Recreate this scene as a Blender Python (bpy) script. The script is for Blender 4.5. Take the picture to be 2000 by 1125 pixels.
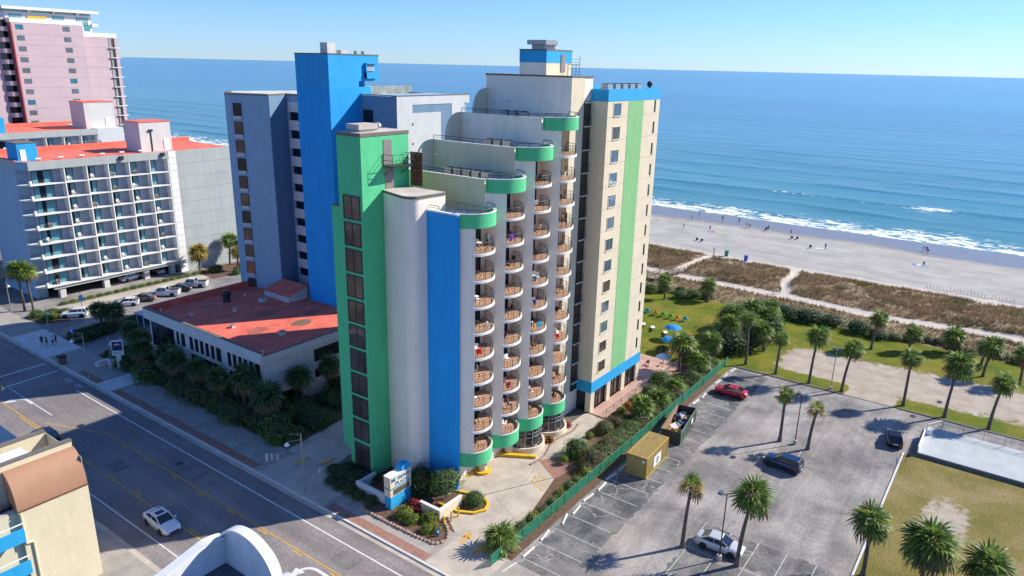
import bpy, bmesh, math, random
from mathutils import Vector, Matrix
rnd = random.Random(7)
R = math.radians
scene = bpy.context.scene
for o in list(bpy.data.objects): bpy.data.objects.remove(o)
COL = scene.collection

# ---------------------------------------------------------------- camera (world: X towards the ocean, Y along the street, metres)
CAMPOS = Vector((-75.76, -41.43, 43.4))
_f = Vector((0.77606, 0.55765, -0.29454)); _x = Vector((0.58890, -0.80791, 0.02201)); _y = Vector((-0.22569, -0.19054, -0.95539))
cam = bpy.data.cameras.new('camera'); cam.sensor_width = 36.0; cam.lens = 36.0 * 1410.0 / 2000.0
cam.clip_start = 0.5; cam.clip_end = 60000.0
camo = bpy.data.objects.new('camera', cam); COL.objects.link(camo)
M = Matrix((( _x.x, -_y.x, -_f.x, CAMPOS.x), (_x.y, -_y.y, -_f.y, CAMPOS.y), (_x.z, -_y.z, -_f.z, CAMPOS.z), (0, 0, 0, 1)))
camo.matrix_world = M
scene.camera = camo
# ---------------------------------------------------------------- sky, sun, exposure
SUN_EL = 35.5
SUN_AZ = Vector((0.819, -0.573, 0)).normalized()
world = bpy.data.worlds.new('World'); scene.world = world; world.use_nodes = True
wn = world.node_tree.nodes; wl = world.node_tree.links
bg = wn['Background']
sky = wn.new('ShaderNodeTexSky'); sky.sky_type = 'NISHITA'; sky.sun_disc = False
sky.sun_elevation = R(SUN_EL); sky.sun_rotation = math.atan2(SUN_AZ.x, SUN_AZ.y)
sky.altitude = 0; sky.air_density = 1.0; sky.dust_density = 0.0; sky.ozone_density = 6.0
# whole-sky tone: softer contrast between zenith and horizon, cool white balance
n1 = wn.new('ShaderNodeVectorMath'); n1.operation = 'SCALE'; n1.inputs['Scale'].default_value = 1/6.0
gm = wn.new('ShaderNodeGamma'); gm.inputs['Gamma'].default_value = 0.90
tint = wn.new('ShaderNodeMix'); tint.data_type = 'RGBA'; tint.blend_type = 'MULTIPLY'; tint.inputs[0].default_value = 1.0
tint.inputs[7].default_value = (2.3, 3.1, 4.5, 1)
wl.new(sky.outputs[0], n1.inputs[0]); wl.new(n1.outputs[0], gm.inputs[0]); wl.new(gm.outputs[0], tint.inputs[6])
wl.new(tint.outputs[2], bg.inputs[0]); bg.inputs[1].default_value = 0.15
sl = bpy.data.lights.new('sun', 'SUN'); sl.energy = 4.6; sl.angle = R(0.5); sl.color = (1.0, 0.93, 0.81)
so = bpy.data.objects.new('sun', sl); COL.objects.link(so)
sd = Vector((SUN_AZ.x * math.cos(R(SUN_EL)), SUN_AZ.y * math.cos(R(SUN_EL)), math.sin(R(SUN_EL))))
so.rotation_euler = sd.to_track_quat('Z', 'Y').to_euler(); so.location = (0, 0, 120)
vs = scene.view_settings; vs.view_transform = 'Standard'; vs.look = 'None'; vs.gamma = 1.0; vs.use_curve_mapping = False
vs.exposure = 0.68
scene.render.engine = 'CYCLES'

# ---------------------------------------------------------------- helpers
def lin(r, g=None, b=None):
    if g is None: g = b = r
    def c(v):
        v /= 255.0
        return v / 12.92 if v <= 0.04045 else ((v + 0.055) / 1.055) ** 2.4
    return (c(r), c(g), c(b))

MATS = {}
def mat(name, col, rough=0.75, var=0.10, scale=1.2, bump=0.0, bscale=None, metal=0.0, spec=0.4, detail=6, col2=None, alpha=1.0, coat=0.0, streak=0.0, fine=0.05):
    if name in MATS: return MATS[name]
    m = bpy.data.materials.new(name); m.use_nodes = True
    nt = m.node_tree; n = nt.nodes; l = nt.links; b = n['Principled BSDF']
    b.inputs['Roughness'].default_value = rough; b.inputs['Metallic'].default_value = metal
    b.inputs['Specular IOR Level'].default_value = spec
    if coat: b.inputs['Coat Weight'].default_value = coat; b.inputs['Coat Roughness'].default_value = 0.08
    geo = n.new('ShaderNodeNewGeometry')
    c1 = [max(0.0, x * (1 - var)) for x in col]; c2 = [min(1.0, x * (1 + var)) for x in (col2 or col)]
    if var > 0:
        nz = n.new('ShaderNodeTexNoise'); nz.inputs['Scale'].default_value = scale; nz.inputs['Detail'].default_value = detail
        nz.inputs['Roughness'].default_value = 0.6
        l.new(geo.outputs['Position'], nz.inputs['Vector'])
        rp = n.new('ShaderNodeValToRGB'); rp.color_ramp.elements[0].position = 0.3; rp.color_ramp.elements[1].position = 0.7
        rp.color_ramp.elements[0].color = (*c1, 1); rp.color_ramp.elements[1].color = (*c2, 1)
        l.new(nz.outputs['Fac'], rp.inputs['Fac'])
        out = rp.outputs['Color']
        if fine > 0:
            n2 = n.new('ShaderNodeTexNoise'); n2.inputs['Scale'].default_value = scale * 14; n2.inputs['Detail'].default_value = 2
            l.new(geo.outputs['Position'], n2.inputs['Vector'])
            mr = n.new('ShaderNodeMapRange'); mr.inputs['From Min'].default_value = 0.3; mr.inputs['From Max'].default_value = 0.7
            mr.inputs['To Min'].default_value = 1 - fine; mr.inputs['To Max'].default_value = 1 + fine
            l.new(n2.outputs['Fac'], mr.inputs['Value'])
            mx = n.new('ShaderNodeMix'); mx.data_type = 'RGBA'; mx.blend_type = 'MULTIPLY'; mx.inputs[0].default_value = 1
            l.new(out, mx.inputs[6]); l.new(mr.outputs[0], mx.inputs[7]); out = mx.outputs[2]
        if streak > 0:      # rain streaks and grime running down a wall
            mp = n.new('ShaderNodeMapping'); mp.inputs['Scale'].default_value = (1.7, 1.7, 0.09)
            l.new(geo.outputs['Position'], mp.inputs['Vector'])
            n3 = n.new('ShaderNodeTexNoise'); n3.inputs['Scale'].default_value = 1.0; n3.inputs['Detail'].default_value = 8
            l.new(mp.outputs[0], n3.inputs['Vector'])
            m3 = n.new('ShaderNodeMapRange'); m3.inputs['From Min'].default_value = 0.45; m3.inputs['From Max'].default_value = 0.75
            m3.inputs['To Min'].default_value = 1.0; m3.inputs['To Max'].default_value = 1 - streak
            l.new(n3.outputs['Fac'], m3.inputs['Value'])
            mx = n.new('ShaderNodeMix'); mx.data_type = 'RGBA'; mx.blend_type = 'MULTIPLY'; mx.inputs[0].default_value = 1
            l.new(out, mx.inputs[6]); l.new(m3.outputs[0], mx.inputs[7]); out = mx.outputs[2]
        l.new(out, b.inputs['Base Color'])
    else:
        b.inputs['Base Color'].default_value = (*col, 1)
    if bump > 0:
        nb = n.new('ShaderNodeTexNoise'); nb.inputs['Scale'].default_value = bscale or scale * 10; nb.inputs['Detail'].default_value = 4
        l.new(geo.outputs['Position'], nb.inputs['Vector'])
        bp = n.new('ShaderNodeBump'); bp.inputs['Strength'].default_value = bump; bp.inputs['Distance'].default_value = 0.05
        l.new(nb.outputs['Fac'], bp.inputs['Height']); l.new(bp.outputs[0], b.inputs['Normal'])
    if alpha < 1: b.inputs['Alpha'].default_value = alpha
    MATS[name] = m
    return m

def leafmat(name, col, var=0.35, trans=0.35):
    if name in MATS: return MATS[name]
    m = bpy.data.materials.new(name); m.use_nodes = True
    nt = m.node_tree; n = nt.nodes; l = nt.links; b = n['Principled BSDF']
    geo = n.new('ShaderNodeNewGeometry')
    rp = n.new('ShaderNodeValToRGB')
    rp.color_ramp.elements[0].color = (*[c * (1 - var) for c in col], 1); rp.color_ramp.elements[1].color = (*[min(1, c * (1 + var)) for c in col], 1)
    l.new(geo.outputs['Random Per Island'], rp.inputs['Fac']); l.new(rp.outputs[0], b.inputs['Base Color'])
    b.inputs['Roughness'].default_value = 0.5; b.inputs['Specular IOR Level'].default_value = 0.35
    tr = n.new('ShaderNodeBsdfTranslucent'); l.new(rp.outputs[0], tr.inputs['Color'])
    mx = n.new('ShaderNodeMixShader'); mx.inputs[0].default_value = trans
    l.new(b.outputs[0], mx.inputs[1]); l.new(tr.outputs[0], mx.inputs[2]); l.new(mx.outputs[0], n['Material Output'].inputs['Surface'])
    MATS[name] = m
    return m

class MB:
    def __init__(s): s.v = []; s.f = []; s.m = []
    def add(s, vs, fs, m=0):
        k = len(s.v); s.v.extend([tuple(p) for p in vs]); s.f.extend([tuple(i + k for i in f) for f in fs]); s.m.extend([m] * len(fs)); return s
    def quad(s, a, b, c, d, m=0): return s.add([a, b, c, d], [(0, 1, 2, 3)], m)
    def box(s, x0, x1, y0, y1, z0, z1, m=0):
        x0, x1 = min(x0, x1), max(x0, x1); y0, y1 = min(y0, y1), max(y0, y1); z0, z1 = min(z0, z1), max(z0, z1)
        return s.add([(x0,y0,z0),(x1,y0,z0),(x1,y1,z0),(x0,y1,z0),(x0,y0,z1),(x1,y0,z1),(x1,y1,z1),(x0,y1,z1)],
                     [(0,3,2,1),(4,5,6,7),(0,1,5,4),(1,2,6,5),(2,3,7,6),(3,0,4,7)], m)
    def prism(s, poly, z0, z1, m=0, mt=None, cap=True):
        n = len(poly); a = sum(poly[i][0]*poly[(i+1)%n][1]-poly[(i+1)%n][0]*poly[i][1] for i in range(n))
        if a < 0: poly = poly[::-1]
        vs = [(p[0], p[1], z0) for p in poly] + [(p[0], p[1], z1) for p in poly]
        s.add(vs, [(i, (i+1) % n, n+(i+1) % n, n+i) for i in range(n)], m)
        if cap: s.add(vs, [tuple(range(n, 2*n)), tuple(range(n-1, -1, -1))], m if mt is None else mt)
        return s
    def ext(s, poly, vec, m=0):
        n = len(poly); vs = [tuple(p) for p in poly] + [tuple(Vector(p) + Vector(vec)) for p in poly]
        return s.add(vs, [(i, n+i, n+(i+1) % n, (i+1) % n) for i in range(n)] + [tuple(range(n)), tuple(range(2*n-1, n-1, -1))], m)
    def strip(s, a, b, m=0):
        n = len(a); s.add(list(a) + list(b), [(i, i+1, n+i+1, n+i) for i in range(n-1)], m); return s
    def cyl(s, p0, p1, r0, r1=None, n=8, m=0, cap=True):
        r1 = r0 if r1 is None else r1; p0 = Vector(p0); p1 = Vector(p1); d = (p1 - p0)
        if d.length < 1e-6: return s
        d.normalize(); u = d.orthogonal().normalized(); w = d.cross(u)
        vs = [tuple(p0 + (u*math.cos(2*math.pi*i/n) + w*math.sin(2*math.pi*i/n))*r0) for i in range(n)] + \
             [tuple(p1 + (u*math.cos(2*math.pi*i/n) + w*math.sin(2*math.pi*i/n))*r1) for i in range(n)]
        s.add(vs, [(i, (i+1) % n, n+(i+1) % n, n+i) for i in range(n)], m)
        if cap: s.add(vs, [tuple(range(n-1, -1, -1)), tuple(range(n, 2*n))], m)
        return s
    def tube(s, pts, r, n=6, m=0):
        for a, b in zip(pts[:-1], pts[1:]): s.cyl(a, b, r, r, n, m)
        return s
    def ball(s, c, rx, ry=None, rz=None, m=0, nu=10, nv=6):
        ry = ry or rx; rz = rz or rx; vs = []; fs = []
        for j in range(nv + 1):
            t = math.pi * j / nv
            for i in range(nu):
                a = 2*math.pi*i/nu
                vs.append((c[0]+rx*math.sin(t)*math.cos(a), c[1]+ry*math.sin(t)*math.sin(a), c[2]+rz*math.cos(t)))
        for j in range(nv):
            for i in range(nu): fs.append((j*nu+i, (j+1)*nu+i, (j+1)*nu+(i+1) % nu, j*nu+(i+1) % nu))
        return s.add(vs, fs, m)
    def mesh(s, name, mats, smooth=False):
        me = bpy.data.meshes.new(name); me.from_pydata(s.v, [], s.f)
        for m in (mats if isinstance(mats, (list, tuple)) else [mats]): me.materials.append(m)
        me.polygons.foreach_set('material_index', s.m)
        if smooth: me.polygons.foreach_set('use_smooth', [True]*len(s.f))
        me.update(); return me
    def obj(s, name, mats, parent=None, smooth=False, loc=None, rz=0.0):
        return ob(name, s.mesh(name, mats, smooth), parent, loc, rz)

def ob(name, data, parent=None, loc=None, rz=0.0, scale=None):
    o = bpy.data.objects.new(name, data); COL.objects.link(o)
    if parent is not None: o.parent = parent
    if loc is not None: o.location = loc
    if rz: o.rotation_euler[2] = rz
    if scale is not None: o.scale = scale if isinstance(scale, (tuple, list)) else (scale,)*3
    return o
def tag(o, label, cat, group=None, kind=None):
    if label: o['label'] = label
    if cat: o['category'] = cat
    if group: o['group'] = group
    if kind: o['kind'] = kind
    return o
def thing(name, label, cat, loc=(0, 0, 0), rz=0.0, group=None):
    o = bpy.data.objects.new(name, None); COL.objects.link(o); o.location = loc; o.rotation_euler[2] = rz; o.empty_display_size = 0.3
    return tag(o, label, cat, group)
def dup(root, loc=None, rz=None, label=None, group=None, scale=None):
    r = root.copy(); COL.objects.link(r)
    if loc is not None: r.location = loc
    if rz is not None: r.rotation_euler[2] = rz
    if scale is not None: r.scale = (scale,)*3 if not isinstance(scale, (tuple, list)) else scale
    if label: r['label'] = label
    if group: r['group'] = group
    for ch in list(root.children):
        c = ch.copy(); COL.objects.link(c); c.parent = r
        for g in ch.children:
            d = g.copy(); COL.objects.link(d); d.parent = c
    return r
def struct(name, mb, mats, parent=None, smooth=False):
    o = mb.obj(name, mats, parent, smooth)
    if parent is None: o['kind'] = 'structure'
    return o
def part(name, parent, mats, *boxes, smooth=False):
    b = MB()
    for q in boxes: b.box(*q)
    return b.obj(name, mats, parent, smooth)
def arc(cx, cy, r, a0, a1, n, ry=None):
    ry = ry or r
    return [(cx + r*math.cos(R(a0+(a1-a0)*i/n)), cy + ry*math.sin(R(a0+(a1-a0)*i/n))) for i in range(n+1)]
def ringwall(mb, path, t, z0, z1, m=0):
    """wall of thickness t along an open plan path (outer face on the path, thickness to the left of it)"""
    n = len(path); inn = []
    for i in range(n):
        a = Vector(path[max(0, i-1)]); b = Vector(path[min(n-1, i+1)]); d = (b-a).normalized(); nn = Vector((-d.y, d.x))
        inn.append((path[i][0]+nn.x*t, path[i][1]+nn.y*t))
    vs = []
    for (p, q) in zip(path, inn): vs += [(p[0],p[1],z0),(p[0],p[1],z1),(q[0],q[1],z1),(q[0],q[1],z0)]
    fs = []
    for i in range(n-1):
        k = 4*i
        for j in range(4): fs.append((k+j, k+4+j, k+4+(j+1) % 4, k+(j+1) % 4))
    fs += [(3,2,1,0), (4*n-4, 4*n-3, 4*n-2, 4*n-1)]
    return mb.add(vs, fs, m)
# ---------------------------------------------------------------- materials
cream = mat('cream_stucco', (0.66, 0.58, 0.43), 0.85, 0.05, 0.35, 0.25, 9, streak=0.10)
shade_cream = mat('shade_lifted_cream', (0.84, 0.76, 0.64), 0.85, 0.05, 0.4, 0.25, 9, streak=0.08)  # paler copy of the cream paint, brightened in colour to lift shaded walls
lime = mat('lime_bounce_stucco', (0.60, 0.58, 0.36), 0.85, 0.05, 0.4, 0.2, 9, streak=0.08)  # wall paint with yellow-lime bounced light put into its colour
blue_p = mat('blue_stucco', (0.012, 0.33, 0.74), 0.8, 0.07, 0.4, 0.2, 9, streak=0.12)
sky_p = mat('sky_blue_stucco', (0.02, 0.34, 0.66), 0.8, 0.07, 0.4, 0.2, 9, streak=0.10)
green_p = mat('green_stucco', (0.09, 0.53, 0.24), 0.8, 0.07, 0.4, 0.2, 9, streak=0.10)
mint_p = mat('mint_green_stucco', (0.21, 0.46, 0.20), 0.8, 0.06, 0.4, 0.2, 9, streak=0.08)
white_p = mat('white_paint', (0.76, 0.75, 0.72), 0.6, 0.05, 0.8)
tile_tan = mat('tan_balcony_tile', (0.50, 0.30, 0.19), 0.7, 0.12, 3.0)
dark_metal = mat('bronze_metal', (0.035, 0.03, 0.028), 0.45, 0.1, 2)
grey_metal = mat('galvanised_metal', (0.35, 0.36, 0.37), 0.45, 0.12, 2, metal=0.5)
flash = mat('roof_flashing', (0.16, 0.14, 0.12), 0.7, 0.12, 1)
roof_grey = mat('flat_roof_membrane', (0.50, 0.45, 0.40), 0.9, 0.2, 0.5, 0.2)
roof_tan = mat('roof_pale', (0.62, 0.56, 0.48), 0.9, 0.2, 0.6, 0.2)
red_roof = mat('red_roof_coating', (0.70, 0.14, 0.085), 0.75, 0.16, 0.45, 0.15, streak=0.0, col2=(0.72, 0.17, 0.12))
door_grey = mat('grey_door', (0.25, 0.21, 0.21), 0.5, 0.05, 1)
glass_dark = mat('dark_glass', (0.012, 0.016, 0.020), 0.06, 0.3, 0.6, spec=0.7, fine=0)
glass_blue = mat('sky_reflecting_glass', (0.10, 0.17, 0.22), 0.05, 0.3, 0.5, spec=1.0, metal=0.35, fine=0)
glass_teal = mat('teal_curtained_glass', (0.03, 0.17, 0.22), 0.12, 0.4, 0.8, spec=0.7, fine=0)
glass_brown = mat('bronze_glass', (0.16, 0.13, 0.115), 0.05, 0.5, 0.35, spec=0.8, metal=0.6, fine=0)
curtain = mat('curtain', (0.35, 0.34, 0.32), 0.9, 0.25, 2.0)
wine_int = mat('dim_interior', (0.06, 0.05, 0.045), 0.9, 0.4, 0.7)
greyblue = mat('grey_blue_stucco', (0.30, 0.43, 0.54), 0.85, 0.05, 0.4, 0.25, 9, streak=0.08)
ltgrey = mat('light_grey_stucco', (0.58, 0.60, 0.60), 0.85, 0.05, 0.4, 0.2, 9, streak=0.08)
shade_blue = mat('shaded_wing_stucco', (0.15, 0.26, 0.38), 0.85, 0.05, 0.4, 0.2, 9, streak=0.08)  # darker blue for wing faces turned from the sun, shade in the colour
pink_p = mat('pink_stucco', (0.53, 0.41, 0.43), 0.85, 0.05, 0.3, 0.2, 6, streak=0.06)
pink_d = mat('rose_red_trim', (0.50, 0.12, 0.12), 0.85, 0.05, 0.3)
yellow_paint = mat('yellow_paint', (0.72, 0.45, 0.02), 0.6, 0.12, 1.5)
yellow_road = mat('yellow_road_paint', (0.62, 0.33, 0.03), 0.7, 0.22, 2.5)
white_road = mat('white_road_paint', (0.62, 0.62, 0.60), 0.7, 0.15, 2.5)
worn_line = mat('worn_white_line', (0.42, 0.40, 0.37), 0.8, 0.3, 2.5)
concrete = mat('concrete', (0.44, 0.385, 0.32), 0.9, 0.2, 0.5, 0.2)
concrete_w = mat('pale_concrete', (0.58, 0.57, 0.54), 0.85, 0.12, 0.8, 0.15)
brickpave = mat('brick_paving', (0.30, 0.16, 0.12), 0.9, 0.22, 2.2, 0.3, 14)
paverpink = mat('pink_pavers', (0.46, 0.29, 0.23), 0.9, 0.2, 2.2, 0.3, 12)
mulch = mat('red_brown_mulch', (0.13, 0.075, 0.05), 0.95, 0.35, 3.0, 0.6, 20)
stone_m = mat('pink_border_stone', (0.42, 0.30, 0.23), 0.9, 0.25, 3.0, 0.4, 14)
trunk_m = mat('palm_trunk', (0.13, 0.105, 0.085), 0.95, 0.3, 3.0, 0.6, 20)
bark_m = mat('bark', (0.10, 0.075, 0.055), 0.95, 0.3, 3.0, 0.5, 20)
wood_m = mat('weathered_wood', (0.26, 0.21, 0.17), 0.9, 0.2, 3.0)
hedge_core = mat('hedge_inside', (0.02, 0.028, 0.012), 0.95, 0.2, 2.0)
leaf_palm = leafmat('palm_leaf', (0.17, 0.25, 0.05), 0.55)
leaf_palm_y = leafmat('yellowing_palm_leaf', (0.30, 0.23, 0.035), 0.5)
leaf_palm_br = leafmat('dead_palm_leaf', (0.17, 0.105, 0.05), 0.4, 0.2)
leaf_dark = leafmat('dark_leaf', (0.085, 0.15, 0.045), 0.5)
leaf_mid = leafmat('mid_green_leaf', (0.13, 0.235, 0.045), 0.5)
leaf_olive = leafmat('olive_leaf', (0.17, 0.20, 0.06), 0.5)
leaf_lime = leafmat('yellow_green_leaf', (0.24, 0.30, 0.02), 0.5)
leaf_brown = leafmat('russet_leaf', (0.20, 0.14, 0.065), 0.5)
leaf_red = leafmat('red_leaf', (0.50, 0.03, 0.05), 0.5)
leaf_orange = leafmat('orange_leaf', (0.55, 0.20, 0.02), 0.5)
dune_blade = leafmat('dry_dune_grass', (0.33, 0.225, 0.125), 0.6, 0.3)
dune_olive = leafmat('olive_dune_grass', (0.20, 0.175, 0.07), 0.5, 0.3)
tyre_m = mat('tyre_rubber', (0.015, 0.015, 0.015), 0.85, 0.1, 5)
rim_m = mat('alloy_rim', (0.5, 0.5, 0.52), 0.3, 0.05, 5, metal=0.8)
lamp_red = mat('tail_lamp_red', (0.5, 0.01, 0.01), 0.25, 0.1, 3)
lamp_clear = mat('head_lamp_clear', (0.75, 0.78, 0.8), 0.15, 0.05, 3)
car_glass = mat('car_glass', (0.012, 0.018, 0.024), 0.05, 0.2, 2, spec=0.8, fine=0)
black_m = mat('black_plastic', (0.02, 0.02, 0.022), 0.5, 0.1, 3)
def paint(name, col): return mat('paint_' + name, col, 0.25, 0.04, 1.5, coat=0.6, metal=0.15)
# ---------------------------------------------------------------- ground, beach, sea
from mathutils import noise as mnoise
def nz(x, y, s=1.0, o=0.0): return mnoise.noise(Vector((x*s+o, y*s-o, o*1.7)))
def lerp(a, b, t): return a+(b-a)*t
def sm(e0, e1, x):
    t = min(1, max(0, (x-e0)/(e1-e0))); return t*t*(3-2*t)

def nodemat(name):
    m = bpy.data.materials.new(name); m.use_nodes = True; MATS[name] = m
    nt = m.node_tree
    return m, nt.nodes, nt.links, nt.nodes['Principled BSDF']
def n_noise(n, l, vec, scale, detail=5, rough=0.55, dist=0.0):
    t = n.new('ShaderNodeTexNoise'); t.inputs['Scale'].default_value = scale; t.inputs['Detail'].default_value = detail
    t.inputs['Roughness'].default_value = rough; t.inputs['Distortion'].default_value = dist
    l.new(vec, t.inputs['Vector']); return t.outputs['Fac']
def n_range(n, l, v, a, b, c=0.0, d=1.0):
    t = n.new('ShaderNodeMapRange'); t.inputs['From Min'].default_value = a; t.inputs['From Max'].default_value = b
    t.inputs['To Min'].default_value = c; t.inputs['To Max'].default_value = d
    l.new(v, t.inputs['Value']); return t.outputs[0]
def n_mix(n, l, fac, a, b, mode='MIX'):
    t = n.new('ShaderNodeMix'); t.data_type = 'RGBA'; t.blend_type = mode
    for sock, v in ((t.inputs[0], fac), (t.inputs[6], a), (t.inputs[7], b)):
        if isinstance(v, (int, float)): sock.default_value = v
        elif isinstance(v, tuple): sock.default_value = (*v, 1)
        else: l.new(v, sock)
    return t.outputs[2]
def n_math(n, l, op, a, b=None):
    t = n.new('ShaderNodeMath'); t.operation = op
    for i, v in enumerate((a, b)):
        if v is None: continue
        if isinstance(v, (int, float)): t.inputs[i].default_value = v
        else: l.new(v, t.inputs[i])
    return t.outputs[0]
def n_bump(n, l, b, h, strength=0.4, dist=0.05):
    t = n.new('ShaderNodeBump'); t.inputs['Strength'].default_value = strength; t.inputs['Distance'].default_value = dist
    l.new(h, t.inputs['Height']); l.new(t.outputs[0], b.inputs['Normal'])
def n_map(n, l, v, scale):
    t = n.new('ShaderNodeMapping'); t.inputs['Scale'].default_value = scale; l.new(v, t.inputs['Vector']); return t.outputs[0]

def asphalt(name, base, worn, wscale, crack=0.0, lanes=False, patch=0.5):
    m, n, l, b = nodemat(name)
    g = n.new('ShaderNodeNewGeometry').outputs['Position']
    big = n_range(n, l, n_noise(n, l, g, wscale, 7, 0.62, 0.4), 0.40, 0.62)
    c = n_mix(n, l, big, base, worn)
    fine = n_range(n, l, n_noise(n, l, g, 3.2, 6, 0.8), 0.32, 0.68, 0.66, 1.32)
    c = n_mix(n, l, 1.0, c, fine, 'MULTIPLY')
    streaks = n_range(n, l, n_noise(n, l, n_map(n, l, g, (0.06, 0.9, 1) if not lanes else (0.55, 0.02, 1)), 1.0, 5), 0.40, 0.65, 0.86, 1.10)
    c = n_mix(n, l, 1.0, c, streaks, 'MULTIPLY')
    blot = n_range(n, l, n_noise(n, l, g, 0.55, 6, 0.7, 0.8), 0.60, 0.72)
    c = n_mix(n, l, n_math(n, l, 'MULTIPLY', blot, 0.35), c, tuple(x*0.55 for x in base))
    if not lanes: c = n_mix(n, l, n_math(n, l, 'MULTIPLY', n_range(n, l, n_noise(n, l, n_map(n, l, g, (0.05, 0.16, 1)), 1.0, 7, 0.7, 1.0), 0.50, 0.68), 0.35), c, (0.46, 0.40, 0.34))
    if crack > 0:
        v = n.new('ShaderNodeTexVoronoi'); v.feature = 'DISTANCE_TO_EDGE'; v.inputs['Scale'].default_value = 0.42
        dn = n.new('ShaderNodeTexNoise'); dn.inputs['Scale'].default_value = 1.6; dn.inputs['Detail'].default_value = 4; l.new(g, dn.inputs['Vector'])
        av = n.new('ShaderNodeVectorMath'); av.operation = 'ADD'; l.new(g, av.inputs[0]); l.new(dn.outputs['Color'], av.inputs[1]); l.new(av.outputs[0], v.inputs['Vector'])
        line = n_range(n, l, v.outputs['Distance'], 0.004, 0.018, 1.0, 0.0)
        msk = n_range(n, l, n_noise(n, l, g, 0.22, 3), 0.48, 0.60)
        f = n_math(n, l, 'MULTIPLY', n_math(n, l, 'MULTIPLY', line, msk), crack)
        c = n_mix(n, l, f, c, (0.50, 0.46, 0.42))
    l.new(c, b.inputs['Base Color']); b.inputs['Roughness'].default_value = 0.88; b.inputs['Specular IOR Level'].default_value = 0.3
    n_bump(n, l, b, n_noise(n, l, g, 14, 3), 0.35, 0.03)
    return m
m_road = asphalt('road_asphalt', (0.195, 0.176, 0.170), (0.265, 0.238, 0.226), 0.10, lanes=True)
m_lot = asphalt('worn_lot_asphalt', (0.165, 0.156, 0.150), (0.345, 0.32, 0.30), 0.12, crack=0.35)
m_stall = asphalt('sealed_stall_asphalt', (0.085, 0.087, 0.09), (0.20, 0.195, 0.19), 0.30, crack=0.75)
m_far = asphalt('inland_ground', (0.12, 0.11, 0.09), (0.22, 0.20, 0.16), 0.06)

# sand of the beach: dry, then wet towards the water
m_sand, n, l, b = nodemat('beach_sand')
g = n.new('ShaderNodeNewGeometry').outputs['Position']
sx = n.new('ShaderNodeSeparateXYZ'); l.new(g, sx.inputs[0])
wob = n_range(n, l, n_noise(n, l, n_map(n, l, g, (0.03, 0.03, 1)), 1.0, 3), 0.3, 0.7, -3.0, 3.0)
xw = n_math(n, l, 'ADD', sx.outputs[0], wob)
wet = n_range(n, l, xw, 129.5, 135.5)
rip = n_range(n, l, n_noise(n, l, n_map(n, l, g, (0.9, 0.06, 1)), 1.0, 5), 0.35, 0.65, 0.86, 1.10)
dry = n_mix(n, l, n_range(n, l, n_noise(n, l, g, 0.15, 6), 0.35, 0.65), (0.32, 0.305, 0.28), (0.40, 0.385, 0.35))
dry = n_mix(n, l, 1.0, dry, rip, 'MULTIPLY')
c = n_mix(n, l, wet, dry, (0.20, 0.175, 0.155))
l.new(c, b.inputs['Base Color']); l.new(n_range(n, l, wet, 0, 1, 0.95, 0.22), b.inputs['Roughness'])
n_bump(n, l, b, n_noise(n, l, g, 2.2, 5, 0.7), 0.5, 0.12)

# lawn with sandy and dry patches (painted per vertex where the ground is bare)
def lawnmat(name, ga, gb, dryc):
    m, n, l, b = nodemat(name)
    g = n.new('ShaderNodeNewGeometry').outputs['Position']
    at = n.new('ShaderNodeAttribute'); at.attribute_name = 'bare'
    base = n_mix(n, l, n_range(n, l, n_noise(n, l, g, 0.22, 6), 0.35, 0.65), ga, gb)
    base = n_mix(n, l, n_range(n, l, n_noise(n, l, g, 0.12, 5, 0.6, 0.5), 0.50, 0.72), base, dryc)
    base = n_mix(n, l, 1.0, base, n_range(n, l, n_noise(n, l, g, 4.5, 6, 0.8), 0.32, 0.68, 0.55, 1.4), 'MULTIPLY')
    sand = n_mix(n, l, n_range(n, l, n_noise(n, l, g, 0.5, 6), 0.35, 0.65), (0.46, 0.40, 0.33), (0.36, 0.30, 0.24))
    nn = n_range(n, l, n_noise(n, l, g, 0.8, 6, 0.65), 0.25, 0.75, -0.35, 0.35)
    f = n_range(n, l, n_math(n, l, 'ADD', at.outputs['Fac'], nn), 0.38, 0.62)
    c = n_mix(n, l, f, base, sand)
    l.new(c, b.inputs['Base Color']); b.inputs['Roughness'].default_value = 0.95; b.inputs['Specular IOR Level'].default_value = 0.1
    n_bump(n, l, b, n_noise(n, l, g, 9, 4, 0.7), 0.8, 0.08)
    return m
m_lawn = lawnmat('lawn', (0.085, 0.13, 0.014), (0.18, 0.185, 0.02), (0.24, 0.19, 0.04))
m_dry = lawnmat('dry_lawn', (0.16, 0.145, 0.04), (0.25, 0.20, 0.075), (0.31, 0.24, 0.13))
m_dune, n, l, b = nodemat('dune_ground')
g = n.new('ShaderNodeNewGeometry').outputs['Position']
at = n.new('ShaderNodeAttribute'); at.attribute_name = 'bare'
nn = n_range(n, l, n_noise(n, l, g, 0.5, 6, 0.65), 0.25, 0.75, -0.4, 0.4)
f = n_range(n, l, n_math(n, l, 'ADD', at.outputs['Fac'], nn), 0.40, 0.60)
c = n_mix(n, l, f, n_mix(n, l, n_range(n, l, n_noise(n, l, g, 1.5, 6), 0.35, 0.65), (0.20, 0.14, 0.075), (0.32, 0.235, 0.14)), (0.55, 0.49, 0.42))
l.new(c, b.inputs['Base Color']); b.inputs['Roughness'].default_value = 0.95
n_bump(n, l, b, n_noise(n, l, g, 4, 5, 0.7), 0.8, 0.15)

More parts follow.
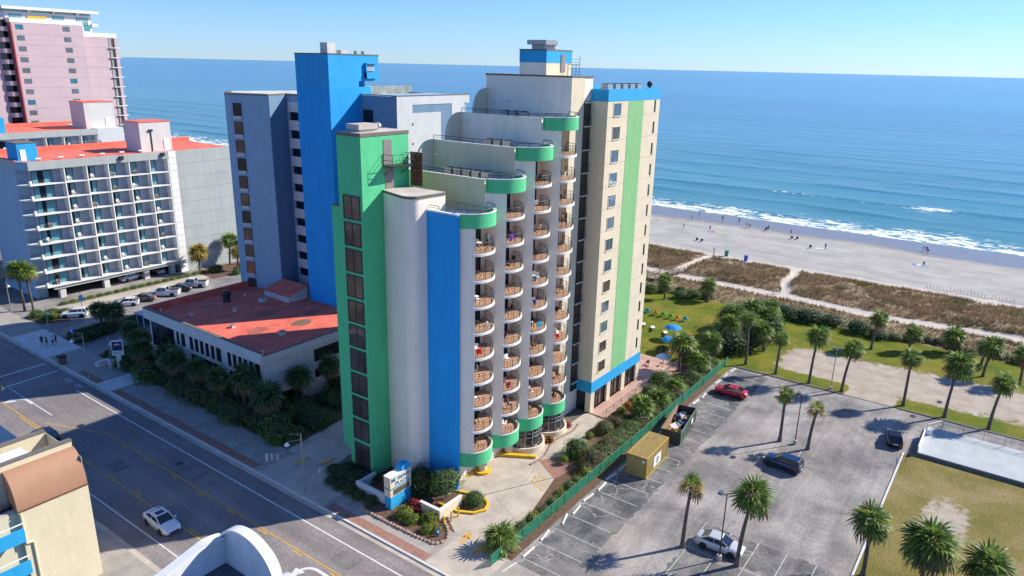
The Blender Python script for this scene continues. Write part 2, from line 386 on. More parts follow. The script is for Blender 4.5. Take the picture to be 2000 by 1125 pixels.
def path_x(y):       # centre of the sandy path behind the dunes
    return 69.2 + 0.030*max(0, y-2) + (0.0 if y > -15 else -0.010*(y+15)*1.0) + (0.12*(-25-y) if y < -25 else 0) - (1.2*sm(-5, -22, y) if y < -5 else 0)
def bare_dune(x, y):
    d = abs(x-path_x(y)); v = 1-sm(1.3, 2.4, d)
    if x > 70: v = max(v, 1-sm(0.6, 1.5, abs(y-(-4.0+(x-70)*0.13+0.5*math.sin(x*0.5)))))     # crossing to the beach
    if x > 71: v = max(v, 1-sm(0.6, 1.6, abs(y-(19.5-(x-71)*0.05))))                        # path from the boardwalk
    v = max(v, sm(89.5, 92.5, x + 2.2*nz(0, y, 0.12) + 1.2*nz(0, y, 0.5, 3)))
    v = max(v, 0.8*(1-sm(0, 1.6, abs(x-84.5-0.25*y*0.2)))*(1 if 2 < y < 18 else 0))
    return v
def zb(x, y):
    if x < 55: return 0.0
    dune = (sm(60, 66, x)*0.25 + sm(71, 75, x)*0.55)*(1-sm(87, 92, x))
    dune *= 1 + 0.5*nz(x, y, 0.15, 4) + 0.3*nz(x, y, 0.5, 9)
    dune *= 1-0.6*bare_dune(x, y) if x < 90 else 1
    return dune - 0.62*sm(93, 146, x) - 0.02*max(0, x-146) + (0.03*nz(x, y, 0.4, 2) if x < 125 else 0)

def gridmesh(name, xs, ys, zf, m, attr=None, kind='structure', smooth=True):
    vs = [(x, y, zf(x, y)) for y in ys for x in xs]; nx = len(xs)
    fs = [(j*nx+i, j*nx+i+1, (j+1)*nx+i+1, (j+1)*nx+i) for j in range(len(ys)-1) for i in range(nx-1)]
    me = bpy.data.meshes.new(name); me.from_pydata(vs, [], fs); me.materials.append(m)
    if smooth: me.polygons.foreach_set('use_smooth', [True]*len(fs))
    if attr:
        a = me.attributes.new('bare', 'FLOAT', 'POINT'); a.data.foreach_set('value', [attr(v[0], v[1]) for v in vs])
    o = ob(name, me); o['kind'] = kind; return o
def fr(a, b, st):
    k = max(1, int(round((b-a)/st))); return [a+(b-a)*i/k for i in range(k+1)]

gridmesh('ground', [-4000, -600, -60, 56], [-4000, -300, 0, 300, 4000], lambda x, y: -0.03, m_far, smooth=False)
gridmesh('dune_terrain', fr(55.5, 95, 0.8), [-4000, -300] + fr(-60, 60, 0.9) + [300, 4000], zb, m_dune, bare_dune)
gridmesh('beach', fr(94.5, 175, 1.2), [-4000, -400] + fr(-80, 320, 2.5) + [900, 4000], lambda x, y: zb(x, y)+(0.002 if x < 95.2 else 0), m_sand)

# sea: real swell near the shore, flat sheet to the horizon
m_sea, n, l, b = nodemat('sea_water')
g = n.new('ShaderNodeNewGeometry').outputs['Position']
sx = n.new('ShaderNodeSeparateXYZ'); l.new(g, sx.inputs[0])
dep = n_range(n, l, sx.outputs[0], 140, 900)
dep = n_math(n, l, 'POWER', dep, 0.5)
c = n_mix(n, l, dep, (0.075, 0.23, 0.255), (0.006, 0.135, 0.26))
patch = n_range(n, l, n_noise(n, l, n_map(n, l, g, (0.004, 0.0012, 1)), 1.0, 5), 0.3, 0.7, 0.8, 1.2)
c = n_mix(n, l, 1.0, c, patch, 'MULTIPLY')
wob = n_range(n, l, n_noise(n, l, n_map(n, l, g, (0.004, 0.05, 1)), 1.0, 4, 0.6), 0.25, 0.75, -9.0, 9.0)
xf = n_math(n, l, 'ADD', sx.outputs[0], wob)
sw = n_math(n, l, 'MULTIPLY', n_range(n, l, xf, 138, 144), n_range(n, l, xf, 152, 172, 1.0, 0.0))
lace = n_range(n, l, n_noise(n, l, n_map(n, l, g, (0.55, 0.22, 1)), 1.0, 9, 0.72, 0.6), 0.36, 0.64, -0.62, 0.62)
f1 = n_range(n, l, n_math(n, l, 'ADD', sw, lace), 0.80, 0.98)
at = n.new('ShaderNodeAttribute'); at.attribute_name = 'bare'
f2 = n_range(n, l, n_math(n, l, 'ADD', at.outputs['Fac'], n_math(n, l, 'MULTIPLY', lace, 0.9)), 0.55, 0.75)
foam = n_math(n, l, 'MAXIMUM', f1, f2)
c = n_mix(n, l, foam, c, (0.80, 0.82, 0.82))
l.new(c, b.inputs['Base Color']); l.new(n_range(n, l, foam, 0, 1, 0.16, 0.85), b.inputs['Roughness'])
b.inputs['IOR'].default_value = 1.33; b.inputs['Specular IOR Level'].default_value = 0.13
h1 = n_noise(n, l, n_map(n, l, g, (0.30, 0.10, 1)), 1.0, 7, 0.6, 0.3)
h2 = n_noise(n, l, n_map(n, l, g, (0.05, 0.018, 1)), 1.0, 6, 0.6)
n_bump(n, l, b, n_math(n, l, 'ADD', n_math(n, l, 'MULTIPLY', h1, 0.35), n_math(n, l, 'MULTIPLY', h2, 1.6)), 1.0, 1.0)
SEA = -0.66
crest = [(161, 0.30, 3.0), (183, 0.55, 3.6), (206, 0.5, 4.5), (236, 0.42, 6), (270, 0.36, 7), (310, 0.3, 8), (352, 0.26, 9)]
def zs(x, y):
    z = SEA + 0.05*nz(x, y, 0.12, 5)*sm(140, 160, x)
    for c0, a, w in crest:
        cx_ = c0 + 7*nz(0, y, 0.011, c0) + 2.0*nz(0, y, 0.05, c0*2)
        amp = a*(0.35+0.65*sm(-0.25, 0.3, nz(0.3, y, 0.017, c0+3)))
        d = (x-cx_)/w; z += amp*math.exp(-d*d*(2.2 if d < 0 else 0.7))
    return z if x < 395 else SEA
def foamv(x, y):
    v = 0.0
    for c0, a, w in crest[:3]:
        cx_ = c0 + 7*nz(0, y, 0.011, c0) + 2.0*nz(0, y, 0.05, c0*2)
        on = sm(0.30, 0.50, nz(0.3, y, 0.03, c0+3)) if c0 > 165 else 0.55
        d = x-cx_+1.0; v = max(v, on*0.75*math.exp(-(d/2.0)**2 if d > 0 else -(d/5.0)**2))
    return v
gridmesh('sea', fr(138, 400, 1.5), [-4000, -500] + fr(-140, 560, 4.0) + [1200, 5000], zs, m_sea, foamv)
gridmesh('sea', [399.5, 2000, 12000, 45000], [-50000, -12000, -4000, 0, 4000, 15000, 60000], lambda x, y: SEA-0.003, m_sea, lambda x, y: 0.0, smooth=False)

# ---------------------------------------------------------------- street
YS, YN = -160.0, 420.0
rd = struct('road', MB().box(-50.0, -35.9, YS, YN, -0.2, 0.006), m_road)
struct('gutter', MB().box(-35.9, -35.35, YS, YN, -0.2, 0.012), concrete, rd)
struct('gutter', MB().box(-50.55, -50.0, YS, YN, -0.2, 0.012), concrete, rd)
def mark(parent, m, pts, z, name='road_marking'):
    return MB().add([(p[0], p[1], z) for p in pts], [tuple(range(len(pts)))]).obj(name, m, parent)
def stripe(x0, x1, y0, y1, m, z=0.012, parent=None, name='road_marking'):
    return mark(parent or rd, m, [(x0, y0), (x1, y0), (x1, y1), (x0, y1)], z, name)
stripe(-37.78, -37.62, YS, 58.5, white_road); stripe(-48.3, -48.16, YS, YN, white_road)
for x in (-45.55, -40.95):
    stripe(x-0.06, x+0.06, YS, 56 if x < -43 else 43, yellow_road)
    k = -30.0
    while k < 42:
        stripe(x+(0.25 if x < -43 else -0.40), x+(0.40 if x < -43 else -0.25), k, k+1.3, yellow_road); k += 5.2
stripe(-45.3, -45.18, 44, 62, yellow_road)
mark(rd, yellow_road, [(-40.89, 43), (-41.01, 43), (-44.4, 51.5), (-44.25, 51.5)], 0.013)
stripe(-43.0, -42.86, 53, 66, white_road)
for k in range(3): stripe(-41.0, -40.9, 80+9*k, 83+9*k, white_road)
mark(rd, white_road, [(-48, 66.0), (-36.3, 66.9), (-36.3, 67.25), (-48, 66.35)], 0.012)
mark(rd, white_road, [(-48, 70.6), (-36.3, 70.9), (-36.3, 71.25), (-48, 70.95)], 0.012)
def turn_arrow(x, y, s=1.0, fx=1, fy=1):     # left-turn arrow: straight tail that hooks towards the ocean side
    mb = MB(); o = [(x, y+2.4*s), (x, y+1.0*s)] + [(x+1.1*s*(1-math.cos(R(a))), y+1.0*s-1.3*s*math.sin(R(a))) for a in range(12, 85, 12)]
    L_ = []; R_ = []
    for i, p in enumerate(o):
        q = o[min(i+1, len(o)-1)]; w = o[max(i-1, 0)]; d = Vector((q[0]-w[0], q[1]-w[1])).normalized(); L_.append((p[0]-d.y*0.17*s, p[1]+d.x*0.17*s, 0.013)); R_.append((p[0]+d.y*0.17*s, p[1]-d.x*0.17*s, 0.013))
    mb.strip(L_, R_); e = o[-1]
    mb.add([(e[0], e[1]-0.65*s, 0.0135), (e[0]+1.2*s, e[1]-0.1*s, 0.0135), (e[0]-0.1*s, e[1]+0.6*s, 0.0135)], [(0, 1, 2)])
    mb.v = [(x+(v[0]-x)*fx, y+(v[1]-y)*fy, v[2]) for v in mb.v]
    return mb.obj('road_arrow', white_road, rd)
turn_arrow(-41.7, 4.6, 0.95, -1, -1); turn_arrow(-43.0, 61.0, 1.1, -1, -1)
for (x, y) in ((-36.9, 59.4), (-36.9, 62.4)):    # bicycle lane symbol
    mb = MB()
    for dy in (-0.45, 0.45):
        c = arc(x, y+dy, 0.34, 0, 360, 14); mb.strip([(p[0], p[1], 0.013) for p in c], [(x+(p[0]-x)*0.7, y+dy+(p[1]-y-dy)*0.7, 0.013) for p in c])
    mb.add([(x-0.05, y-0.45, 0.0132), (x+0.4, y-0.1, 0.0132), (x+0.4, y+0.05, 0.0132), (x+0.05, y-0.3, 0.0132)], [(0, 1, 2, 3)])
    mb.obj('bicycle_symbol', white_road, rd)

walk_c = mat('sidewalk_concrete', (0.33, 0.30, 0.265), 0.9, 0.2, 0.6, 0.2)
sw_e = struct('sidewalk', MB().box(-35.35, -30.2, YS, YN, -0.2, 0.13), walk_c)
struct('brick_verge', MB().box(-35.05, -34.05, -3.0, 10.5, 0.1, 0.1345), brickpave, sw_e)
struct('brick_verge', MB().box(-35.05, -34.05, 22.5, 54, 0.1, 0.1345), brickpave, sw_e)
struct('brick_verge', MB().box(-35.05, -34.05, 56, 64, 0.1, 0.1345), brickpave, sw_e)
for (y0, y1) in ((11.0, 21.5), (-9.0, -3.2), (73, 86), (54.2, 58)): struct('driveway_apron', MB().box(-35.3, -30.25, y0, y1, 0.1, 0.138), concrete_w if y0 > 50 else concrete, sw_e)
for k in range(26): struct('kerb_stone', MB().box(-35.36, -35.16, -30+5*k, -25.03+5*k, 0.0, 0.142), concrete_w, sw_e)
sw_w = struct('sidewalk', MB().box(-57.5, -50.55, YS, YN, -0.2, 0.13), walk_c)
struct('brick_verge', MB().box(-52.0, -50.8, 5.5, 12, 0.1, 0.1345), brickpave, sw_w)
for k in range(30): struct('paving_joint', MB().box(-33.9, -30.3, -40+4*k, -39.97+4*k, 0.13, 0.1353), flash, sw_e)

# ---------------------------------------------------------------- parking lot, drives, gardens, lawns
lot = struct('parking_lot', MB().prism([(-33.5, -9.25), (27.4, -9.25), (27.4, -90), (14.7, -90), (14.7, -34.75), (-33.5, -34.75)], -0.15, 0.01), m_lot)
def ragged(x0, x1, y0, y1, amp=0.35, step=0.5):
    q = random.Random(int(x0*7+y0)); P = []
    for (a, b2) in (((x0, y0), (x1, y0)), ((x1, y0), (x1, y1)), ((x1, y1), (x0, y1)), ((x0, y1), (x0, y0))):
        n_ = int(math.hypot(b2[0]-a[0], b2[1]-a[1])/step)
        for k in range(n_): P.append((a[0]+(b2[0]-a[0])*k/n_+q.uniform(-amp, amp)*(a[0] == b2[0]), a[1]+(b2[1]-a[1])*k/n_+q.uniform(-amp, amp)*(a[1] == b2[1])*0.8))
    return P
struct('stall_strip', MB().prism(ragged(-32.6, 26.5, -14.9, -9.9, 0.3), -0.1, 0.016), m_stall, lot)
struct('stall_strip', MB().prism(ragged(-28.6, -18.6, -34.0, -21.0), -0.1, 0.015), m_stall, lot)
struct('stall_strip', MB().prism(ragged(-17.7, -13.6, -34.0, -21.0), -0.1, 0.0155), m_stall, lot)
for k in range(22):
    x = -31.9 + 2.79*k
    if x < 26.8: stripe(x-0.05, x+0.05, -14.5, -9.7, worn_line, 0.021, lot, 'parking_line')
stripe(-18.2, -18.08, -34.2, -20.8, worn_line, 0.022, lot, 'parking_line')
for k in range(6):
    y = -21.3-2.65*k
    stripe(-23.0, -18.22, y-0.05, y+0.05, worn_line, 0.021, lot, 'parking_line'); stripe(-18.06, -13.4, y-0.05, y+0.05, worn_line, 0.0215, lot, 'parking_line')
stripe(-22.9, -22.78, -34, -21.5, worn_line, 0.0225, lot, 'parking_line')
stripe(8.35, 8.45, -26.0, -22.0, worn_line, 0.021, lot, 'parking_line')
for k in range(2):
    y = -22.3-2.65*k; stripe(5.6, 8.33, y-0.05, y+0.05, worn_line, 0.0205, lot, 'parking_line')
struct('lot_kerb', MB().box(27.4, 27.65, -25.2, -9.25, -0.1, 0.14), flash, lot)
struct('lot_kerb', MB().box(27.4, 27.65, -90, -32.2, -0.1, 0.14), flash, lot)
struct('lot_kerb', MB().box(-13.5, 14.6, -34.95, -34.75, -0.1, 0.15), concrete_w, lot)

struct('garden_bed', MB().box(-30.15, 27.3, -9.24, 0.6, -0.1, 0.03), mulch)
drive = struct('driveway', MB().prism([(-30.15, -2.6), (-30.15, -7.2), (-24, -6.7), (-16.2, -4.9), (-13.9, -1.2), (-14.2, 4), (-25.3, 7), (-25.5, 1.4), (-28.2, 0.4)], -0.1, 0.05), concrete)
for pts in ([(-27.1, 1.2), (-27.0, 1.3), (-16, -4.6), (-16.1, -4.7)], [(-25, -6.3), (-24.97, -6.3), (-20.5, 3), (-20.53, 3)], [(-30, -5), (-30, -4.97), (-15.5, -1.97), (-15.5, -2)]):
    mark(drive, flash, pts, 0.054, 'slab_joint')
for q in ([(-18.1, -3.2), (-17.95, -3.2), (-18.9, -5.3), (-19.05, -5.3)], [(-17.2, -2.9), (-17.05, -2.9), (-18.0, -5.1), (-18.15, -5.1)], [(-16.2, -2.7), (-16.05, -2.7), (-17.0, -4.9), (-17.15, -4.9)], [(-18.1, -3.2), (-17.1, -2.9), (-17.1, -3.05), (-18.1, -3.35)]):
    mark(drive, yellow_road, q, 0.0555, 'yellow_marking')
def drive_arrow(x, y, a, s, parent, z):
    pts = [(-0.9, -0.16), (0.15, -0.16), (0.15, -0.42), (0.95, 0), (0.15, 0.42), (0.15, 0.16), (-0.9, 0.16)]
    c, d = math.cos(a), math.sin(a); return mark(parent, yellow_road, [(x+(p[0]*c-p[1]*d)*s, y+(p[0]*d+p[1]*c)*s) for p in pts], z, 'yellow_arrow')
drive_arrow(-30.1, -3.9, 0.05, 1.0, drive, 0.146); drive_arrow(-30.9, -6.0, 0.05, 1.0, drive, 0.147)
drive2 = struct('driveway', MB().prism([(-30.15, 15.8), (-26, 16.6), (-20, 17.4), (-20, 24), (-30.15, 23)], -0.1, 0.06), concrete)
drive_arrow(-30.7, 19.6, math.pi-0.1, 1.0, drive2, 0.146); drive_arrow(-29.0, 17.3, math.pi-0.1, 1.0, drive2, 0.147)
struct('north_forecourt', MB().box(-30.15, 22, 62, 103, -0.1, 0.02), m_lot)
struct('podium_bed', MB().box(-30.15, -14, 24.0, 61.95, -0.1, 0.035), mulch)
struct('front_bed', MB().box(-30.15, -24, 0.7, 15.7, -0.1, 0.034), mulch)
struct('walkway', MB().prism([(0, 0.55), (0, -2.3), (15.5, -2.3), (15.5, 0.55)], 0.0, 0.10), paverpink)
struct('path', MB().prism([(-14.0, -1.3), (-11.0, -3.4), (-6.8, -3.6), (-5.0, -2.2), (-0.5, -2.4), (-0.1, 0.5), (-5, 0.55), (-14, 0.55)], 0.0, 0.06), concrete)
struct('path', MB().prism([(-16.2, -4.9), (-13.9, -1.25), (-11.2, -3.5), (-12.5, -5.6)], 0.0, 0.057), brickpave)
struct('patio', MB().box(13.95, 23, -3.0, 16, -0.05, 0.09), paverpink)
def bare_lawn(x, y):
    v = 0.0
    d = max(0, 1-((x-(36.5+0.10*max(0, -24-y)))/8.5)**2) * sm(-11.5, -17, y); v = max(v, d*1.05)
    v = max(v, sm(-25.5, -28, y)*(1-sm(-32, -30.5, y)*0)*0.0)
    if 27.5 < x < 31.5 and -31.8 < y < -25.4: v = max(v, 0.95)
    if x < 31.2 and (y > -25 or y < -32.4): v *= sm(30.0, 33, x)
    return v
gridmesh('lawn', fr(23.05, 27.6, 0.9), fr(-9.2, 32, 1.5)+[60], lambda x, y: 0.032, m_lawn, lambda x, y: 0.0)
gridmesh('lawn', fr(27.66, 57.0, 0.85), [-300, -120] + fr(-70, 32, 0.9) + [60], lambda x, y: 0.012, m_lawn, lambda x, y: bare_lawn(x, y) if x > 27.5 else (0.0 if y > -8 else 0.0))
def bare_dry(x, y): return 0.75*max(0, 1-((x-1.5)/8.0)**2-((y+40.5)/3.6)**2) + 0.25*max(0, 1-((x+8)/5)**2-((y+44)/3)**2)
gridmesh('dry_lawn', fr(-60, 14.65, 0.9), [-300] + fr(-75, -35.0, 0.9), lambda x, y: 0.02, m_dry, bare_dry)

for (x, y) in ((-43.2, 12.0), (-39.4, 30.0), (-42.0, 47.5), (-46.9, 8.0)):
    MB().prism(arc(x, y, 0.42, 0, 360, 16), 0.0, 0.0105).obj('manhole_cover', dark_metal, rd)
m_patch = asphalt('patched_asphalt', (0.15, 0.142, 0.138), (0.20, 0.19, 0.185), 0.3)
for (x0, x1, y0, y1) in ((-40.4, -38.2, 24, 28.5), (-44.6, -43.0, 33.5, 36.0), (-40.2, -38.4, 1.5, 4.0), (-47.8, -46.0, 12.5, 15.0)): struct('asphalt_patch', MB().prism(ragged(x0, x1, y0, y1, 0.08, 0.4), -0.05, 0.0095), m_patch, rd)
# ---------------------------------------------------------------- stepped oceanfront tower
FH = 2.72; F0 = 4.22                       # storey height, first balcony floor
BX = [-21.75 + 4.93*i for i in range(5)]; BR = 2.46; BCY = 2.66; YD = 3.0; YNORTH = 14.3
TOPS = [29.85, 32.6, 35.35, 38.15]         # top of the green parapets
mer = thing('stepped_hotel', 'stepped cream hotel tower with green and blue bands and rounded balconies beside the parking lot', 'hotel')
A0 = 232.0                                 # where the curved wall ends and the balcony opens
rail_mats = [dark_metal]
def make_rail(z, r, cx, a0, a1, h=1.02, nb=26, bars=True):
    mb = MB(); n = 16
    P = [(p[0], p[1]) for p in arc(cx, BCY, r, a0, a1, n)]
    for zz, rr in ((z+h, 0.03), (z+0.10, 0.018)) + (((z+h*0.72, 0.018),) if bars else ((z+h*0.5, 0.02),)):
        mb.tube([(p[0], p[1], zz) for p in P], rr, 5)
    if bars:
        for p in arc(cx, BCY, r, a0, a1, nb): mb.cyl((p[0], p[1], z), (p[0], p[1], z+h*0.72), 0.011, n=3, cap=False)
    for p in arc(cx, BCY, r, a0, a1, 5): mb.cyl((p[0], p[1], z-0.02), (p[0], p[1], z+h), 0.028, n=5)
    return mb
slab_me = None
def slab_mesh():
    out = arc(0, BCY, BR+0.10, A0-3, 358, 26); poly = [(-BR*0.60, YD)] + out + [(BR+0.02, YD)]
    mb = MB().prism(poly, -0.27, -0.012, 0)
    flo = [(-BR*0.55, YD-0.01)] + arc(0, BCY, BR-0.06, A0, 357, 24) + [(BR-0.06, YD-0.01)]
    mb.prism(flo, -0.02, 0.012, 1)
    return mb.mesh('balcony', [white_p, tile_tan])
slab_me = slab_mesh(); rail_me = make_rail(0.0, BR-0.02, 0.0, A0+2, 358).mesh('railing', dark_metal)
door_mb = MB().box(-1.4, 2.12, YD-0.035, YD-0.01, 0.02, 2.25, 0)
for x in (-1.4, 0.4, 1.3, 2.12): door_mb.box(x-0.035, x+0.035, YD-0.05, YD-0.012, 0.02, 2.24, 1)
door_mb.box(-1.45, 2.16, YD-0.05, YD-0.012, 2.25, 2.32, 1)
door_me = door_mb.mesh('sliding_door', [glass_dark, dark_metal])
BALC = []                                  # (bay, floor level) of every balcony, for furniture
for i in range(4):
    cx = BX[i]; top = TOPS[i]; xw = cx-BR; nb = 9+i
    z_ceil = top-1.36
    # body behind the balconies + curved wing wall
    mb = MB().box(xw, cx+2.469, YD, YNORTH, 0.0, z_ceil-0.002)
    ringwall(mb, [(xw, YD-0.001)] + arc(cx, BCY, BR, 180.5, A0, 12), 0.22, 2.96, z_ceil)
    mb.obj('bay_wall', shade_cream, mer)
    # upper wall that stands above the next lower roof is part of the body; its long west face is tinted, lime standing for bounced light
    tint = [None, lime, cream, shade_cream][i]
    if i > 0: part('west_wall', mer, tint, (xw-0.03, xw+0.4, BCY+0.12, YNORTH-0.01, TOPS[i-1]-1.3, top-0.12))
    # parapet: green curved band, white cap, roof sheet
    path = [(xw-0.07, BCY-0.25)] + arc(cx, BCY, BR+0.13, 182, 360, 30)
    mb = MB(); ringwall(mb, path, 0.2, z_ceil, top, 0)
    par = mb.obj('curved_parapet', green_p if i else green_p, mer, smooth=False)
    mb = MB(); ringwall(mb, [(p[0]-0.0, p[1]) for p in [(xw-0.09, BCY-0.25)] + arc(cx, BCY, BR+0.15, 182, 360, 30)], 0.26, top, top+0.06)
    mb.box(xw-0.06, xw+0.2, BCY-0.2, YNORTH, top-0.118, top-0.05)
    mb.obj('coping', white_p, mer)
    MB().prism([(xw+0.1, YNORTH-0.02)] + arc(cx, BCY, BR, 180, 360, 20) + [(cx+2.40, YNORTH-0.02)], z_ceil+0.004, top-0.55, 0).obj('roof', roof_tan, mer)
    # roof edge rail
    mb = MB(); P = [(xw+0.1, YNORTH-0.2)] + [(xw+0.1, YNORTH-0.2-1.9*k) for k in range(1, 6)]
    for (x, y) in P: mb.cyl((x, y, top-0.3), (x, y, top+0.42), 0.03, n=5)
    mb.tube([(x, y, top+0.42) for (x, y) in P], 0.035, 5); mb.tube([(x, y, top+0.2) for (x, y) in P], 0.025, 4)
    mb.obj('roof_rail', dark_metal, mer); mb = MB()
    Q = arc(cx, BCY, BR+0.02, 186, 356, 18)
    mb.tube([(p[0], p[1], top+0.42) for p in Q], 0.035, 5)
    for p in Q[::3]: mb.cyl((p[0], p[1], top-0.1), (p[0], p[1], top+0.42), 0.03, n=5)
    mb.obj('curved_roof_rail', dark_metal, mer)
    # balconies
    for k in range(nb):
        z = F0+FH*k
        if k > 0:
            bo = ob('balcony', slab_me, mer, (cx, 0, z))
            ob('railing', rail_me, bo)
        ob('sliding_door', door_me, mer, (cx, 0, z))
        BALC.append((i, k, cx, z))
    # lowest balcony: green skirt with tiled floor
    mb = MB(); ringwall(mb, [(xw-0.05, BCY-0.2)] + arc(cx, BCY, BR+0.10, 182, 360, 28), 0.18, 2.9, F0+0.2, 0)
    mb.obj('curved_skirt', green_p, mer)
    mb = MB(); ringwall(mb, arc(cx, BCY, BR+0.13, A0, 359, 20), 0.26, F0+0.2, F0+0.26)
    mb.obj('skirt_cap', white_p, mer)
    fo = MB().prism([(xw+0.05, YD+0.1)] + arc(cx, BCY, BR-0.02, 181, 359, 22) + [(cx+BR-0.1, YD+0.1)], 2.93, F0+0.012, 0).obj('balcony_floor', tile_tan, mer)
    make_rail(F0+0.2, BR-0.02, cx, A0+2, 358, 0.85).obj('railing', dark_metal, mer)
# piers and curved glass lobbies at the foot
for i in (0, 1):
    x = BX[i]+2.0
    MB().cyl((x, 2.3, 0.0), (x, 2.3, 2.93), 0.5, n=20).obj('column', cream, mer, smooth=False)
MB().cyl((BX[0]+2.0, 2.3, 0.05), (BX[0]+2.0, 2.3, 0.32), 0.95, n=24).obj('column_kerb', yellow_paint, mer)
MB().ext([(-24.6, 3.9, 0.05), (-20.8, 2.6, 0.05), (-20.8, 3.2, 0.05), (-24.6, 4.6, 0.05)], (0, 0, 0.28)).obj('ramp_kerb', yellow_paint, mer)
MB().ext([(-16.6, 3.6, 0.05), (-13.9, -0.9, 0.05), (-13.5, -0.75, 0.05), (-16.1, 3.8, 0.05)], (0, 0, 0.3)).obj('ramp_kerb', yellow_paint, mer)
for i in (2, 3):
    cx = BX[i]
    mb = MB(); ringwall(mb, [(cx-BR-0.05, BCY+0.3)] + arc(cx, BCY, BR+0.25, 182, 360, 26, BR+0.5), 0.25, 0.0, 0.75); mb.obj('plinth', cream, mer)
    for (z0, z1) in ((0.78, 1.88), (1.92, 2.38), (2.42, 2.9)):
        for j in range(8):
            mb = MB(); ringwall(mb, arc(cx, BCY, BR-0.05, 184.5+21.5*j, 205-0.5+21.5*j, 3), 0.04, z0, z1); mb.obj('pane', glass_brown if (j*3+int(z1*5)) % 4 == 0 else glass_dark, mer)
    mb = MB(); P = arc(cx, BCY, BR-0.01, 184, 356, 8)
    for p in P: mb.cyl((p[0], p[1], 0.72), (p[0], p[1], 2.92), 0.05, n=6)
    for z in (0.78, 1.9, 2.4): mb.tube([(p[0], p[1], z) for p in arc(cx, BCY, BR-0.01, 184, 356, 16)], 0.035, 5)
    mb.obj('window_mullions', grey_metal, mer)
    MB().prism([(cx-BR, YD)] + arc(cx, BCY, BR-0.35, 180, 360, 16) + [(cx+BR, YD)], 0.02, 0.3).obj('lobby_floor', tile_tan, mer)
MB().box(BX[2]-1.9, BX[2]-0.9, 1.8, 2.4, 0.3, 2.3).obj('lobby_panel', curtain, mer)

# upper block, penthouse
X4 = BX[4]-BR
part('upper_block', mer, shade_cream, (X4, 0.3, 2.3, YNORTH, 0.0, 42.25))
part('south_wall', mer, cream, (X4+0.01, -1.62, 2.24, 2.5, 3.0, 42.24))  # sunlit face keeps the plain cream of the same paint
part('parapet_flashing', mer, flash, (X4-0.05, 0.35, 2.2, 2.42, 42.255, 42.45), (X4-0.05, X4+0.2, 2.42, YNORTH+0.05, 42.255, 42.45), (X4-0.05, 0.35, YNORTH-0.2, YNORTH+0.051, 42.256, 42.449))
part('penthouse', mer, shade_cream, (X4-0.02, 0.9, 5.75, 9.4, 42.25, 45.1))
part('penthouse_south', mer, cream, (X4+0.0, 0.88, 5.72, 5.9, 42.25, 43.75))
part('penthouse_band', mer, sky_p, (X4-0.05, 0.93, 5.70, 9.43, 43.78, 45.09))
part('penthouse_flashing', mer, flash, (X4-0.08, 0.96, 5.67, 9.46, 45.09, 45.25))
part('penthouse_door', mer, door_grey, (-1.5, -0.6, 5.62, 5.72, 42.8, 44.75))
mb = MB()
for (x, h) in ((-2.0, 0.95), (-1.1, 0.95), (-0.2, 0.95), (0.6, 1.9)): mb.cyl((x, 4.4, 42.4), (x, 4.4, 42.7+h), 0.03, n=5)
mb.tube([(-2.0, 4.4, 43.65), (0.6, 4.4, 43.65)], 0.03); mb.tube([(-2.0, 4.4, 43.2), (0.6, 4.4, 43.2)], 0.025)
for k in range(6): mb.cyl((0.6, 4.4, 42.5+0.35*k), (0.6, 5.6, 42.5+0.35*k), 0.02, n=4)
mb.obj('access_rail', dark_metal, mer)
mb = MB().box(-3.6, -1.9, 6.6, 8.4, 45.25, 45.75, 0).box(-4.0, -1.5, 6.2, 8.8, 45.75, 46.25, 1)
mb.cyl((-0.7, 7.2, 45.25), (-0.7, 7.2, 45.9), 0.2, n=10, m=0).ball((-0.7, 7.2, 46.0), 0.38, m=1); mb.obj('roof_vent', [concrete_w, grey_metal], mer)
# quarter-round buttress walls at the north end of every step
for xf, z0, z1 in ((BX[1]-BR, 29.2, 32.55), (BX[2]-BR, 32.0, 35.3), (BX[3]-BR, 34.7, 38.1), (X4, 37.4, 40.75)):
    w = 2.75; h = z1-z0
    pts = [(xf+0.05, YNORTH-0.32, z0), (xf+0.05, YNORTH-0.32, z1)] + [(xf-w*math.sin(R(a))**0.85, YNORTH-0.32, z0+h*max(0.0, math.cos(R(a)))**0.8) for a in range(6, 91, 7)]
    MB().ext(pts, (0, 0.3, 0)).obj('buttress', cream, mer)
# wall lamps
for (x, y, z) in ((X4-0.12, 13.0, 39.2), (X4-0.12, 11.0, 39.3), (X4-0.12, 4.9, 39.0), (BX[3]-BR-0.13, 13.2, 36.9), (BX[2]-BR-0.13, 13.4, 33.6)):
    MB().box(x-0.2, x+0.1, y-0.2, y+0.2, z, z+0.25).obj('wall_lamp', white_p, mer)
# rooftop air conditioners of the terraces
for i in range(4):
    z = TOPS[i]-0.548; x0 = BX[i]-0.2
    for k in range(3 + (i == 1)*2):
        y = 9.3-1.25*k - (1.5 if i == 2 else 0)
        u = MB().box(x0-0.4, x0+0.5, y-0.45, y+0.45, z, z+0.85, 0); u.cyl((x0+0.05, y, z+0.85), (x0+0.05, y, z+0.9), 0.36, n=12, m=1)
        u.obj('air_conditioner', [grey_metal, black_m], mer)
    mb = MB(); mb.tube([(BX[i]+2.3, 8, z+0.5), (BX[i]+2.3, 3.2, z+0.5)], 0.035); mb.obj('conduit', grey_metal, mer)

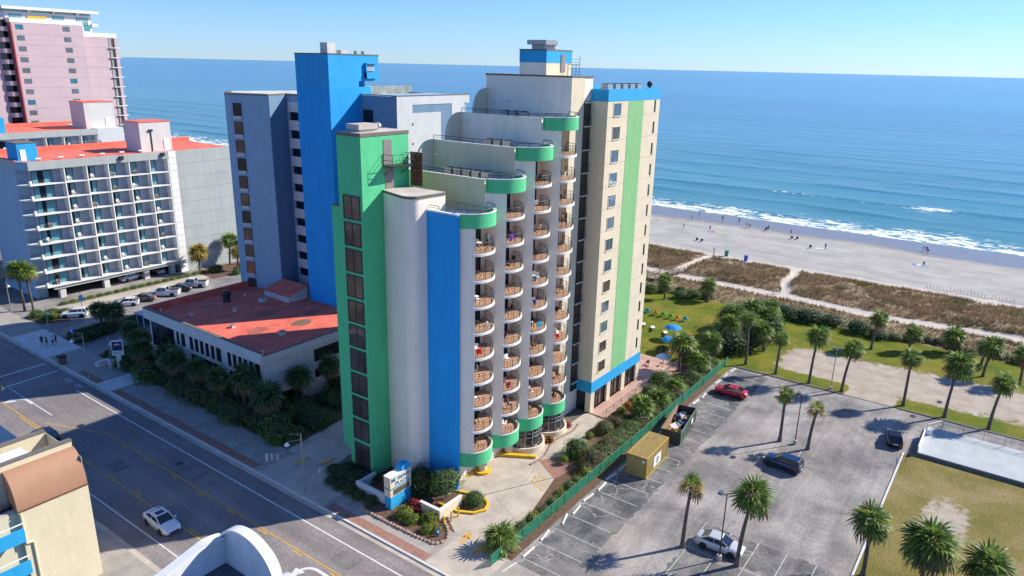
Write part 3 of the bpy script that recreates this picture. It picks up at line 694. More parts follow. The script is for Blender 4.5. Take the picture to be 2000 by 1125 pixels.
# east block with the blue bands
XE = 13.9
part('east_block', mer, cream, (0.0, XE, 0.0, YNORTH, 2.9, 40.9))
part('east_core', mer, wine_int, (0.9, XE-0.7, 1.0, YNORTH-0.5, 0.0, 2.92))
part('top_band', mer, sky_p, (-0.03, XE+0.03, -0.03, 2.25, 39.65, 41.0), (1.9, XE+0.03, 2.25, YNORTH+0.03, 39.65, 40.995))
part('base_band', mer, sky_p, (-0.05, XE+0.05, -0.05, 2.24, 2.88, 4.4), (1.9, XE+0.05, 2.24, YNORTH+0.05, 2.88, 4.395))
part('green_stripe', mer, mint_p, (5.15, 9.2, -0.025, 0.1, 4.42, 39.63))
mb = MB()
for k in range(13): mb.box(0.02, XE-0.02, -0.012, 0.05, 5.22+FH*k, 5.235+FH*k, 0)
mb.obj('wall_joints', flash, mer)
part('roof', mer, roof_tan, (0.3, XE-0.3, 0.3, YNORTH-0.3, 40.85, 40.93))
for k in range(5):
    x = 1.6+1.9*k; u = MB().box(x, x+1.2, 1.0, 2.0, 40.93, 41.55, 0).box(x+0.1, x+1.1, 1.1, 1.9, 41.55, 41.62, 1); u.obj('air_conditioner', [grey_metal, black_m], mer)
MB().ball((12.6, 1.0, 41.5), 0.38, m=0).cyl((12.6, 1.0, 40.9), (12.6, 1.0, 41.4), 0.12).obj('roof_vent', dark_metal, mer)
win_me = MB().box(-0.88, 0.88, -0.030, 0.04, -0.80, 0.62, 0).box(-0.02, 0.02, -0.040, 0.0, -0.80, 0.62, 1).box(-0.95, 0.95, -0.10, 0.03, -0.92, -0.80, 2).box(-0.95, -0.88, -0.05, 0.03, -0.8, 0.68, 2).box(0.88, 0.95, -0.05, 0.03, -0.8, 0.68, 2).box(-0.95, 0.95, -0.05, 0.03, 0.62, 0.70, 2)
win_a = win_me.mesh('window', [glass_blue, grey_metal, cream]); win_b = win_me.mesh('window', [glass_brown, grey_metal, cream])
slit = MB().box(-0.2, 0.2, -0.035, 0.04, -0.8, 0.7, 0).mesh('slit_window', [glass_dark])
for k in range(13):
    z = 6.15+FH*k
    ob('window', win_b if k in (0, 1, 11, 4) else win_a, mer, (2.35, 0.0, z)); ob('slit_window', slit, mer, (12.5, 0.0, z+0.1))
# recessed glazed balconies between the tower and the east block
part('recess_glazing', mer, glass_dark, (-1.55, -0.02, 2.20, 2.3, 3.0, 39.6))
for k in range(14):
    z = F0+FH*k
    so_ = part('recess_slab', mer, concrete_w, (-1.54, -0.04, 1.98, 2.2, z-0.16, z-0.02))
    if k < 13:
        mb = MB(); mb.tube([(-1.52, 2.0, z+1.0), (-0.06, 2.0, z+1.0)], 0.025)
        for j in range(8): mb.cyl((-1.5+0.2*j, 2.0, z), (-1.5+0.2*j, 2.0, z+1.0), 0.012, n=3, cap=False)
        mb.obj('recess_rail', dark_metal, mer)
# ground floor of the east block: piers and tall glazed doors
for x in (0.0, 4.35, 8.55, 12.9): part('pier', mer, cream, (x, x+1.0, 0.0, 0.8, 0.0, 2.9))
for x in (1.0, 5.35, 9.55):
    w = 3.35 if x < 9 else 3.35
    g_ = part('shopfront', mer, concrete, (x, x+w, 0.2, 0.5, 0.0, 0.1))
    for t in range(4):
        for (z0, z1) in ((0.12, 2.14), (2.26, 2.54)): part('pane', g_, glass_dark if t % 2 else glass_brown, (x+w*t/4+0.05, x+w*(t+1)/4-0.05, 0.35, 0.40, z0, z1))
    mb = MB()
    for t in (0, 0.25, 0.5, 0.75, 1.0): mb.box(x+t*w-0.05, x+t*w+0.05, 0.28, 0.36, 0.1, 2.6)
    mb.box(x, x+w, 0.28, 0.35, 2.15, 2.25).box(x, x+w, 0.28, 0.35, 2.55, 2.88); mb.obj('shopfront_frame', dark_metal, g_)
part('shopfront', mer, glass_dark, (0.35, 0.42, 0.8, 4.2, 0.05, 2.87))
mb = MB()
for k in range(8): mb.cyl((0.4+2.1*k, -2.2, 0.1), (0.4+2.1*k, -2.2, 1.15), 0.03, n=5)
mb.tube([(0.4, -2.2, 1.15), (15.1, -2.2, 1.15)], 0.03); mb.tube([(0.4, -2.2, 0.65), (15.1, -2.2, 0.65)], 0.02)
tag(mb.obj('walkway_railing', dark_metal), 'thin dark railing along the pink paver walkway by the glazed doors', 'railing')

# blue fin wall, cream lift shaft, green stair tower
part('blue_wall', mer, blue_p, (-24.55, -24.22, 1.85, 6.2, 0.0, TOPS[0]-0.1))
part('blue_wall_cap', mer, white_p, (-24.58, -24.19, 1.83, 6.2, TOPS[0]-0.1, TOPS[0]+0.02))
shaft = [(-25.15, 11.2), (-25.75, 9.3), (-26.25, 7.6)] + arc(-25.35, 6.95, 1.05, 165, 262, 9) + [(-23.9, 5.75), (-22.0, 5.6), (-22.0, 11.2)]
MB().prism(shaft, 0.0, 31.0).obj('lift_shaft', shade_cream, mer)
big = [(p[0]+(0.0 if p[0] > -23 else -0.07), p[1]-(0.07 if p[1] < 7 else 0.0)) for p in shaft]
MB().prism(big, 31.0, 31.28, 0, 1).obj('lift_shaft_roof', [flash, roof_grey], mer)
GX0, GX1, GY0, GY1 = -28.0, -21.5, 11.0, 14.4
part('stair_tower', mer, green_p, (GX0, GX1, GY0, GY1, 0.0, 36.6))
part('stair_annex', mer, green_p, (GX0+0.02, GX1-1.0, GY1-0.1, 15.6, 2.7, 29.5))
MB().ext([(GX0+0.02, GY1-0.01, 2.7), (GX0+0.02, 15.6, 2.7), (GX0+0.02, GY1-0.01, 2.1)], (4, 0, 0)).obj('stair_corbel', green_p, mer)
part('annex_flashing', mer, flash, (GX0-0.03, GX1-0.95, GY1, 15.64, 29.5, 29.62))
part('stair_roof', mer, roof_grey, (GX0+0.1, GX1-0.1, GY0+0.1, GY1-0.1, 36.6, 36.93))
part('stair_flashing', mer, flash, (GX0-0.05, GX1+0.05, GY0-0.05, GY0+0.15, 36.58, 36.9), (GX0-0.05, GX0+0.15, GY0+0.15, GY1+0.05, 36.58, 36.9), (GX1-0.15, GX1+0.05, GY0+0.15, GY1+0.05, 36.58, 36.9), (GX0+0.15, GX1-0.15, GY1-0.15, GY1+0.05, 36.58, 36.9))
mb = MB().box(-26.9, -24.9, 12.2, 13.6, 36.93, 37.15, 0).box(-27.2, -24.7, 12.0, 13.8, 37.15, 37.65, 1); mb.cyl((-23.9, 12.9, 36.9), (-23.9, 12.9, 37.2), 0.22, m=0).ball((-23.9, 12.9, 37.35), 0.42, rz=0.35, m=2)
mb.obj('roof_vent', [concrete_w, roof_grey, grey_metal], mer)
swin = MB().box(-0.03, 0.03, -1.12, 1.12, -1.1, 1.1, 0).box(-0.07, 0.02, -0.04, 0.04, -1.1, 1.1, 1)
for (a, b2, c, d) in ((-1.2, 1.2, 1.1, 1.2), (-1.2, 1.2, -1.2, -1.1), (-1.2, -1.12, -1.1, 1.1), (1.12, 1.2, -1.1, 1.1)): swin.box(-0.07, 0.02, a, b2, c, d, 1)
swin_me = swin.mesh('stair_window', [glass_brown, dark_metal])
for k in range(10): ob('stair_window', swin_me, mer, (GX0-0.02, 12.55, 29.65-FH*k))
b_ = MB().box(-0.03, 0.03, -1.2, 1.2, -1.75, 1.55, 0).box(-0.06, 0.02, -1.2, 1.2, 0.85, 0.95, 1).box(-0.06, 0.02, -0.04, 0.04, -1.75, 0.85, 1); b_.obj('stair_window', [glass_brown, dark_metal], mer, loc=(GX0-0.02, 12.55, 2.0))
for (x0, x1, z0, z1) in ((-25.05, -23.9, 33.75, 36.15), (-24.85, -23.75, 31.3, 33.35)): part('service_door', mer, door_grey, (x0, x1, GY0-0.05, GY0+0.02, z0, z1))
mb = MB().box(-25.2, -22.2, 9.6, 10.98, 33.55, 33.68, 0)
for (x, y) in ((-25.2, 9.6), (-23.7, 9.6), (-22.2, 9.6), (-25.2, 10.95)): mb.cyl((x, y, 33.65), (x, y, 34.75), 0.03, n=5)
for z in (34.2, 34.75): mb.tube([(-25.2, 10.95, z), (-25.2, 9.6, z), (-22.2, 9.6, z), (-22.2, 10.9, z)], 0.03)
for x in (-25.0, -22.6): mb.tube([(x, 9.7, 33.55), (x, 10.98, 32.7)], 0.04)
mb.obj('service_platform', [dark_metal], mer)
mb = MB()
for x in (-22.05, -21.55):
    mb.cyl((x, 10.0, 31.3), (x, 10.0, 34.8), 0.035, n=5)
for k in range(12): mb.cyl((-22.05, 10.0, 31.5+0.29*k), (-21.55, 10.0, 31.5+0.29*k), 0.02, n=4)
for k in range(4):
    z = 32.2+0.8*k; mb.tube([(-22.05, 10.0, z), (-22.15, 9.5, z), (-21.8, 9.3, z), (-21.45, 9.5, z), (-21.55, 10.0, z)], 0.02, 4)
mb.box(-21.3, -21.25, 9.3, 10.95, 31.3, 34.75)
mb.obj('cage_ladder', mat('rusty_metal', (0.14, 0.06, 0.045), 0.8, 0.3, 2), mer)
# ---------------------------------------------------------------- blue hotel with its red-roofed podium
blu = thing('blue_hotel', 'tall blue and grey hotel tower standing behind the low red roofed building', 'hotel')
Z0 = 7.0
part('blue_tower', blu, blue_p, (-7.7, 0.0, 39.0, 46.0, Z0, 40.0))
part('blue_tower_head', blu, sky_p, (-7.7, 1.6, 39.0, 46.0, 40.8, 44.3))
part('blue_tower_neck', blu, sky_p, (-7.69, -2.3, 39.01, 45.99, 39.9, 40.85), (-2.35, 0.1, 40.4, 45.98, 38.0, 40.84))
part('blue_tower_flashing', blu, flash, (-7.75, 1.65, 38.95, 46.05, 44.3, 44.45))
h_ = part('hooded_louvre', blu, sky_p, (-1.15, 1.0, 38.55, 39.0, 43.15, 43.3), (-1.15, -1.0, 38.6, 39.0, 41.1, 43.15), (-1.15, 1.0, 38.5, 39.0, 41.15, 42.0))
mb = MB()
for k in range(6): mb.box(-0.95, 0.6, 38.85, 39.0, 42.2+0.15*k, 42.29+0.15*k)
mb.obj('louvre', concrete_w, h_)
part('roof_vent', blu, concrete_w, (-5.6, -4.2, 41.5, 43.0, 44.45, 45.9)); part('roof_vent', blu, concrete_w, (-3.6, -2.4, 41.0, 42.0, 44.45, 44.95))
for x in (-0.9, 0.5): MB().cyl((x, 41.0, 44.4), (x, 41.0, 44.9), 0.25, n=8).obj('roof_vent', grey_metal, blu)
part('access_hatch', blu, white_p, (-1.1, -0.3, 39.6, 39.7, 38.95, 39.75))
# north wing with angled front and column of windows
Wp = [(-10.0, 60.3), (-9.7, 58.9), (-7.5, 53.0), (-3.6, 54.0), (-3.4, 46.1), (9, 46.1), (12, 62), (-6, 66)]
MB().prism(Wp, Z0, 38.3, 0).obj('wing_wall', greyblue, blu)
MB().prism([(p[0]*1.0-0.05 if p[0] < 0 else p[0], p[1]-0.05) for p in Wp], 38.3, 38.5, 0).obj('wing_flashing', flash, blu)
MB().prism([(-8.8, 60.2), (-8.6, 58.9), (-6.9, 54.2), (-3, 55), (-2.8, 47), (8.3, 47), (11, 61), (-5.6, 65)], 38.5, 38.53).obj('wing_roof', mat('pale_roof_coating', (0.55, 0.56, 0.50), 0.9, 0.2, 0.5), blu)
MB().ext([(-7.53, 52.98, Z0), (-7.53, 52.98, 38.28), (-3.62, 53.98, 38.28), (-3.62, 53.98, Z0)], (0.03, -0.08, 0)).obj('wing_return', shade_blue, blu)  # sheet over the return wall, its shade painted in
d = Vector((-7.5+9.7, 53.0-58.9, 0)).normalized(); nn = Vector((-d.y, d.x, 0)); nn = -nn if nn.x > 0 else nn
aw = math.atan2(d.y, d.x)
w_me = MB().box(0, 1.35, -0.06, 0.05, 0.25, 2.1, 0).box(-0.04, 1.39, -0.12, 0.02, -0.2, 0.25, 2).box(-0.06, 0.0, -0.1, 0.04, -0.2, 2.16, 1).box(1.35, 1.41, -0.1, 0.04, -0.2, 2.16, 1).box(0.0, 1.35, -0.1, 0.04, 2.1, 2.18, 1)
wa, wb = w_me.mesh('wing_window', [glass_brown, dark_metal, concrete_w]), w_me.mesh('wing_window', [glass_dark, dark_metal, concrete_w])
wc = w_me.mesh('wing_window', [mat('orange_blind', (0.45, 0.15, 0.06), 0.8, 0.2, 2), dark_metal, concrete_w])  # one window with a plain orange blind
for k in range(11):
    z = 34.9-2.75*k
    p = Vector((-9.7, 58.9, z)) + d*0.15
    ob('wing_window', wc if k == 9 else (wa if k % 3 else wb), blu, p, aw)
# striped window column beside the tower
for k in range(11):
    z = 34.6-2.75*k
    part('stair_panel', blu, white_p if k < 40 else white_p, (-3.66, -3.5, 46.2, 53.6, z+1.25, z+2.75))
    part('stair_window', blu, glass_dark, (-3.58, -3.45, 46.2, 53.5, z, z+1.25))
# south wing
part('south_wing', blu, greyblue, (-2.0, 13.2, 32.0, 39.6, Z0, 38.9))
part('south_wing_front', blu, ltgrey, (-1.98, 13.8, 31.9, 33.0, 37.75, 38.95), (-1.99, 1.1, 31.9, 32.0, Z0, 37.75), (9.6, 12.6, 31.9, 32.0, Z0, 37.75), (1.1, 7.2, 31.93, 32.0, Z0, 36.6))
part('south_wing_west', blu, shade_blue, (-2.04, -1.99, 31.95, 39.6, Z0, 38.88))  # west face of the grey wing, coloured as in shade
part('south_wing_recess', blu, shade_blue, (7.2, 9.6, 31.96, 31.99, Z0, 37.75), (1.1, 7.2, 31.96, 31.99, 36.6, 37.75))
part('wing_flashing', blu, flash, (-2.08, 13.85, 31.86, 32.1, 38.95, 39.08), (-2.08, -1.85, 32.1, 39.6, 38.95, 39.08))
part('wing_parapet', blu, mat('weathered_parapet', (0.30, 0.34, 0.32), 0.9, 0.25, 0.6, streak=0.3), (-1.8, 13.6, 44.0, 44.3, 37.5, 39.9), (13.2, 13.5, 32.2, 44, 37.4, 38.9))
MB().box(-1.8, 13.2, 39.6, 44, Z0, 38.2).obj('south_wing_roof', roof_grey, blu)
for k in range(10):
    z = 36.0-2.75*k; part('wing_window', blu, glass_dark, (-2.09, -2.03, 36.6, 38.6, z-0.9, z+0.9))
for k in range(6):
    part('wall_light', blu, dark_metal, (1.0, 1.2, 31.85, 31.93, 34.9-2.75*k, 35.2-2.75*k))
# podium
pod = thing('podium_building', 'low pale building with flat red roof and strips of narrow windows', 'building')
PX0, PX1, PY0, PY1, PZ = -26.4, -1.0, 32.0, 58.8, 7.3
part('wall', pod, ltgrey, (PX0+0.01, PX0+0.3, PY0, PY1, 2.4, PZ), (PX0+0.3, PX1, PY0+0.01, PY0+0.3, 2.4, PZ), (PX0+0.3, PX1, PY1-0.3, PY1, 2.4, PZ))
part('floor_slab', pod, concrete, (PX0+0.3, PX1, PY0+0.3, PY1-0.3, 4.6, 4.8), (PX0+0.3, PX1, PY0+0.3, PY1-0.3, 2.3, 2.5))
part('core', pod, wine_int, (PX0+3, PX1, PY0+3, PY1-3, 0, 7.0))
part('roof', pod, red_roof, (PX0-0.2, PX1+8, PY0-0.1, PY1+0.3, 7.9, 8.1))
part('fascia', pod, ltgrey, (PX0-0.5, PX0-0.1, PY0-0.3, PY1+0.6, 7.25, 8.75), (PX0-0.1, PX1, PY0-0.3, PY0-0.1, 7.25, 8.25), (PX0-0.1, PX1+6, PY1+0.3, PY1+0.6, 7.25, 8.95))
part('fascia_cap', pod, flash, (PX0-0.55, PX0-0.05, PY0-0.35, PY1+0.65, 8.75, 8.85), (PX0-0.05, PX1, PY0-0.35, PY0-0.05, 8.25, 8.33))
part('parapet', pod, red_roof, (PX0-0.1, PX0+0.0, PY0-0.1, PY1+0.3, 8.1, 8.72), (PX0, PX1+6, PY1+0.1, PY1+0.29, 8.1, 9.0))
part('soffit', pod, concrete_w, (PX0-0.1, PX1, PY0-0.1, PY1+0.3, 7.3, 7.5))
for k in range(2): part('corner_pier', pod, ltgrey, (PX0-0.06, PX0+0.3, PY1-0.5 if k else PY0-0.05, PY1 if k else PY0+0.5, 0, 2.4))
part('lower_wall', pod, concrete_w, (PX0+0.25, PX0+0.5, PY0+0.5, PY0+6, 0.0, 2.4), (PX0+6, PX1, PY0+0.25, PY0+0.5, 0.0, 2.4))
gl = part('corner_window', pod, dark_metal, (PX0-0.04, PX0+0.02, 52.4, 58.2, 3.3, 7.2))
for k in range(4):
    for (z0, z1) in ((3.35, 5.2), (5.3, 7.15)): part('pane', gl, glass_dark, (PX0-0.08, PX0-0.041, 52.5+1.42*k, 53.82+1.42*k, z0, z1))
mb = MB()
for k in range(5): mb.box(PX0-0.13, PX0-0.06, 52.4+1.42*k, 52.5+1.42*k, 3.3, 7.2)
mb.box(PX0-0.12, PX0-0.07, 52.4, 58.2, 5.2, 5.3); mb.obj('window_frame', dark_metal, gl)
def strip_windows(y0, y1, n):
    w = (y1-y0)/n
    for k in range(n):
        part('window', pod, glass_dark, (PX0-0.03, PX0+0.02, y0+w*k+0.08, y0+w*(k+1)-0.22, 5.0, 6.9))
        part('pilaster', pod, white_p, (PX0-0.16, PX0-0.02, y0+w*(k+1)-0.22, y0+w*(k+1)+0.04, 4.95, 6.95))
strip_windows(49.6, 51.9, 2); strip_windows(41.0, 48.6, 6); strip_windows(32.6, 39.7, 6)
for (y0, y1) in ((45.8, 48.4), (43.4, 45.6), (41.2, 43.2), (37.0, 39.4), (33.4, 36.6)): part('window', pod, glass_dark, (PX0-0.03, PX0+0.02, y0, y1, 3.0, 4.4))
part('window', pod, glass_dark, (-18.5, -9.0, PY0-0.05, PY0+0.02, 4.9, 6.6)); part('window', pod, glass_dark, (-18.5, -9.0, PY0-0.05, PY0+0.02, 2.6, 3.8))
# skylight boxes on the red roof
mb = MB().ext([(-11.0, 46.8, 8.1), (-11.0, 46.8, 9.0), (-7.4, 46.8, 10.0), (-7.4, 46.8, 8.1)], (0, 6.0, 0), 0)
mb.obj('roof_box', ltgrey, pod)
MB().add([(-11.2, 46.6, 9.02), (-7.4, 46.6, 10.06), (-7.4, 53.0, 10.06), (-11.2, 53.0, 9.02)], [(0, 1, 2, 3)]).obj('roof_box_lid', red_roof, pod)
MB().cyl((-16.5, 54.5, 8.1), (-16.5, 54.5, 9.3), 0.55, n=12).ball((-16.5, 54.5, 9.4), 0.75, rz=0.5).obj('roof_vent', dark_metal, pod)
MB().prism([(-15.3+1.5*math.cos(t*0.5)*(1+0.2*math.sin(3*t*0.5)), 38.3+1.2*math.sin(t*0.5)) for t in range(12)], 8.1, 8.112).obj('roof_patch', mat('roof_stain', (0.16, 0.12, 0.08), 0.9, 0.3, 1), pod)
for (x, y) in ((-25.0, 58), (-25.6, 33), (-13, 55)): MB().cyl((x, y, 8.1), (x, y, 8.4), 0.14).obj('roof_pipe', white_p, pod)

for k in range(7): part('roof_seam', pod, mat('roof_seam_red', (0.44, 0.10, 0.08), 0.8, .15, 1), (PX0+0.1, -8.0, PY0+2.5+3.6*k, PY0+2.58+3.6*k, 8.1, 8.115))
for k, (x, y, w, h) in enumerate(((-20, 36.5, 0.7, 0.5), (-22.5, 44.0, 0.5, 0.35), (-13.0, 50.5, 0.9, 0.6), (-18.5, 49.5, 0.4, 0.5), (-23.5, 52.5, 0.5, 0.3), (-9.5, 35.5, 0.8, 0.6))):
    MB().box(x-w/2, x+w/2, y-w/2, y+w/2, 8.1, 8.1+h, 0).box(x-w/2-0.06, x+w/2+0.06, y-w/2-0.06, y+w/2+0.06, 8.1+h, 8.16+h, 1).obj('roof_vent', [concrete_w, grey_metal], pod)
for (x, y, r_) in ((-21, 40.5, 1.6), (-16, 45.5, 1.9), (-19.5, 54.5, 1.4), (-11.5, 41.0, 1.3)): MB().prism([(x+r_*(1+0.25*math.sin(3*t+x))*math.cos(t*0.35), y+0.7*r_*(1+0.2*math.cos(2*t))*math.sin(t*0.35)) for t in range(18)], 8.1, 8.106).obj('water_stain', mat('roof_damp_stain', (0.40, 0.115, 0.09), 0.7, .25, 0.8), pod)
# ---------------------------------------------------------------- grey balcony hotels, pink tower
hgrey = mat('hotel_grey_render', (0.39, 0.42, 0.41), 0.85, 0.06, 0.4, 0.2, 9, streak=0.1)
def balcony_hotel(name, label, x0, y0, div, ztop, nfl, first, fh, xe, bigfirst, panels, seed, zroof=None, depth=17.0, floors_from=0):
    h = thing(name, label, 'hotel', (0, 0, 0)); rr = random.Random(seed)
    xr = div[-1]; yb = y0+1.55
    part('back_wall', h, mat('periwinkle_stucco', (0.36, 0.41, 0.50), 0.85, 0.05, 0.4), (x0+0.9, xr, yb, y0+depth, first-0.1, ztop-1.4))
    part('west_wall', h, greyblue, (x0-0.9, x0+0.9, y0+3.0, y0+depth, 0.0, ztop-1.2))
    part('fascia', h, hgrey, (x0, xr+0.02, y0-0.05, y0+0.25, ztop-1.45, ztop), (x0-1.0, x0+0.0, y0+2.5, y0+depth, ztop-1.2, ztop))
    MB().ext([(x0, y0-0.05, ztop-1.45), (x0, y0-0.05, ztop), (x0-1.0, y0+2.5, ztop), (x0-1.0, y0+2.5, ztop-1.45)], (0.15, 0.12, 0)).obj('fascia', greyblue, h)
    part('ceiling_slab', h, white_p, (x0+0.05, xr, y0+0.25, y0+depth, ztop-1.5, ztop-1.38))
    part('roof', h, red_roof, (x0+0.0, xe-0.2, y0+0.2, y0+depth-0.2, ztop-0.35, ztop-0.2))
    part('roof_parapet', h, red_roof, (x0-0.5, xe, y0+depth-0.4, y0+depth, ztop-0.3, ztop+0.75), (x0-0.95, x0-0.5, y0+2.7, y0+depth, ztop-0.3, ztop+0.1))
    # each room: glazed door, divider; each floor: slab and railing
    for k in range(floors_from, nfl):
        z = first+fh*k
        s = part('floor_slab', h, white_p, (x0-0.05, xr, y0, yb, z-0.12, z+0.06))
        MB().ext([(x0-0.05, y0, z-0.12), (x0-0.05, y0, z+0.06), (x0-1.6, y0+1.6, z+0.06), (x0-1.6, y0+1.6, z-0.12)], (0.9, 1.6, 0)).obj('corner_slab', white_p, h)
        mb = MB(); mb.tube([(x0+0.4, y0+0.08, z+1.0), (xr, y0+0.08, z+1.0)], 0.022, 4); mb.tube([(x0+0.4, y0+0.08, z+0.55), (xr, y0+0.08, z+0.55)], 0.012, 3)
        for q in range(int((xr-x0)/0.5)): mb.cyl((x0+0.4+0.5*q, y0+0.08, z+0.06), (x0+0.4+0.5*q, y0+0.08, z+1.0), 0.009, n=3, cap=False)
        mb.obj('railing', dark_metal, s)
        mb = MB(); mb.tube([(x0-0.1, y0+0.1, z+1.0), (x0-1.5, y0+1.6, z+1.0), (x0-1.0, y0+2.6, z+1.0)], 0.03, 4)
        for q in range(9): mb.cyl((x0-0.1-0.16*q, y0+0.1+0.17*q, z), (x0-0.1-0.16*q, y0+0.1+0.17*q, z+1.0), 0.014, n=3, cap=False)
        mb.obj('corner_railing', dark_metal, h)
        part('corner_post', h, white_p, (x0-0.12, x0+0.3, y0+0.05, y0+0.5, z+0.06, z+0.75))
        xs = [x0] + div
        for i in range(len(xs)-1):
            a, b2 = xs[i], xs[i+1]; w = b2-a
            if i == 0 and bigfirst: ws, we = a+0.9, a+w*0.72
            else: ws, we = a+0.18, a+w*0.50
            kind = rr.random()
            gm = glass_dark if kind < 0.45 else glass_teal
            d_ = part('balcony_door', h, glass_dark, (ws, we, yb-0.05, yb-0.01, z+0.06, z+2.2))
            cw = (we-ws)*rr.uniform(0.35, 0.6)
            part('curtain_pane', d_, mat('teal_curtain', (0.10, 0.28, 0.36), 0.6, 0.15, 1.0), (we-cw, we-0.05, yb-0.08, yb-0.055, z+0.08, z+2.15))
            if i == 0 and bigfirst: part('curtain_pane', d_, MATS['teal_curtain'], (ws+0.05, ws+0.9, yb-0.08, yb-0.055, z+0.08, z+2.15))
            fr_ = MB().box(ws-0.05, ws, yb-0.1, yb-0.01, z+0.06, z+2.25).box(we, we+0.05, yb-0.1, yb-0.01, z+0.06, z+2.25).box(ws, we, yb-0.1, yb-0.01, z+2.2, z+2.26); fr_.obj('door_frame', dark_metal, d_)
            if rr.random() < 0.55:
                cx_ = ws+0.4+rr.random()*0.8; wh_ = rr.random() < 0.6; tag(part('balcony_chair', None, white_p if wh_ else wood_m, (cx_, cx_+0.5, y0+0.6, y0+1.1, z+0.36, z+0.44), (cx_, cx_+0.5, y0+1.08, y0+1.15, z+0.40, z+0.95), (cx_, cx_+0.06, y0+0.6, y0+1.1, z+0.06, z+0.62), (cx_+0.44, cx_+0.5, y0+0.6, y0+1.1, z+0.06, z+0.62)), ('white' if wh_ else 'brown wooden')+' chair on an open balcony of the '+('grey hotel by the car park' if y0 < 120 else 'second grey hotel'), 'chair', 'grey hotel balcony chairs')
            if i < len(xs)-2 or True: part('divider', h, white_p, (b2-0.09, b2+0.09, y0+0.02, yb, z+0.06, z+fh-0.12))
    # blind panelled end
    if panels:
        part('end_core', h, hgrey, (xr+0.1, xe-0.02, y0+0.04, y0+depth, 0.0, ztop-0.25))
        zz = ztop; rows = int(ztop/fh)+1
        for k in range(rows*2):
            a = max(0, ztop-fh*0.5*(k+1)); b2 = ztop-fh*0.5*k-0.05
            if b2 > a+0.1: part('white_panel', h, white_p, (xr+0.15, xr+1.75, y0-0.02, y0+0.05, a, b2))
        for k in range(rows):
            a = max(0, ztop-fh*(k+1)); b2 = ztop-fh*k-0.045
            if b2 > a+0.1: part('wall_panel', h, hgrey, (xr+1.8, xe, y0-0.01, y0+0.05, a, b2))
    return h
h1 = balcony_hotel('balcony_hotel', 'grey hotel with rows of open balconies, teal curtains and red roof beside the car park', -23.1, 100.9, [-17.3, -13.4, -9.5, -5.55, -1.5, 2.3], 25.4, 8, 2.64, 2.67, 17.0, True, True, 3)
for x in (-20.5, -12.5, -4.5, 1.0): part('ground_column', h1, concrete_w, (x-0.5, x+0.5, 101.6, 102.6, 0.0, 2.5))
part('undercroft_wall', h1, wine_int, (-20, 3, 108, 117, 0.0, 2.5)); part('transfer_beam', h1, concrete_w, (-22, 2.2, 101.3, 101.8, 1.9, 2.53))
sb = part('stair_box', h1, mat('white_stucco', (0.62, 0.60, 0.57), 0.85, 0.06, 0.5, streak=0.1), (-1.4, 5.0, 103.6, 109.4, 25.1, 31.0)); part('stair_box_roof', h1, red_roof, (-1.5, 5.1, 103.5, 109.5, 31.0, 31.15))
part('roof_door', h1, white_p, (3.3, 4.4, 103.5, 103.6, 25.2, 27.6)); part('conduit', h1, dark_metal, (0.75, 0.9, 103.45, 103.6, 25.3, 29.4), (0.4, 1.2, 103.3, 103.6, 29.2, 29.6))
part('blue_roof_room', h1, sky_p, (-23.2, -20.0, 104.0, 108.5, 25.2, 28.4)); part('roof_room_cap', h1, flash, (-23.3, -19.9, 103.9, 108.6, 28.4, 28.5)); part('roof_door', h1, white_p, (-22.8, -21.9, 103.9, 104.01, 25.3, 27.3))
for k in range(6):
    x = -20.3+3.7*k; mb = MB().cyl((x, 103.3, 25.1), (x, 103.3, 25.55), 0.16, n=8, m=0); mb.box(x-0.5, x+0.4, 103.0, 103.5, 25.55, 25.75, 1); mb.obj('roof_vent', [red_roof, white_p], h1)
for x in (-7.0, 1.2): MB().box(x-0.35, x+0.35, 100.4, 100.8, 24.5, 25.2).obj('flood_light', dark_metal, h1)
for k in range(7):  # scaffold with debris hung under the lowest balcony
    part('hanging_platform', h1, grey_metal, (-8.8+1.7*k, -7.2+1.7*k, 100.2, 100.85, 2.2, 2.32))

h2 = balcony_hotel('balcony_hotel', 'second grey balcony hotel with red roof, behind the wing with the blue rooftop room', -9.5, 150.0, [-4.0, 0.0, 4.0, 8.0, 11.8], 26.1, 8, 3.2, 2.67, 18.5, False, False, 5, floors_from=5)
part('end_wall', h2, ltgrey, (11.9, 18.4, 149.95, 167, 0, 26.1)); part('lower_wall', h2, greyblue, (-9.4, 11.9, 150.1, 166, 0, 16))
part('stair_box', h2, MATS['white_stucco'], (10.6, 17.8, 152.5, 160, 25.8, 32.3)); part('stair_box_roof', h2, red_roof, (10.5, 17.9, 152.4, 160.1, 32.3, 32.45)); part('roof_door', h2, white_p, (15.4, 16.6, 152.4, 152.5, 26, 28.5))
part('blue_roof_room', h2, sky_p, (-10.5, -7.0, 153, 158, 25.8, 29.3))
part('hanging_platform', h2, white_p, (2.4, 12.0, 148.9, 149.7, 22.3, 22.6)); part('platform_rail', h2, grey_metal, (2.4, 12.0, 148.9, 148.96, 23.2, 23.3), (2.4, 2.5, 148.9, 149.7, 22.6, 23.3), (11.9, 12.0, 148.9, 149.7, 22.6, 23.3))

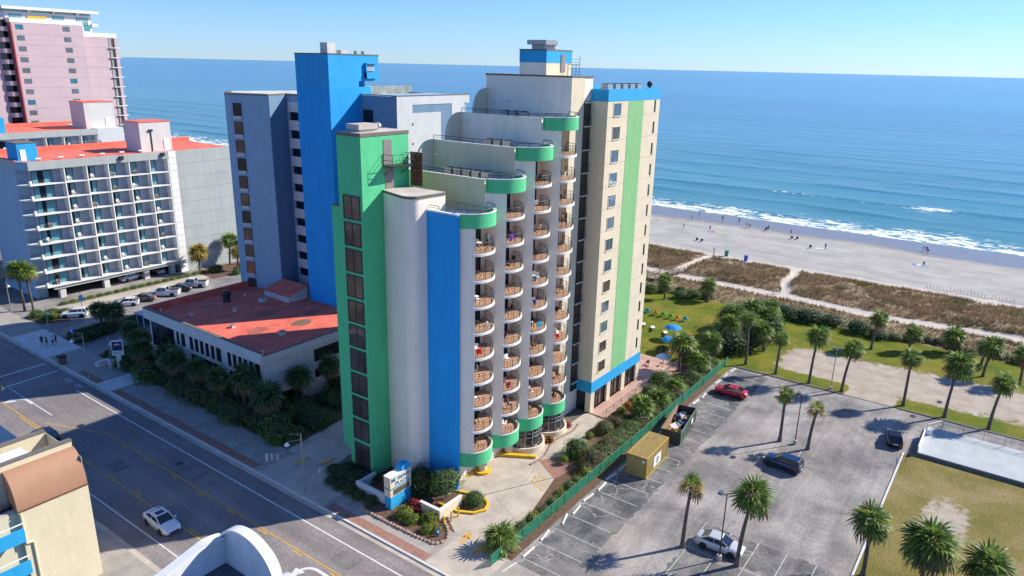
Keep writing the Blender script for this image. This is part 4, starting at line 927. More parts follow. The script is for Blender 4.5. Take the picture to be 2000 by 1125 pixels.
# pink tower
pk = thing('pink_hotel', 'pink high rise hotel with white roof band and scalloped balconies', 'hotel')
YP = 175.0; ZT = 52.2; PF = 2.66
part('core', pk, pink_p, (6.3, 23.35, YP+0.05, YP+28, 0, ZT-0.3), (23.35, 33.0, YP+2.05, YP+28, 0, 49.4))
for k in range(16):
    z1 = ZT-1.2-PF*k; z0 = z1-PF+0.04
    if z1 < 6: break
    part('wall_panel', pk, pink_p, (6.25, 23.4, YP, YP+0.08, z0, z1))
    z1 = 49.4-1.1-PF*k; z0 = z1-PF+0.04
    part('wall_panel', pk, pink_p, (23.4, 30.6, YP+2.0, YP+2.08, z0, z1))
    part('balcony_slab', pk, white_p, (30.6, 33.1, YP+1.5, YP+2.6, z0-0.12, z0+0.06)); part('balcony_window', pk, glass_brown, (30.7, 32.2, YP+1.98, YP+2.04, z0+0.1, z1-0.2))
    part('balcony_edge', pk, white_p, (33.0, 34.2, YP+2.6, YP+4.5, z0-0.1, z0+0.06)); 
    part('curtain', pk, curtain, (30.75+0.15*(k % 3), 31.4+0.15*(k % 2), YP+1.95, YP+1.97, z0+0.15, z1-0.3))
    part('corner_pier', pk, pink_p, (32.2, 33.05, YP+1.6, YP+2.04, z0+0.06, z1))
for k in range(15):
    z = ZT-1.9-PF*k
    if z < 8: break
    for x in (7.1, 18.3):
        w_ = part('window', pk, mat('grey_window', (0.12, 0.14, 0.16), 0.15, 0.3, 0.3, spec=0.8) if (k*2+int(x)) % 7 else glass_teal, (x, x+1.75, YP-0.06, YP+0.02, z-0.85, z+0.35))
    # scalloped balconies in the slot beside the rose-red edge
    zz = z-0.1
    part('slot_window', pk, glass_dark, (3.6, 6.1, YP+2.55, YP+2.6, zz-0.2, zz+1.5))
    mb = MB(); ringwall(mb, [(4.6+1.5*math.cos(R(a)), YP+2.5-1.7+1.7*(1-math.sin(R(a-180)*1.0 if False else R(a)))*0+ -0.0) for a in ()] or arc(4.9, YP+2.3, 1.55, 180, 360, 10, 1.4), 0.12, zz-1.25, zz-0.2); mb.obj('curved_balcony', pink_p, pk)
    MB().prism(arc(4.9, YP+2.3, 1.5, 180, 360, 10, 1.35), zz-1.3, zz-1.2).obj('curved_balcony_floor', pink_p, pk)
    part('sconce', pk, dark_metal, (23.9, 24.1, YP+1.8, YP+2.0, z-1.6, z-0.9))
part('rose_edge', pk, pink_d, (6.0, 6.26, YP-0.02, YP+1.2, 0, ZT-1.2))
part('west_block', pk, pink_p, (-16, 3.4, YP+2.2, YP+24, 0, 54.3)); part('slot_wall', pk, pink_p, (3.4, 6.2, YP+2.6, YP+24, 0, ZT))
part('roof_band', pk, white_p, (5.95, 23.5, YP-0.06, YP+28, ZT-1.16, ZT), (23.5, 33.2, YP+1.94, YP+28, 48.35, 49.5), (-16, 3.5, YP+2.1, YP+24, 54.3, 55.4))
wt = thing('white_hotel', 'white and teal high rise with yellow panel rising behind the pink hotel', 'hotel')
YW = 215.0
part('core', wt, white_p, (20, 44.6, YW, YW+22, 0, 55.6)); part('roof_edge', wt, white_p, (19, 46.6, YW-1.6, YW+23, 56.2, 57.0)); part('attic', wt, mat('pale_teal', (0.35, 0.55, 0.58), 0.5, 0.1, 0.3), (20.5, 44.8, YW+0.4, YW+21, 55.6, 56.2))
part('yellow_panel', wt, yellow_paint, (26.0, 31.3, YW-0.3, YW, 52.4, 54.6))
for (x0, x1) in ((21.2, 24.4), (33.2, 36.5), (40.0, 43.6)):
    w_ = part('window', wt, mat('teal_glass', (0.06, 0.30, 0.33), 0.1, 0.2, 0.5, spec=0.8), (x0, x1, YW-0.1, YW, 52.6, 54.9))
    mb = MB()
    for t in range(1, 5): mb.box(x0+(x1-x0)*t/5-0.05, x0+(x1-x0)*t/5+0.05, YW-0.18, YW-0.1, 52.6, 54.9)
    mb.box(x0, x1, YW-0.17, YW-0.1, 53.7, 53.8); mb.obj('window_frame', white_p, w_)
for k in range(8):
    z = 52.6-3*k; part('balcony', wt, white_p, (44.6, 46.4, YW-0.5, YW+4, z-0.2, z+0.7)); part('window', wt, MATS['teal_glass'], (42.2, 44.0, YW-0.1, YW, z-1.6, z+0.2))
for x in (26, 33, 40): MB().ext([(x, YW-1.4, 56.2), (x+1.0, YW-1.4, 56.2), (x+0.2, YW-0.1, 55.2), (x, YW-0.1, 55.2)], (0.3, 0.4, 0)).obj('roof_bracket', white_p, wt)

# ---------------------------------------------------------------- buildings on the near side of the street
cb = thing('cream_building', 'cream street building with curved brown roof over a plain wall', 'building')
fcream = mat('yellow_cream_stucco', (0.66, 0.58, 0.40), 0.85, 0.05, 0.5, 0.3, 12, streak=0.06)
brown = mat('brown_standing_roof', (0.37, 0.20, 0.12), 0.7, 0.08, 0.6, 0.15, 6)
XS = -53.4; yS = 18.05
part('south_wall', cb, fcream, (-58.6, XS, yS, yS+0.35, 0.0, 9.05))
prof = [(yS, 9.05)] + [(yS+1.75*(1-math.cos(R(a))), 9.05+2.95*math.sin(R(a))) for a in range(3, 91, 3)]
MB().ext([(XS, y, z) for (y, z) in prof] + [(XS, yS+2.1, 12.0), (XS, yS+2.1, 9.05)], (-5.25, 0, 0)).obj('curved_roof', [brown], cb)
part('eave_trim', cb, mat('dark_brown_trim', (0.16, 0.07, 0.04), 0.6, .1, 1), (-58.66, XS+0.03, yS-0.05, yS, 8.98, 9.1))
part('east_wall', cb, fcream, (XS-0.03, XS+0.0, yS+0.36, yS+7.2, 0.0, 11.5))
part('ridge_wall', cb, fcream, (-64, XS-0.02, yS+1.75, yS+2.15, 9.0, 12.45)); part('ridge_cap', cb, flash, (-64, XS+0.03, yS+1.72, yS+2.2, 12.45, 12.6))
part('back_wall', cb, fcream, (-64, XS-0.1, yS+6.9, yS+7.3, 9.0, 11.6)); part('back_cap', cb, flash, (-64, XS-0.06, yS+6.85, yS+7.36, 11.6, 11.75))
part('roof_deck', cb, roof_grey, (-64, XS-0.3, yS+0.4, yS+20, 8.9, 9.05)); part('body', cb, fcream, (-64, XS-0.02, yS+0.36, yS+7.28, 0.0, 8.9))
MB().cyl((-58.6, yS+4.4, 9.0), (-58.6, yS+4.4, 11.9), 1.15, n=20).cyl((-58.6, yS+4.4, 11.9), (-58.6, yS+4.4, 12.2), 1.15, 0.8, n=20).obj('roof_fan', mat('white_enamel', (0.75, 0.76, 0.78), 0.35, 0.06, 1), cb)
MB().box(-60.0, -55.8, yS+2.6, yS+5.9, 9.05, 11.5).obj('roof_unit', MATS['white_enamel'], cb)
for k in range(3): part('balcony', cb, sky_p, (-66, -58.75, yS-1.1, yS-0.95, 1.2+2.9*k, 2.35+2.9*k), (-66, -58.75, yS-0.95, yS+0.3, 1.2+2.9*k, 1.4+2.9*k))
for k in range(3): part('balcony_rail', cb, white_p, (-66, -58.75, yS-1.05, yS-1.0, 2.75+2.9*k, 2.85+2.9*k))
part('balcony_window', cb, glass_dark, (-66, -58.7, yS+0.9, yS+1.0, 0.5, 9.4)); 
mb = MB(); mb.tube([(-58.5, yS-0.08, 8.9), (-58.5, yS-0.08, 6.2), (-58.0, yS-0.08, 6.1), (-58.0, yS-0.08, 0.2)], 0.08); mb.obj('downpipe', fcream, cb)

wbd = thing('parapet_building', 'white street building with scalloped curved parapet round a dark flat roof', 'building')
wpp = mat('white_parapet_render', (0.74, 0.74, 0.76), 0.7, 0.06, 0.6, 0.15, 8, streak=0.12)
XW = -53.0; yN = -1.6
part('body', wbd, wpp, (-70, XW-0.35, -24, yN-0.35, 0.0, 10.6)); part('roof', wbd, mat('dark_roof_felt', (0.09, 0.10, 0.12), 0.85, 0.3, 0.5, 0.3), (-70, XW-0.36, -24, yN-0.36, 10.6, 10.72))
def gable(y):                       # top edge of the street parapet
    t = (y-(-4.6))/3.0
    if abs(t) < 1: return 11.9 + 2.3*math.sqrt(1-t*t)
    return 11.9 + (0.9*math.sqrt(max(0, 1-((y+9.0)/1.5)**2)) if y < -7.6 else 0)
ys = [yN-0.01] + [yN-0.12*k for k in range(1, 150)]
pts = [(XW, y, gable(y)) for y in ys]
MB().ext(pts + [(XW, ys[-1], 0), (XW, ys[0], 0)], (-0.35, 0, 0)).obj('street_parapet', wpp, wbd)
mb = MB(); a = [(XW+0.12, y, gable(y)+0.02) for y in ys]; b2 = [(XW-0.6, y, gable(y)+0.02) for y in ys]; mb.strip(a, b2); mb.strip([(p[0], p[1], p[2]-0.22) for p in a], a); mb.strip(b2, [(p[0], p[1], p[2]-0.22) for p in b2]); mb.obj('parapet_coping', MATS['white_enamel'], wbd)
def side(x):                        # top edge of the north parapet, swept up near the corner
    t = (x-(XW-1.7))/1.9
    return 12.3 + (0.75*math.sqrt(max(0, 1-t*t)) if x > XW-1.7 else 0.75*max(0, 1-(XW-1.7-x)/3.2)**1.0*0.9 + 0.075*max(0, 1-(XW-1.7-x)/3.2))
xs = [XW-0.36-0.25*k for k in range(70)]
MB().ext([(x, yN, side(x)) for x in xs] + [(xs[-1], yN, 0), (xs[0], yN, 0)], (0, -0.35, 0)).obj('north_parapet', wpp, wbd)
mb = MB(); a = [(x, yN+0.12, side(x)+0.02) for x in xs]; b2 = [(x, yN-0.6, side(x)+0.02) for x in xs]; mb.strip(a, b2); mb.strip([(p[0], p[1], p[2]-0.2) for p in a], a); mb.strip(b2, [(p[0], p[1], p[2]-0.2) for p in b2]); mb.obj('parapet_coping', MATS['white_enamel'], wbd)
# ---------------------------------------------------------------- vehicles (front towards +X, wheels on z = 0)
def loft(mb, secs, m=0, cap=True):
    n = len(secs[0]); k = len(mb.v)
    for s in secs: mb.v.extend(s)
    for j in range(len(secs)-1):
        for i in range(n):
            mb.f.append((k+j*n+i, k+j*n+(i+1) % n, k+(j+1)*n+(i+1) % n, k+(j+1)*n+i)); mb.m.append(m)
    if cap:
        mb.f.append(tuple(k+i for i in range(n-1, -1, -1))); mb.m.append(m)
        mb.f.append(tuple(k+(len(secs)-1)*n+i for i in range(n))); mb.m.append(m)
    return mb
def interp(tab, x):
    for (a, b) in zip(tab[:-1], tab[1:]):
        if a[0] <= x <= b[0]:
            t = (x-a[0])/(b[0]-a[0]); return a[1]+(b[1]-a[1])*t
    return tab[0][1] if x < tab[0][0] else tab[-1][1]
wheel_cache = {}
def wheel_mesh(r):
    if r not in wheel_cache:
        t = MB(); n = 20; prof = [(r*0.62, -0.10), (r*0.93, -0.11), (r, -0.07), (r, 0.07), (r*0.93, 0.11), (r*0.62, 0.10)]
        vs = []; fs = []
        for (rr, y) in prof:
            for i in range(n): a = 2*math.pi*i/n; vs.append((rr*math.cos(a), y, rr*math.sin(a)))
        for j in range(len(prof)-1):
            for i in range(n): fs.append((j*n+i, j*n+(i+1) % n, (j+1)*n+(i+1) % n, (j+1)*n+i))
        t.add(vs, fs)
        m = MB(); m.cyl((0, -0.085, 0), (0, 0.085, 0), r*0.64, n=16)
        for k in range(5):
            a = 2*math.pi*k/5
            for s in (-1, 1): m.add([(r*0.10*math.cos(a+1.6), s*0.095, r*0.10*math.sin(a+1.6)), (r*0.10*math.cos(a-1.6), s*0.095, r*0.10*math.sin(a-1.6)), (r*0.6*math.cos(a-0.14), s*0.10, r*0.6*math.sin(a-0.14)), (r*0.6*math.cos(a+0.14), s*0.10, r*0.6*math.sin(a+0.14))], [(0, 1, 2, 3)])
        wheel_cache[r] = (t.mesh('tyre', tyre_m, True), m.mesh('rim', rim_m))
    return wheel_cache[r]
SPEC = dict(
 sedan=dict(L=4.55, W=1.78, r=0.32, wb=2.62, top=1.44, deck=[(-2.27, 0.78), (-2.15, 0.98), (-1.45, 1.02), (-0.9, 0.96), (0.9, 0.95), (1.3, 0.92), (2.0, 0.78), (2.27, 0.58)], base=(-1.75, 1.15), roof=(-0.95, 0.25)),
 suv=dict(L=4.25, W=1.82, r=0.36, wb=2.55, top=1.64, deck=[(-2.12, 0.85), (-2.08, 1.05), (-1.4, 1.08), (0.8, 1.06), (1.1, 1.03), (1.85, 0.95), (2.12, 0.66)], base=(-2.05, 1.0), roof=(-1.85, 0.2)),
 hatch=dict(L=4.1, W=1.74, r=0.31, wb=2.5, top=1.50, deck=[(-2.05, 0.80), (-1.98, 0.98), (-1.4, 1.0), (0.8, 0.98), (1.15, 0.94), (1.8, 0.80), (2.05, 0.6)], base=(-1.98, 1.15), roof=(-1.45, 0.2)),
 pickup=dict(L=5.6, W=1.95, r=0.39, wb=3.4, top=1.80, deck=[(-2.8, 1.08), (-2.75, 1.13), (-0.75, 1.15), (-0.7, 1.14), (1.1, 1.13), (1.4, 1.10), (2.5, 1.0), (2.8, 0.72)], base=(-0.7, 1.45), roof=(-0.5, 0.75)))
def car(name, label, kind, color, loc, rz, group=None, sunroof=False, box=False):
    s = SPEC[kind]; L, W, r, wb, top = s['L'], s['W'], s['r'], s['wb'], s['top']; hw = W/2
    root = thing(name, label, {'sedan': 'car', 'suv': 'car', 'hatch': 'car', 'pickup': 'pickup truck'}[kind], loc, rz, group)
    key = 'car_%s' % kind
    pm = paint(color[0], color[1])
    xs = [-L/2, -L/2+0.06, -L/2+0.25, -L*0.36, -wb/2-r*0.4, -wb/2+r*0.5, -L*0.12, L*0.05, wb/2-r*0.5, wb/2+r*0.4, L*0.38, L/2-0.35, L/2-0.1, L/2]
    mb = MB(); secs = []
    for x in xs:
        e = 1-0.0*abs(x); u = abs(x)/(L/2)
        w = hw*(1-0.22*max(0, (u-0.72)/0.28)**2.2); zt = interp(s['deck'], x); zl = 0.20+0.10*max(0, (u-0.9)/0.1)
        zm = zl+(zt-zl)*0.55
        half = [(w*0.88, zl), (w, zl+0.10), (w*1.0, zm), (w*0.985, zt-0.14), (w*0.90, zt-0.02), (w*0.45, zt+0.02)]
        ring = [(x, -y, z) for (y, z) in half] + [(x, y, z) for (y, z) in reversed(half)]
        secs.append(ring)
    loft(mb, secs)
    body = mb.obj('body', pm, root, smooth=False)
    for p in body.data.polygons: p.use_smooth = True
    # wheel arches and wheels
    tm, rm = wheel_mesh(r)
    for sx_ in (-1, 1):
        for sy in (-1, 1):
            x = sx_*wb/2; y = sy*(hw-0.10)
            w_ = ob('wheel', None, root, (x, y, r)); ob('tyre', tm, w_); ob('rim', rm, w_)
            a = MB(); a.cyl((x, sy*(hw-0.25), r+0.02), (x, sy*(hw+0.006), r+0.02), r*1.17, n=22); a.obj('wheel_arch', black_m, root)
    # greenhouse
    b0, b1 = s['base']; r0, r1 = s['roof']; zb0 = interp(s['deck'], b0)-0.02; zb1 = interp(s['deck'], b1)-0.02
    wb_, wr = hw*0.90, hw*0.70; zs = top-0.06
    mb = MB()
    BL, BRr, FL, FRr = (b0, -wb_*0.92, zb0), (b0, wb_*0.92, zb0), (b1, -wb_*0.9, zb1), (b1, wb_*0.9, zb1)
    rBL, rBR, rFL, rFR = (r0, -wr, zs), (r0, wr, zs), (r1, -wr, zs), (r1, wr, zs)
    mb.quad(FL, FRr, rFR, rFL); glass1 = mb.obj('windscreen', car_glass, root)
    MB().quad(BRr, BL, rBL, rBR).obj('rear_window', car_glass, root)
    for (a, b_, c, d) in ((BL, FL, rFL, rBL), (FRr, BRr, rBR, rFR)): MB().quad(a, b_, c, d).obj('side_window', car_glass, root)
    # roof panel with rounded edge, pillars
    mb = MB(); roof = []
    for (dx, wy, z) in ((0.0, 0.99, zs), (0.06, 0.93, top-0.015), (0.22, 0.8, top)):
        roof.append([(r0+dx, -wr*wy, z), (r1-dx, -wr*wy, z), (r1-dx, wr*wy, z), (r0+dx, wr*wy, z)])
    loft(mb, roof); mb.obj('roof', pm, root)
    if sunroof: MB().box(r0+0.45, r1-0.15, -wr*0.62, wr*0.62, top+0.001, top+0.012).obj('sunroof', car_glass, root)
    for sgn in (-1, 1):
        mb = MB()
        def P(t, u):  # point on the side glass
            a = Vector((b0+(b1-b0)*t, sgn*wb_*(0.92-0.02*t), zb0+(zb1-zb0)*t)); b_ = Vector((r0+(r1-r0)*t, sgn*wr, zs)); return a.lerp(b_, u)
        for t, rr in ((0.0, 0.055), (0.47, 0.035), (1.0, 0.045)) + (((0.22, 0.05),) if kind in ('suv', 'hatch') else ()):
            mb.cyl(P(t, 0.0), P(t, 1.0), rr, n=5)
        mb.cyl(P(0, 1.0), P(1, 1.0), 0.05, n=5)
        mb.obj('pillars', pm, root)
    for sgn in (-1, 1):
        MB().ball((b1-0.28, sgn*(hw+0.06), zb1+0.10), 0.10, 0.13, 0.08, nu=8, nv=5).obj('wing_mirror', pm, root)
        zt = interp(s['deck'], L/2-0.15); MB().ball((L/2-0.16, sgn*hw*0.66, zt-0.06), 0.17, 0.20, 0.09, nu=8, nv=5).obj('headlight', lamp_clear, root)
        zt = interp(s['deck'], -L/2+0.1); MB().ball((-L/2+0.10, sgn*hw*0.74, zt-0.16), 0.11, 0.15, 0.13, nu=8, nv=5).obj('tail_light', lamp_red, root)
        for x in (-0.25, 0.75):
            MB().box(x-0.09, x+0.09, sgn*(hw-0.012)-0.02, sgn*(hw-0.012)+0.02, zb1-0.16, zb1-0.12).obj('door_handle', pm if kind != 'pickup' else black_m, root)
    MB().box(L/2-0.06, L/2+0.012, -hw*0.5, hw*0.5, 0.33, 0.50).obj('grille', black_m, root)
    MB().box(-L/2-0.012, -L/2+0.05, -0.26, 0.26, 0.58, 0.72).obj('number_plate', white_p, root)
    if kind == 'pickup':
        MB().box(-2.62, -0.82, -0.76, 0.76, 0.7, 1.185).obj('load_bed', black_m, root)
        mb = MB()
        for sgn in (-1, 1): mb.box(-2.75, -0.75, sgn*0.86-0.07, sgn*0.86+0.07, 1.10, 1.24)
        mb.box(-2.79, -2.68, -0.9, 0.9, 1.08, 1.24); mb.obj('bed_sides', pm, root)
    return root
W_ = ('white', (0.72, 0.73, 0.74)); S_ = ('silver', (0.52, 0.53, 0.55)); RD = ('red', (0.42, 0.012, 0.03)); BL_ = ('dark_blue', (0.008, 0.03, 0.085)); BK = ('black', (0.012, 0.014, 0.018)); BN = ('brown', (0.10, 0.08, 0.07)); NV = ('navy', (0.012, 0.022, 0.06))
HP = math.pi/2
car('parked_car', 'silver sedan parked beside the lamp post and palm', 'sedan', S_, (-16.6, -23.8, 0.016), -HP+0.06)
car('parked_car', 'dark blue boxy small suv standing in the open parking lot', 'suv', BL_, (2.2, -24.2, 0.012), HP-0.10)
car('parked_car', 'black car seen from behind near the white concrete deck', 'hatch', BK, (16.9, -33.4, 0.012), 0.22)
car('parked_car', 'red sedan parked against the green fence', 'sedan', RD, (17.2, -12.6, 0.018), HP+0.08)
car('street_car', 'white coupe with dark sunroof driving on the road', 'sedan', W_, (-46.6, 20.6, 0.012), -HP-0.03, sunroof=True)
car('street_car', 'dark navy suv on the road beside the curved street lamp', 'suv', NV, (-46.2, 46.8, 0.012), HP)
car('parked_car', 'white hatchback suv parked nearest the street palms', 'suv', W_, (-24.3, 88.8, 0.022), HP+0.9)
car('parked_car', 'white car half hidden behind dark trees in the hotel car park', 'hatch', W_, (-15.6, 88.2, 0.022), HP+0.9)
car('parked_car', 'brown sedan parked between white car and white pickup', 'sedan', BN, (-12.4, 88.6, 0.022), HP+0.75)
car('parked_pickup', 'white pickup parked between the brown sedan and the black car', 'pickup', W_, (-8.2, 88.6, 0.022), HP+0.7)
car('parked_car', 'black sedan parked between two white pickups', 'sedan', BK, (-4.9, 89.2, 0.022), HP+0.7)
car('parked_pickup', 'white pickup parked past the black car, nearest the palms', 'pickup', W_, (-1.6, 89.8, 0.022), HP+0.65)
car('parked_car', 'white car in the shade under the balcony hotel', 'sedan', W_, (-7.0, 103.5, 0.022), 0.1)
car('parked_car', 'silver car in the shade under the balcony hotel', 'sedan', S_, (-1.0, 104.5, 0.022), HP)
car('parked_car', 'white car parked among trees beside the pale podium building', 'sedan', W_, (-24.0, 63.5, 0.022), HP)
# ---------------------------------------------------------------- palms and shrubs
def fan_leaf(L=1.15, droop=0.5, n=13, spread=200, seed=0):
    """costapalmate fan: petiole along +X, blades joined at the base, tips hanging"""
    rr = random.Random(seed); mb = MB(); pe = 0.62; P0 = Vector((pe, 0, 0.05))
    mb.add([(0, -0.02, 0), (pe, -0.014, 0.05), (pe, 0.014, 0.05), (0, 0.02, 0)], [(0, 1, 2, 3)])
    for i in range(n):
        u = (i-(n-1)/2)/((n-1)/2); a = R(spread/2*u); ln = L*(1-0.28*abs(u)**1.5)*rr.uniform(0.85, 1.1); da = R(spread/(n-1))*0.5
        def pt(t, s, z): return P0+Vector((math.cos(a+s)*ln*t, math.sin(a+s)*ln*t, z))
        fold = 0.05*abs(u)
        z1 = 0.06*ln-0.12*ln*abs(u); z2 = z1-droop*ln*rr.uniform(0.15, 0.45); z3 = z2-droop*ln*rr.uniform(0.25, 0.7)
        mb.add([P0, pt(0.48, -da*0.95, z1-0.02), pt(0.48, da*0.95, z1+0.02), pt(0.78, -da*0.42, z2-0.01), pt(0.78, da*0.42, z2+0.01), pt(0.98, 0, z3)], [(0, 1, 2), (1, 3, 4, 2), (3, 5, 4)])
    return mb
FR = {}
for nm, mm in (('g', leaf_palm), ('y', leaf_palm_y), ('b', leaf_palm_br), ('d', leaf_dark)):
    FR[nm] = [fan_leaf(1.15, 0.55, 13, 200, k).mesh('frond', mm) for k in range(3)]
def frond_dirs(n, seed, lo=-50, hi=80):
    rr = random.Random(seed); out = []
    for i in range(n):
        t = (i+0.5)/n; el = hi+(lo-hi)*(t**0.85); az = (i*137.5+rr.uniform(-16, 16)) % 360
        out.append((az, el+rr.uniform(-9, 9), rr.uniform(0.85, 1.12), rr.uniform(-25, 25)))
    return out
def merge_crown(n, seed, s, mix, lo=-50):
    mb = MB(); rr = random.Random(seed)
    leaf = [fan_leaf(1.15, 0.55, 11, 200, seed*7+k) for k in range(4)]
    for (az, el, sc, tw) in frond_dirs(n, seed, lo):
        T = Matrix.Rotation(R(az), 4, 'Z') @ Matrix.Rotation(-R(el), 4, 'Y') @ Matrix.Rotation(R(tw), 4, 'X') @ Matrix.Scale(s*sc, 4)
        q = leaf[rr.randrange(4)]; m = 1 if (el < -22 and mix) else 0
        mb.add([T @ Vector(v) for v in q.v], q.f, m)
    return mb
CROWN = {}
def crown_mesh(kind, seed, s, n):
    key = (kind, seed, s, n)
    if key not in CROWN:
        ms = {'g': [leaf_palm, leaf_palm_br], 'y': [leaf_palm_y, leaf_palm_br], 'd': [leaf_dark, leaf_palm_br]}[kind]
        CROWN[key] = merge_crown(n, seed, s, True).mesh('crown', ms)
    return CROWN[key]
def trunk_mesh(h, r, lean, seed):
    rr = random.Random(seed); mb = MB(); pts = []; n = 9
    for i in range(n+1):
        t = i/n; pts.append((Vector((lean[0]*t*t, lean[1]*t*t, h*t)), r*(1.25-0.45*t if i > 0 else 1.7)*rr.uniform(0.95, 1.06)))
    for a, b in zip(pts[:-1], pts[1:]): mb.cyl(a[0], b[0], a[1], b[1], n=9, cap=False)
    for k in range(14):   # old leaf boots below the crown
        a = rr.uniform(0, 6.28); z = h-rr.uniform(0.05, 0.9); c = Vector((lean[0]*(z/h)**2, lean[1]*(z/h)**2, z)); d = Vector((math.cos(a), math.sin(a), 0.9))
        mb.cyl(c+Vector((d.x, d.y, 0))*r*0.6, c+d*r*1.9, 0.05, 0.02, n=4)
    return mb
def palm(x, y, h, label, s=1.0, kind='g', near=False, seed=None, lean=None, n=34, group=None, r=0.17, z=0.0):
    seed = seed if seed is not None else int(abs(x*13+y*7)) % 97; rr = random.Random(seed)
    lean = lean if lean is not None else (rr.uniform(-0.6, 0.6), rr.uniform(-0.6, 0.6))
    t = thing('palm_tree', label, 'palm tree', (x, y, z), 0, group)
    trunk_mesh(h, r, lean, seed).obj('trunk', trunk_m, t, smooth=True)
    top = (lean[0], lean[1], h-0.05)
    if near:
        for (az, el, sc, tw) in frond_dirs(n, seed, -55 if kind != 'y' else -30, 80):
            k = kind if not (el < -28 or rr.random() < 0.04) else 'b'
            if kind == 'y' and el > 45: k = 'g'
            o = ob('frond', FR[k][rr.randrange(3)], t, top, 0, s*sc)
            o.rotation_euler = (Matrix.Rotation(R(az), 4, 'Z') @ Matrix.Rotation(-R(el), 4, 'Y') @ Matrix.Rotation(R(tw), 4, 'X')).to_euler()
    else:
        ob('crown', crown_mesh(kind, seed % 6, 1.0, n), t, top, rr.uniform(0, 6.28), (s*rr.uniform(0.9, 1.12), s*rr.uniform(0.9, 1.12), s*rr.uniform(0.85, 1.15)))
    return t
G1 = 'palms in the parking lot'
palm(-18.5, -20.9, 6.3, 'yellowing palm with sparse crown beside the silver sedan', 0.85, 'y', True, 11, (0.5, -0.1), 16)
palm(-18.0, -26.0, 7.2, 'tall green palm just past the front of the silver sedan', 1.25, 'g', True, 5, (0.5, -0.5), 34)
palm(8.2, -22.1, 6.2, 'green palm beside the twin headed lot lamp', 0.85, 'g', True, 8, (0.1, 0.1), 22)
palm(8.3, -25.4, 5.2, 'thin palm with dying yellow brown crown by the blue suv', 0.8, 'y', True, 21, (0.3, -0.3), 12)
palm(28.8, -15.4, 5.6, 'slim palm at the lot edge nearest the garden trees', 0.80, 'g', True, 3, (0.2, -0.1), 26)
palm(28.5, -20.3, 7.2, 'palm at the lot edge with a full round crown, left of the tall single lamp', 1.15, 'g', True, 4, (0.5, -0.2), 36)
palm(28.4, -24.8, 6.4, 'palm at the lot edge just right of the tall single lamp', 1.0, 'g', True, 6, (0.6, -0.5), 34)
palm(29.0, -32.6, 6.9, 'palm standing alone at the corner of the sandy opening', 0.95, 'g', True, 9, (0.3, 0.1), 32)
palm(28.6, -37.6, 7.4, 'big palm with drooping crown behind the dark kerb by the concrete deck', 1.35, 'g', True, 12, (0.5, -0.4), 44)
palm(28.4, -42.6, 6.2, 'leaning palm behind the dark kerb, past the big drooping palm', 1.0, 'g', True, 14, (0.6, -0.5), 34)
palm(-12.3, -35.6, 5.4, 'palm at the corner of the dry lawn beside the lot kerb', 1.2, 'g', True, 15, (0.3, 0.2), 38)
palm(-11.0, -40.0, 4.6, 'bushy palm with brown skirt on the dry lawn', 1.55, 'g', True, 16, (0.0, 0.0), 52)
palm(-9.4, -44.4, 3.4, 'low palm on the dry lawn next to the bushy one', 1.35, 'g', True, 17, (0.0, 0.0), 40)
# palms on the lawn and beyond
palm(49.1, -24.8, 5.2, 'palm on the lawn in front of the right hand hedge', 1.15, 'g', False, 2, (0.6, -0.4))
palm(52.6, -29.8, 3.0, 'short palm where the lawn meets the dune scrub', 1.1, 'g', False, 7)
palm(56.0, -35.5, 2.6, 'low palm in the dune scrub', 1.2, 'g', False, 10)
palm(47.9, -40.6, 4.6, 'palm on the far lawn behind the big drooping palm', 1.2, 'g', False, 13, (0.5, -0.5))
palm(47.6, -45.2, 4.8, 'palm on the far lawn at its right end', 1.1, 'g', False, 18)
palm(53.0, -40.0, 2.8, 'low palm at the far edge of the lawn', 1.2, 'g', False, 22)
palm(51.8, 13.2, 3.6, 'palm on the lawn by the boardwalk ramp', 1.05, 'g', False, 19)
palm(55.8, 6.0, 3.2, 'thick trunked palm with skirt by the lawn edge', 1.1, 'g', False, 20, r=0.3)
palm(29.5, -10.6, 7.2, 'tall thin palm rising from the garden trees', 0.85, 'g', False, 23, n=26)
# cluster of cabbage palms between the pool lawn and the lot
for i, (x, y, h, s) in enumerate(((41.5, -4.0, 3.6, 1.25), (45.5, -5.5, 4.2, 1.3), (43.5, -8.8, 3.9, 1.2), (48.0, -8.4, 3.6, 1.2), (38.5, -8.0, 3.7, 1.2), (35.0, -6.0, 3.8, 1.2), (37.0, -11.0, 3.2, 1.1))):
    palm(x, y, h, 'leafy palm in the dense clump between lawn and lot', s, 'g', False, 30+i, None, 46, 'palms in the clump by the lawn')
for i, (x, y, h, s, lab) in enumerate(((20.5, -3.5, 4.4, 1.35, 'full palm beside the patio railing'), (27.2, -5.6, 3.0, 1.2, 'low palm in the garden by the end of the green fence'), (20.0, -6.6, 2.6, 1.2, 'bright green palm in the garden behind the round hedge'), (3.0, -6.0, 1.6, 1.15, 'small palm in the garden bed behind the dumpster'), (7.5, -6.2, 1.2, 1.1, 'small palm hugging the green fence beside the dumpster'), (12.0, -6.4, 1.2, 1.05, 'small palm hugging the green fence near the red sedan'))):
    palm(x, y, h, lab, s, 'g', False, 50+i, (0, 0), 40)
palm(-29.3, -7.3, 0.9, 'spiky low palm at the street end of the green fence', 1.15, 'g', True, 60, (0, 0), 44)
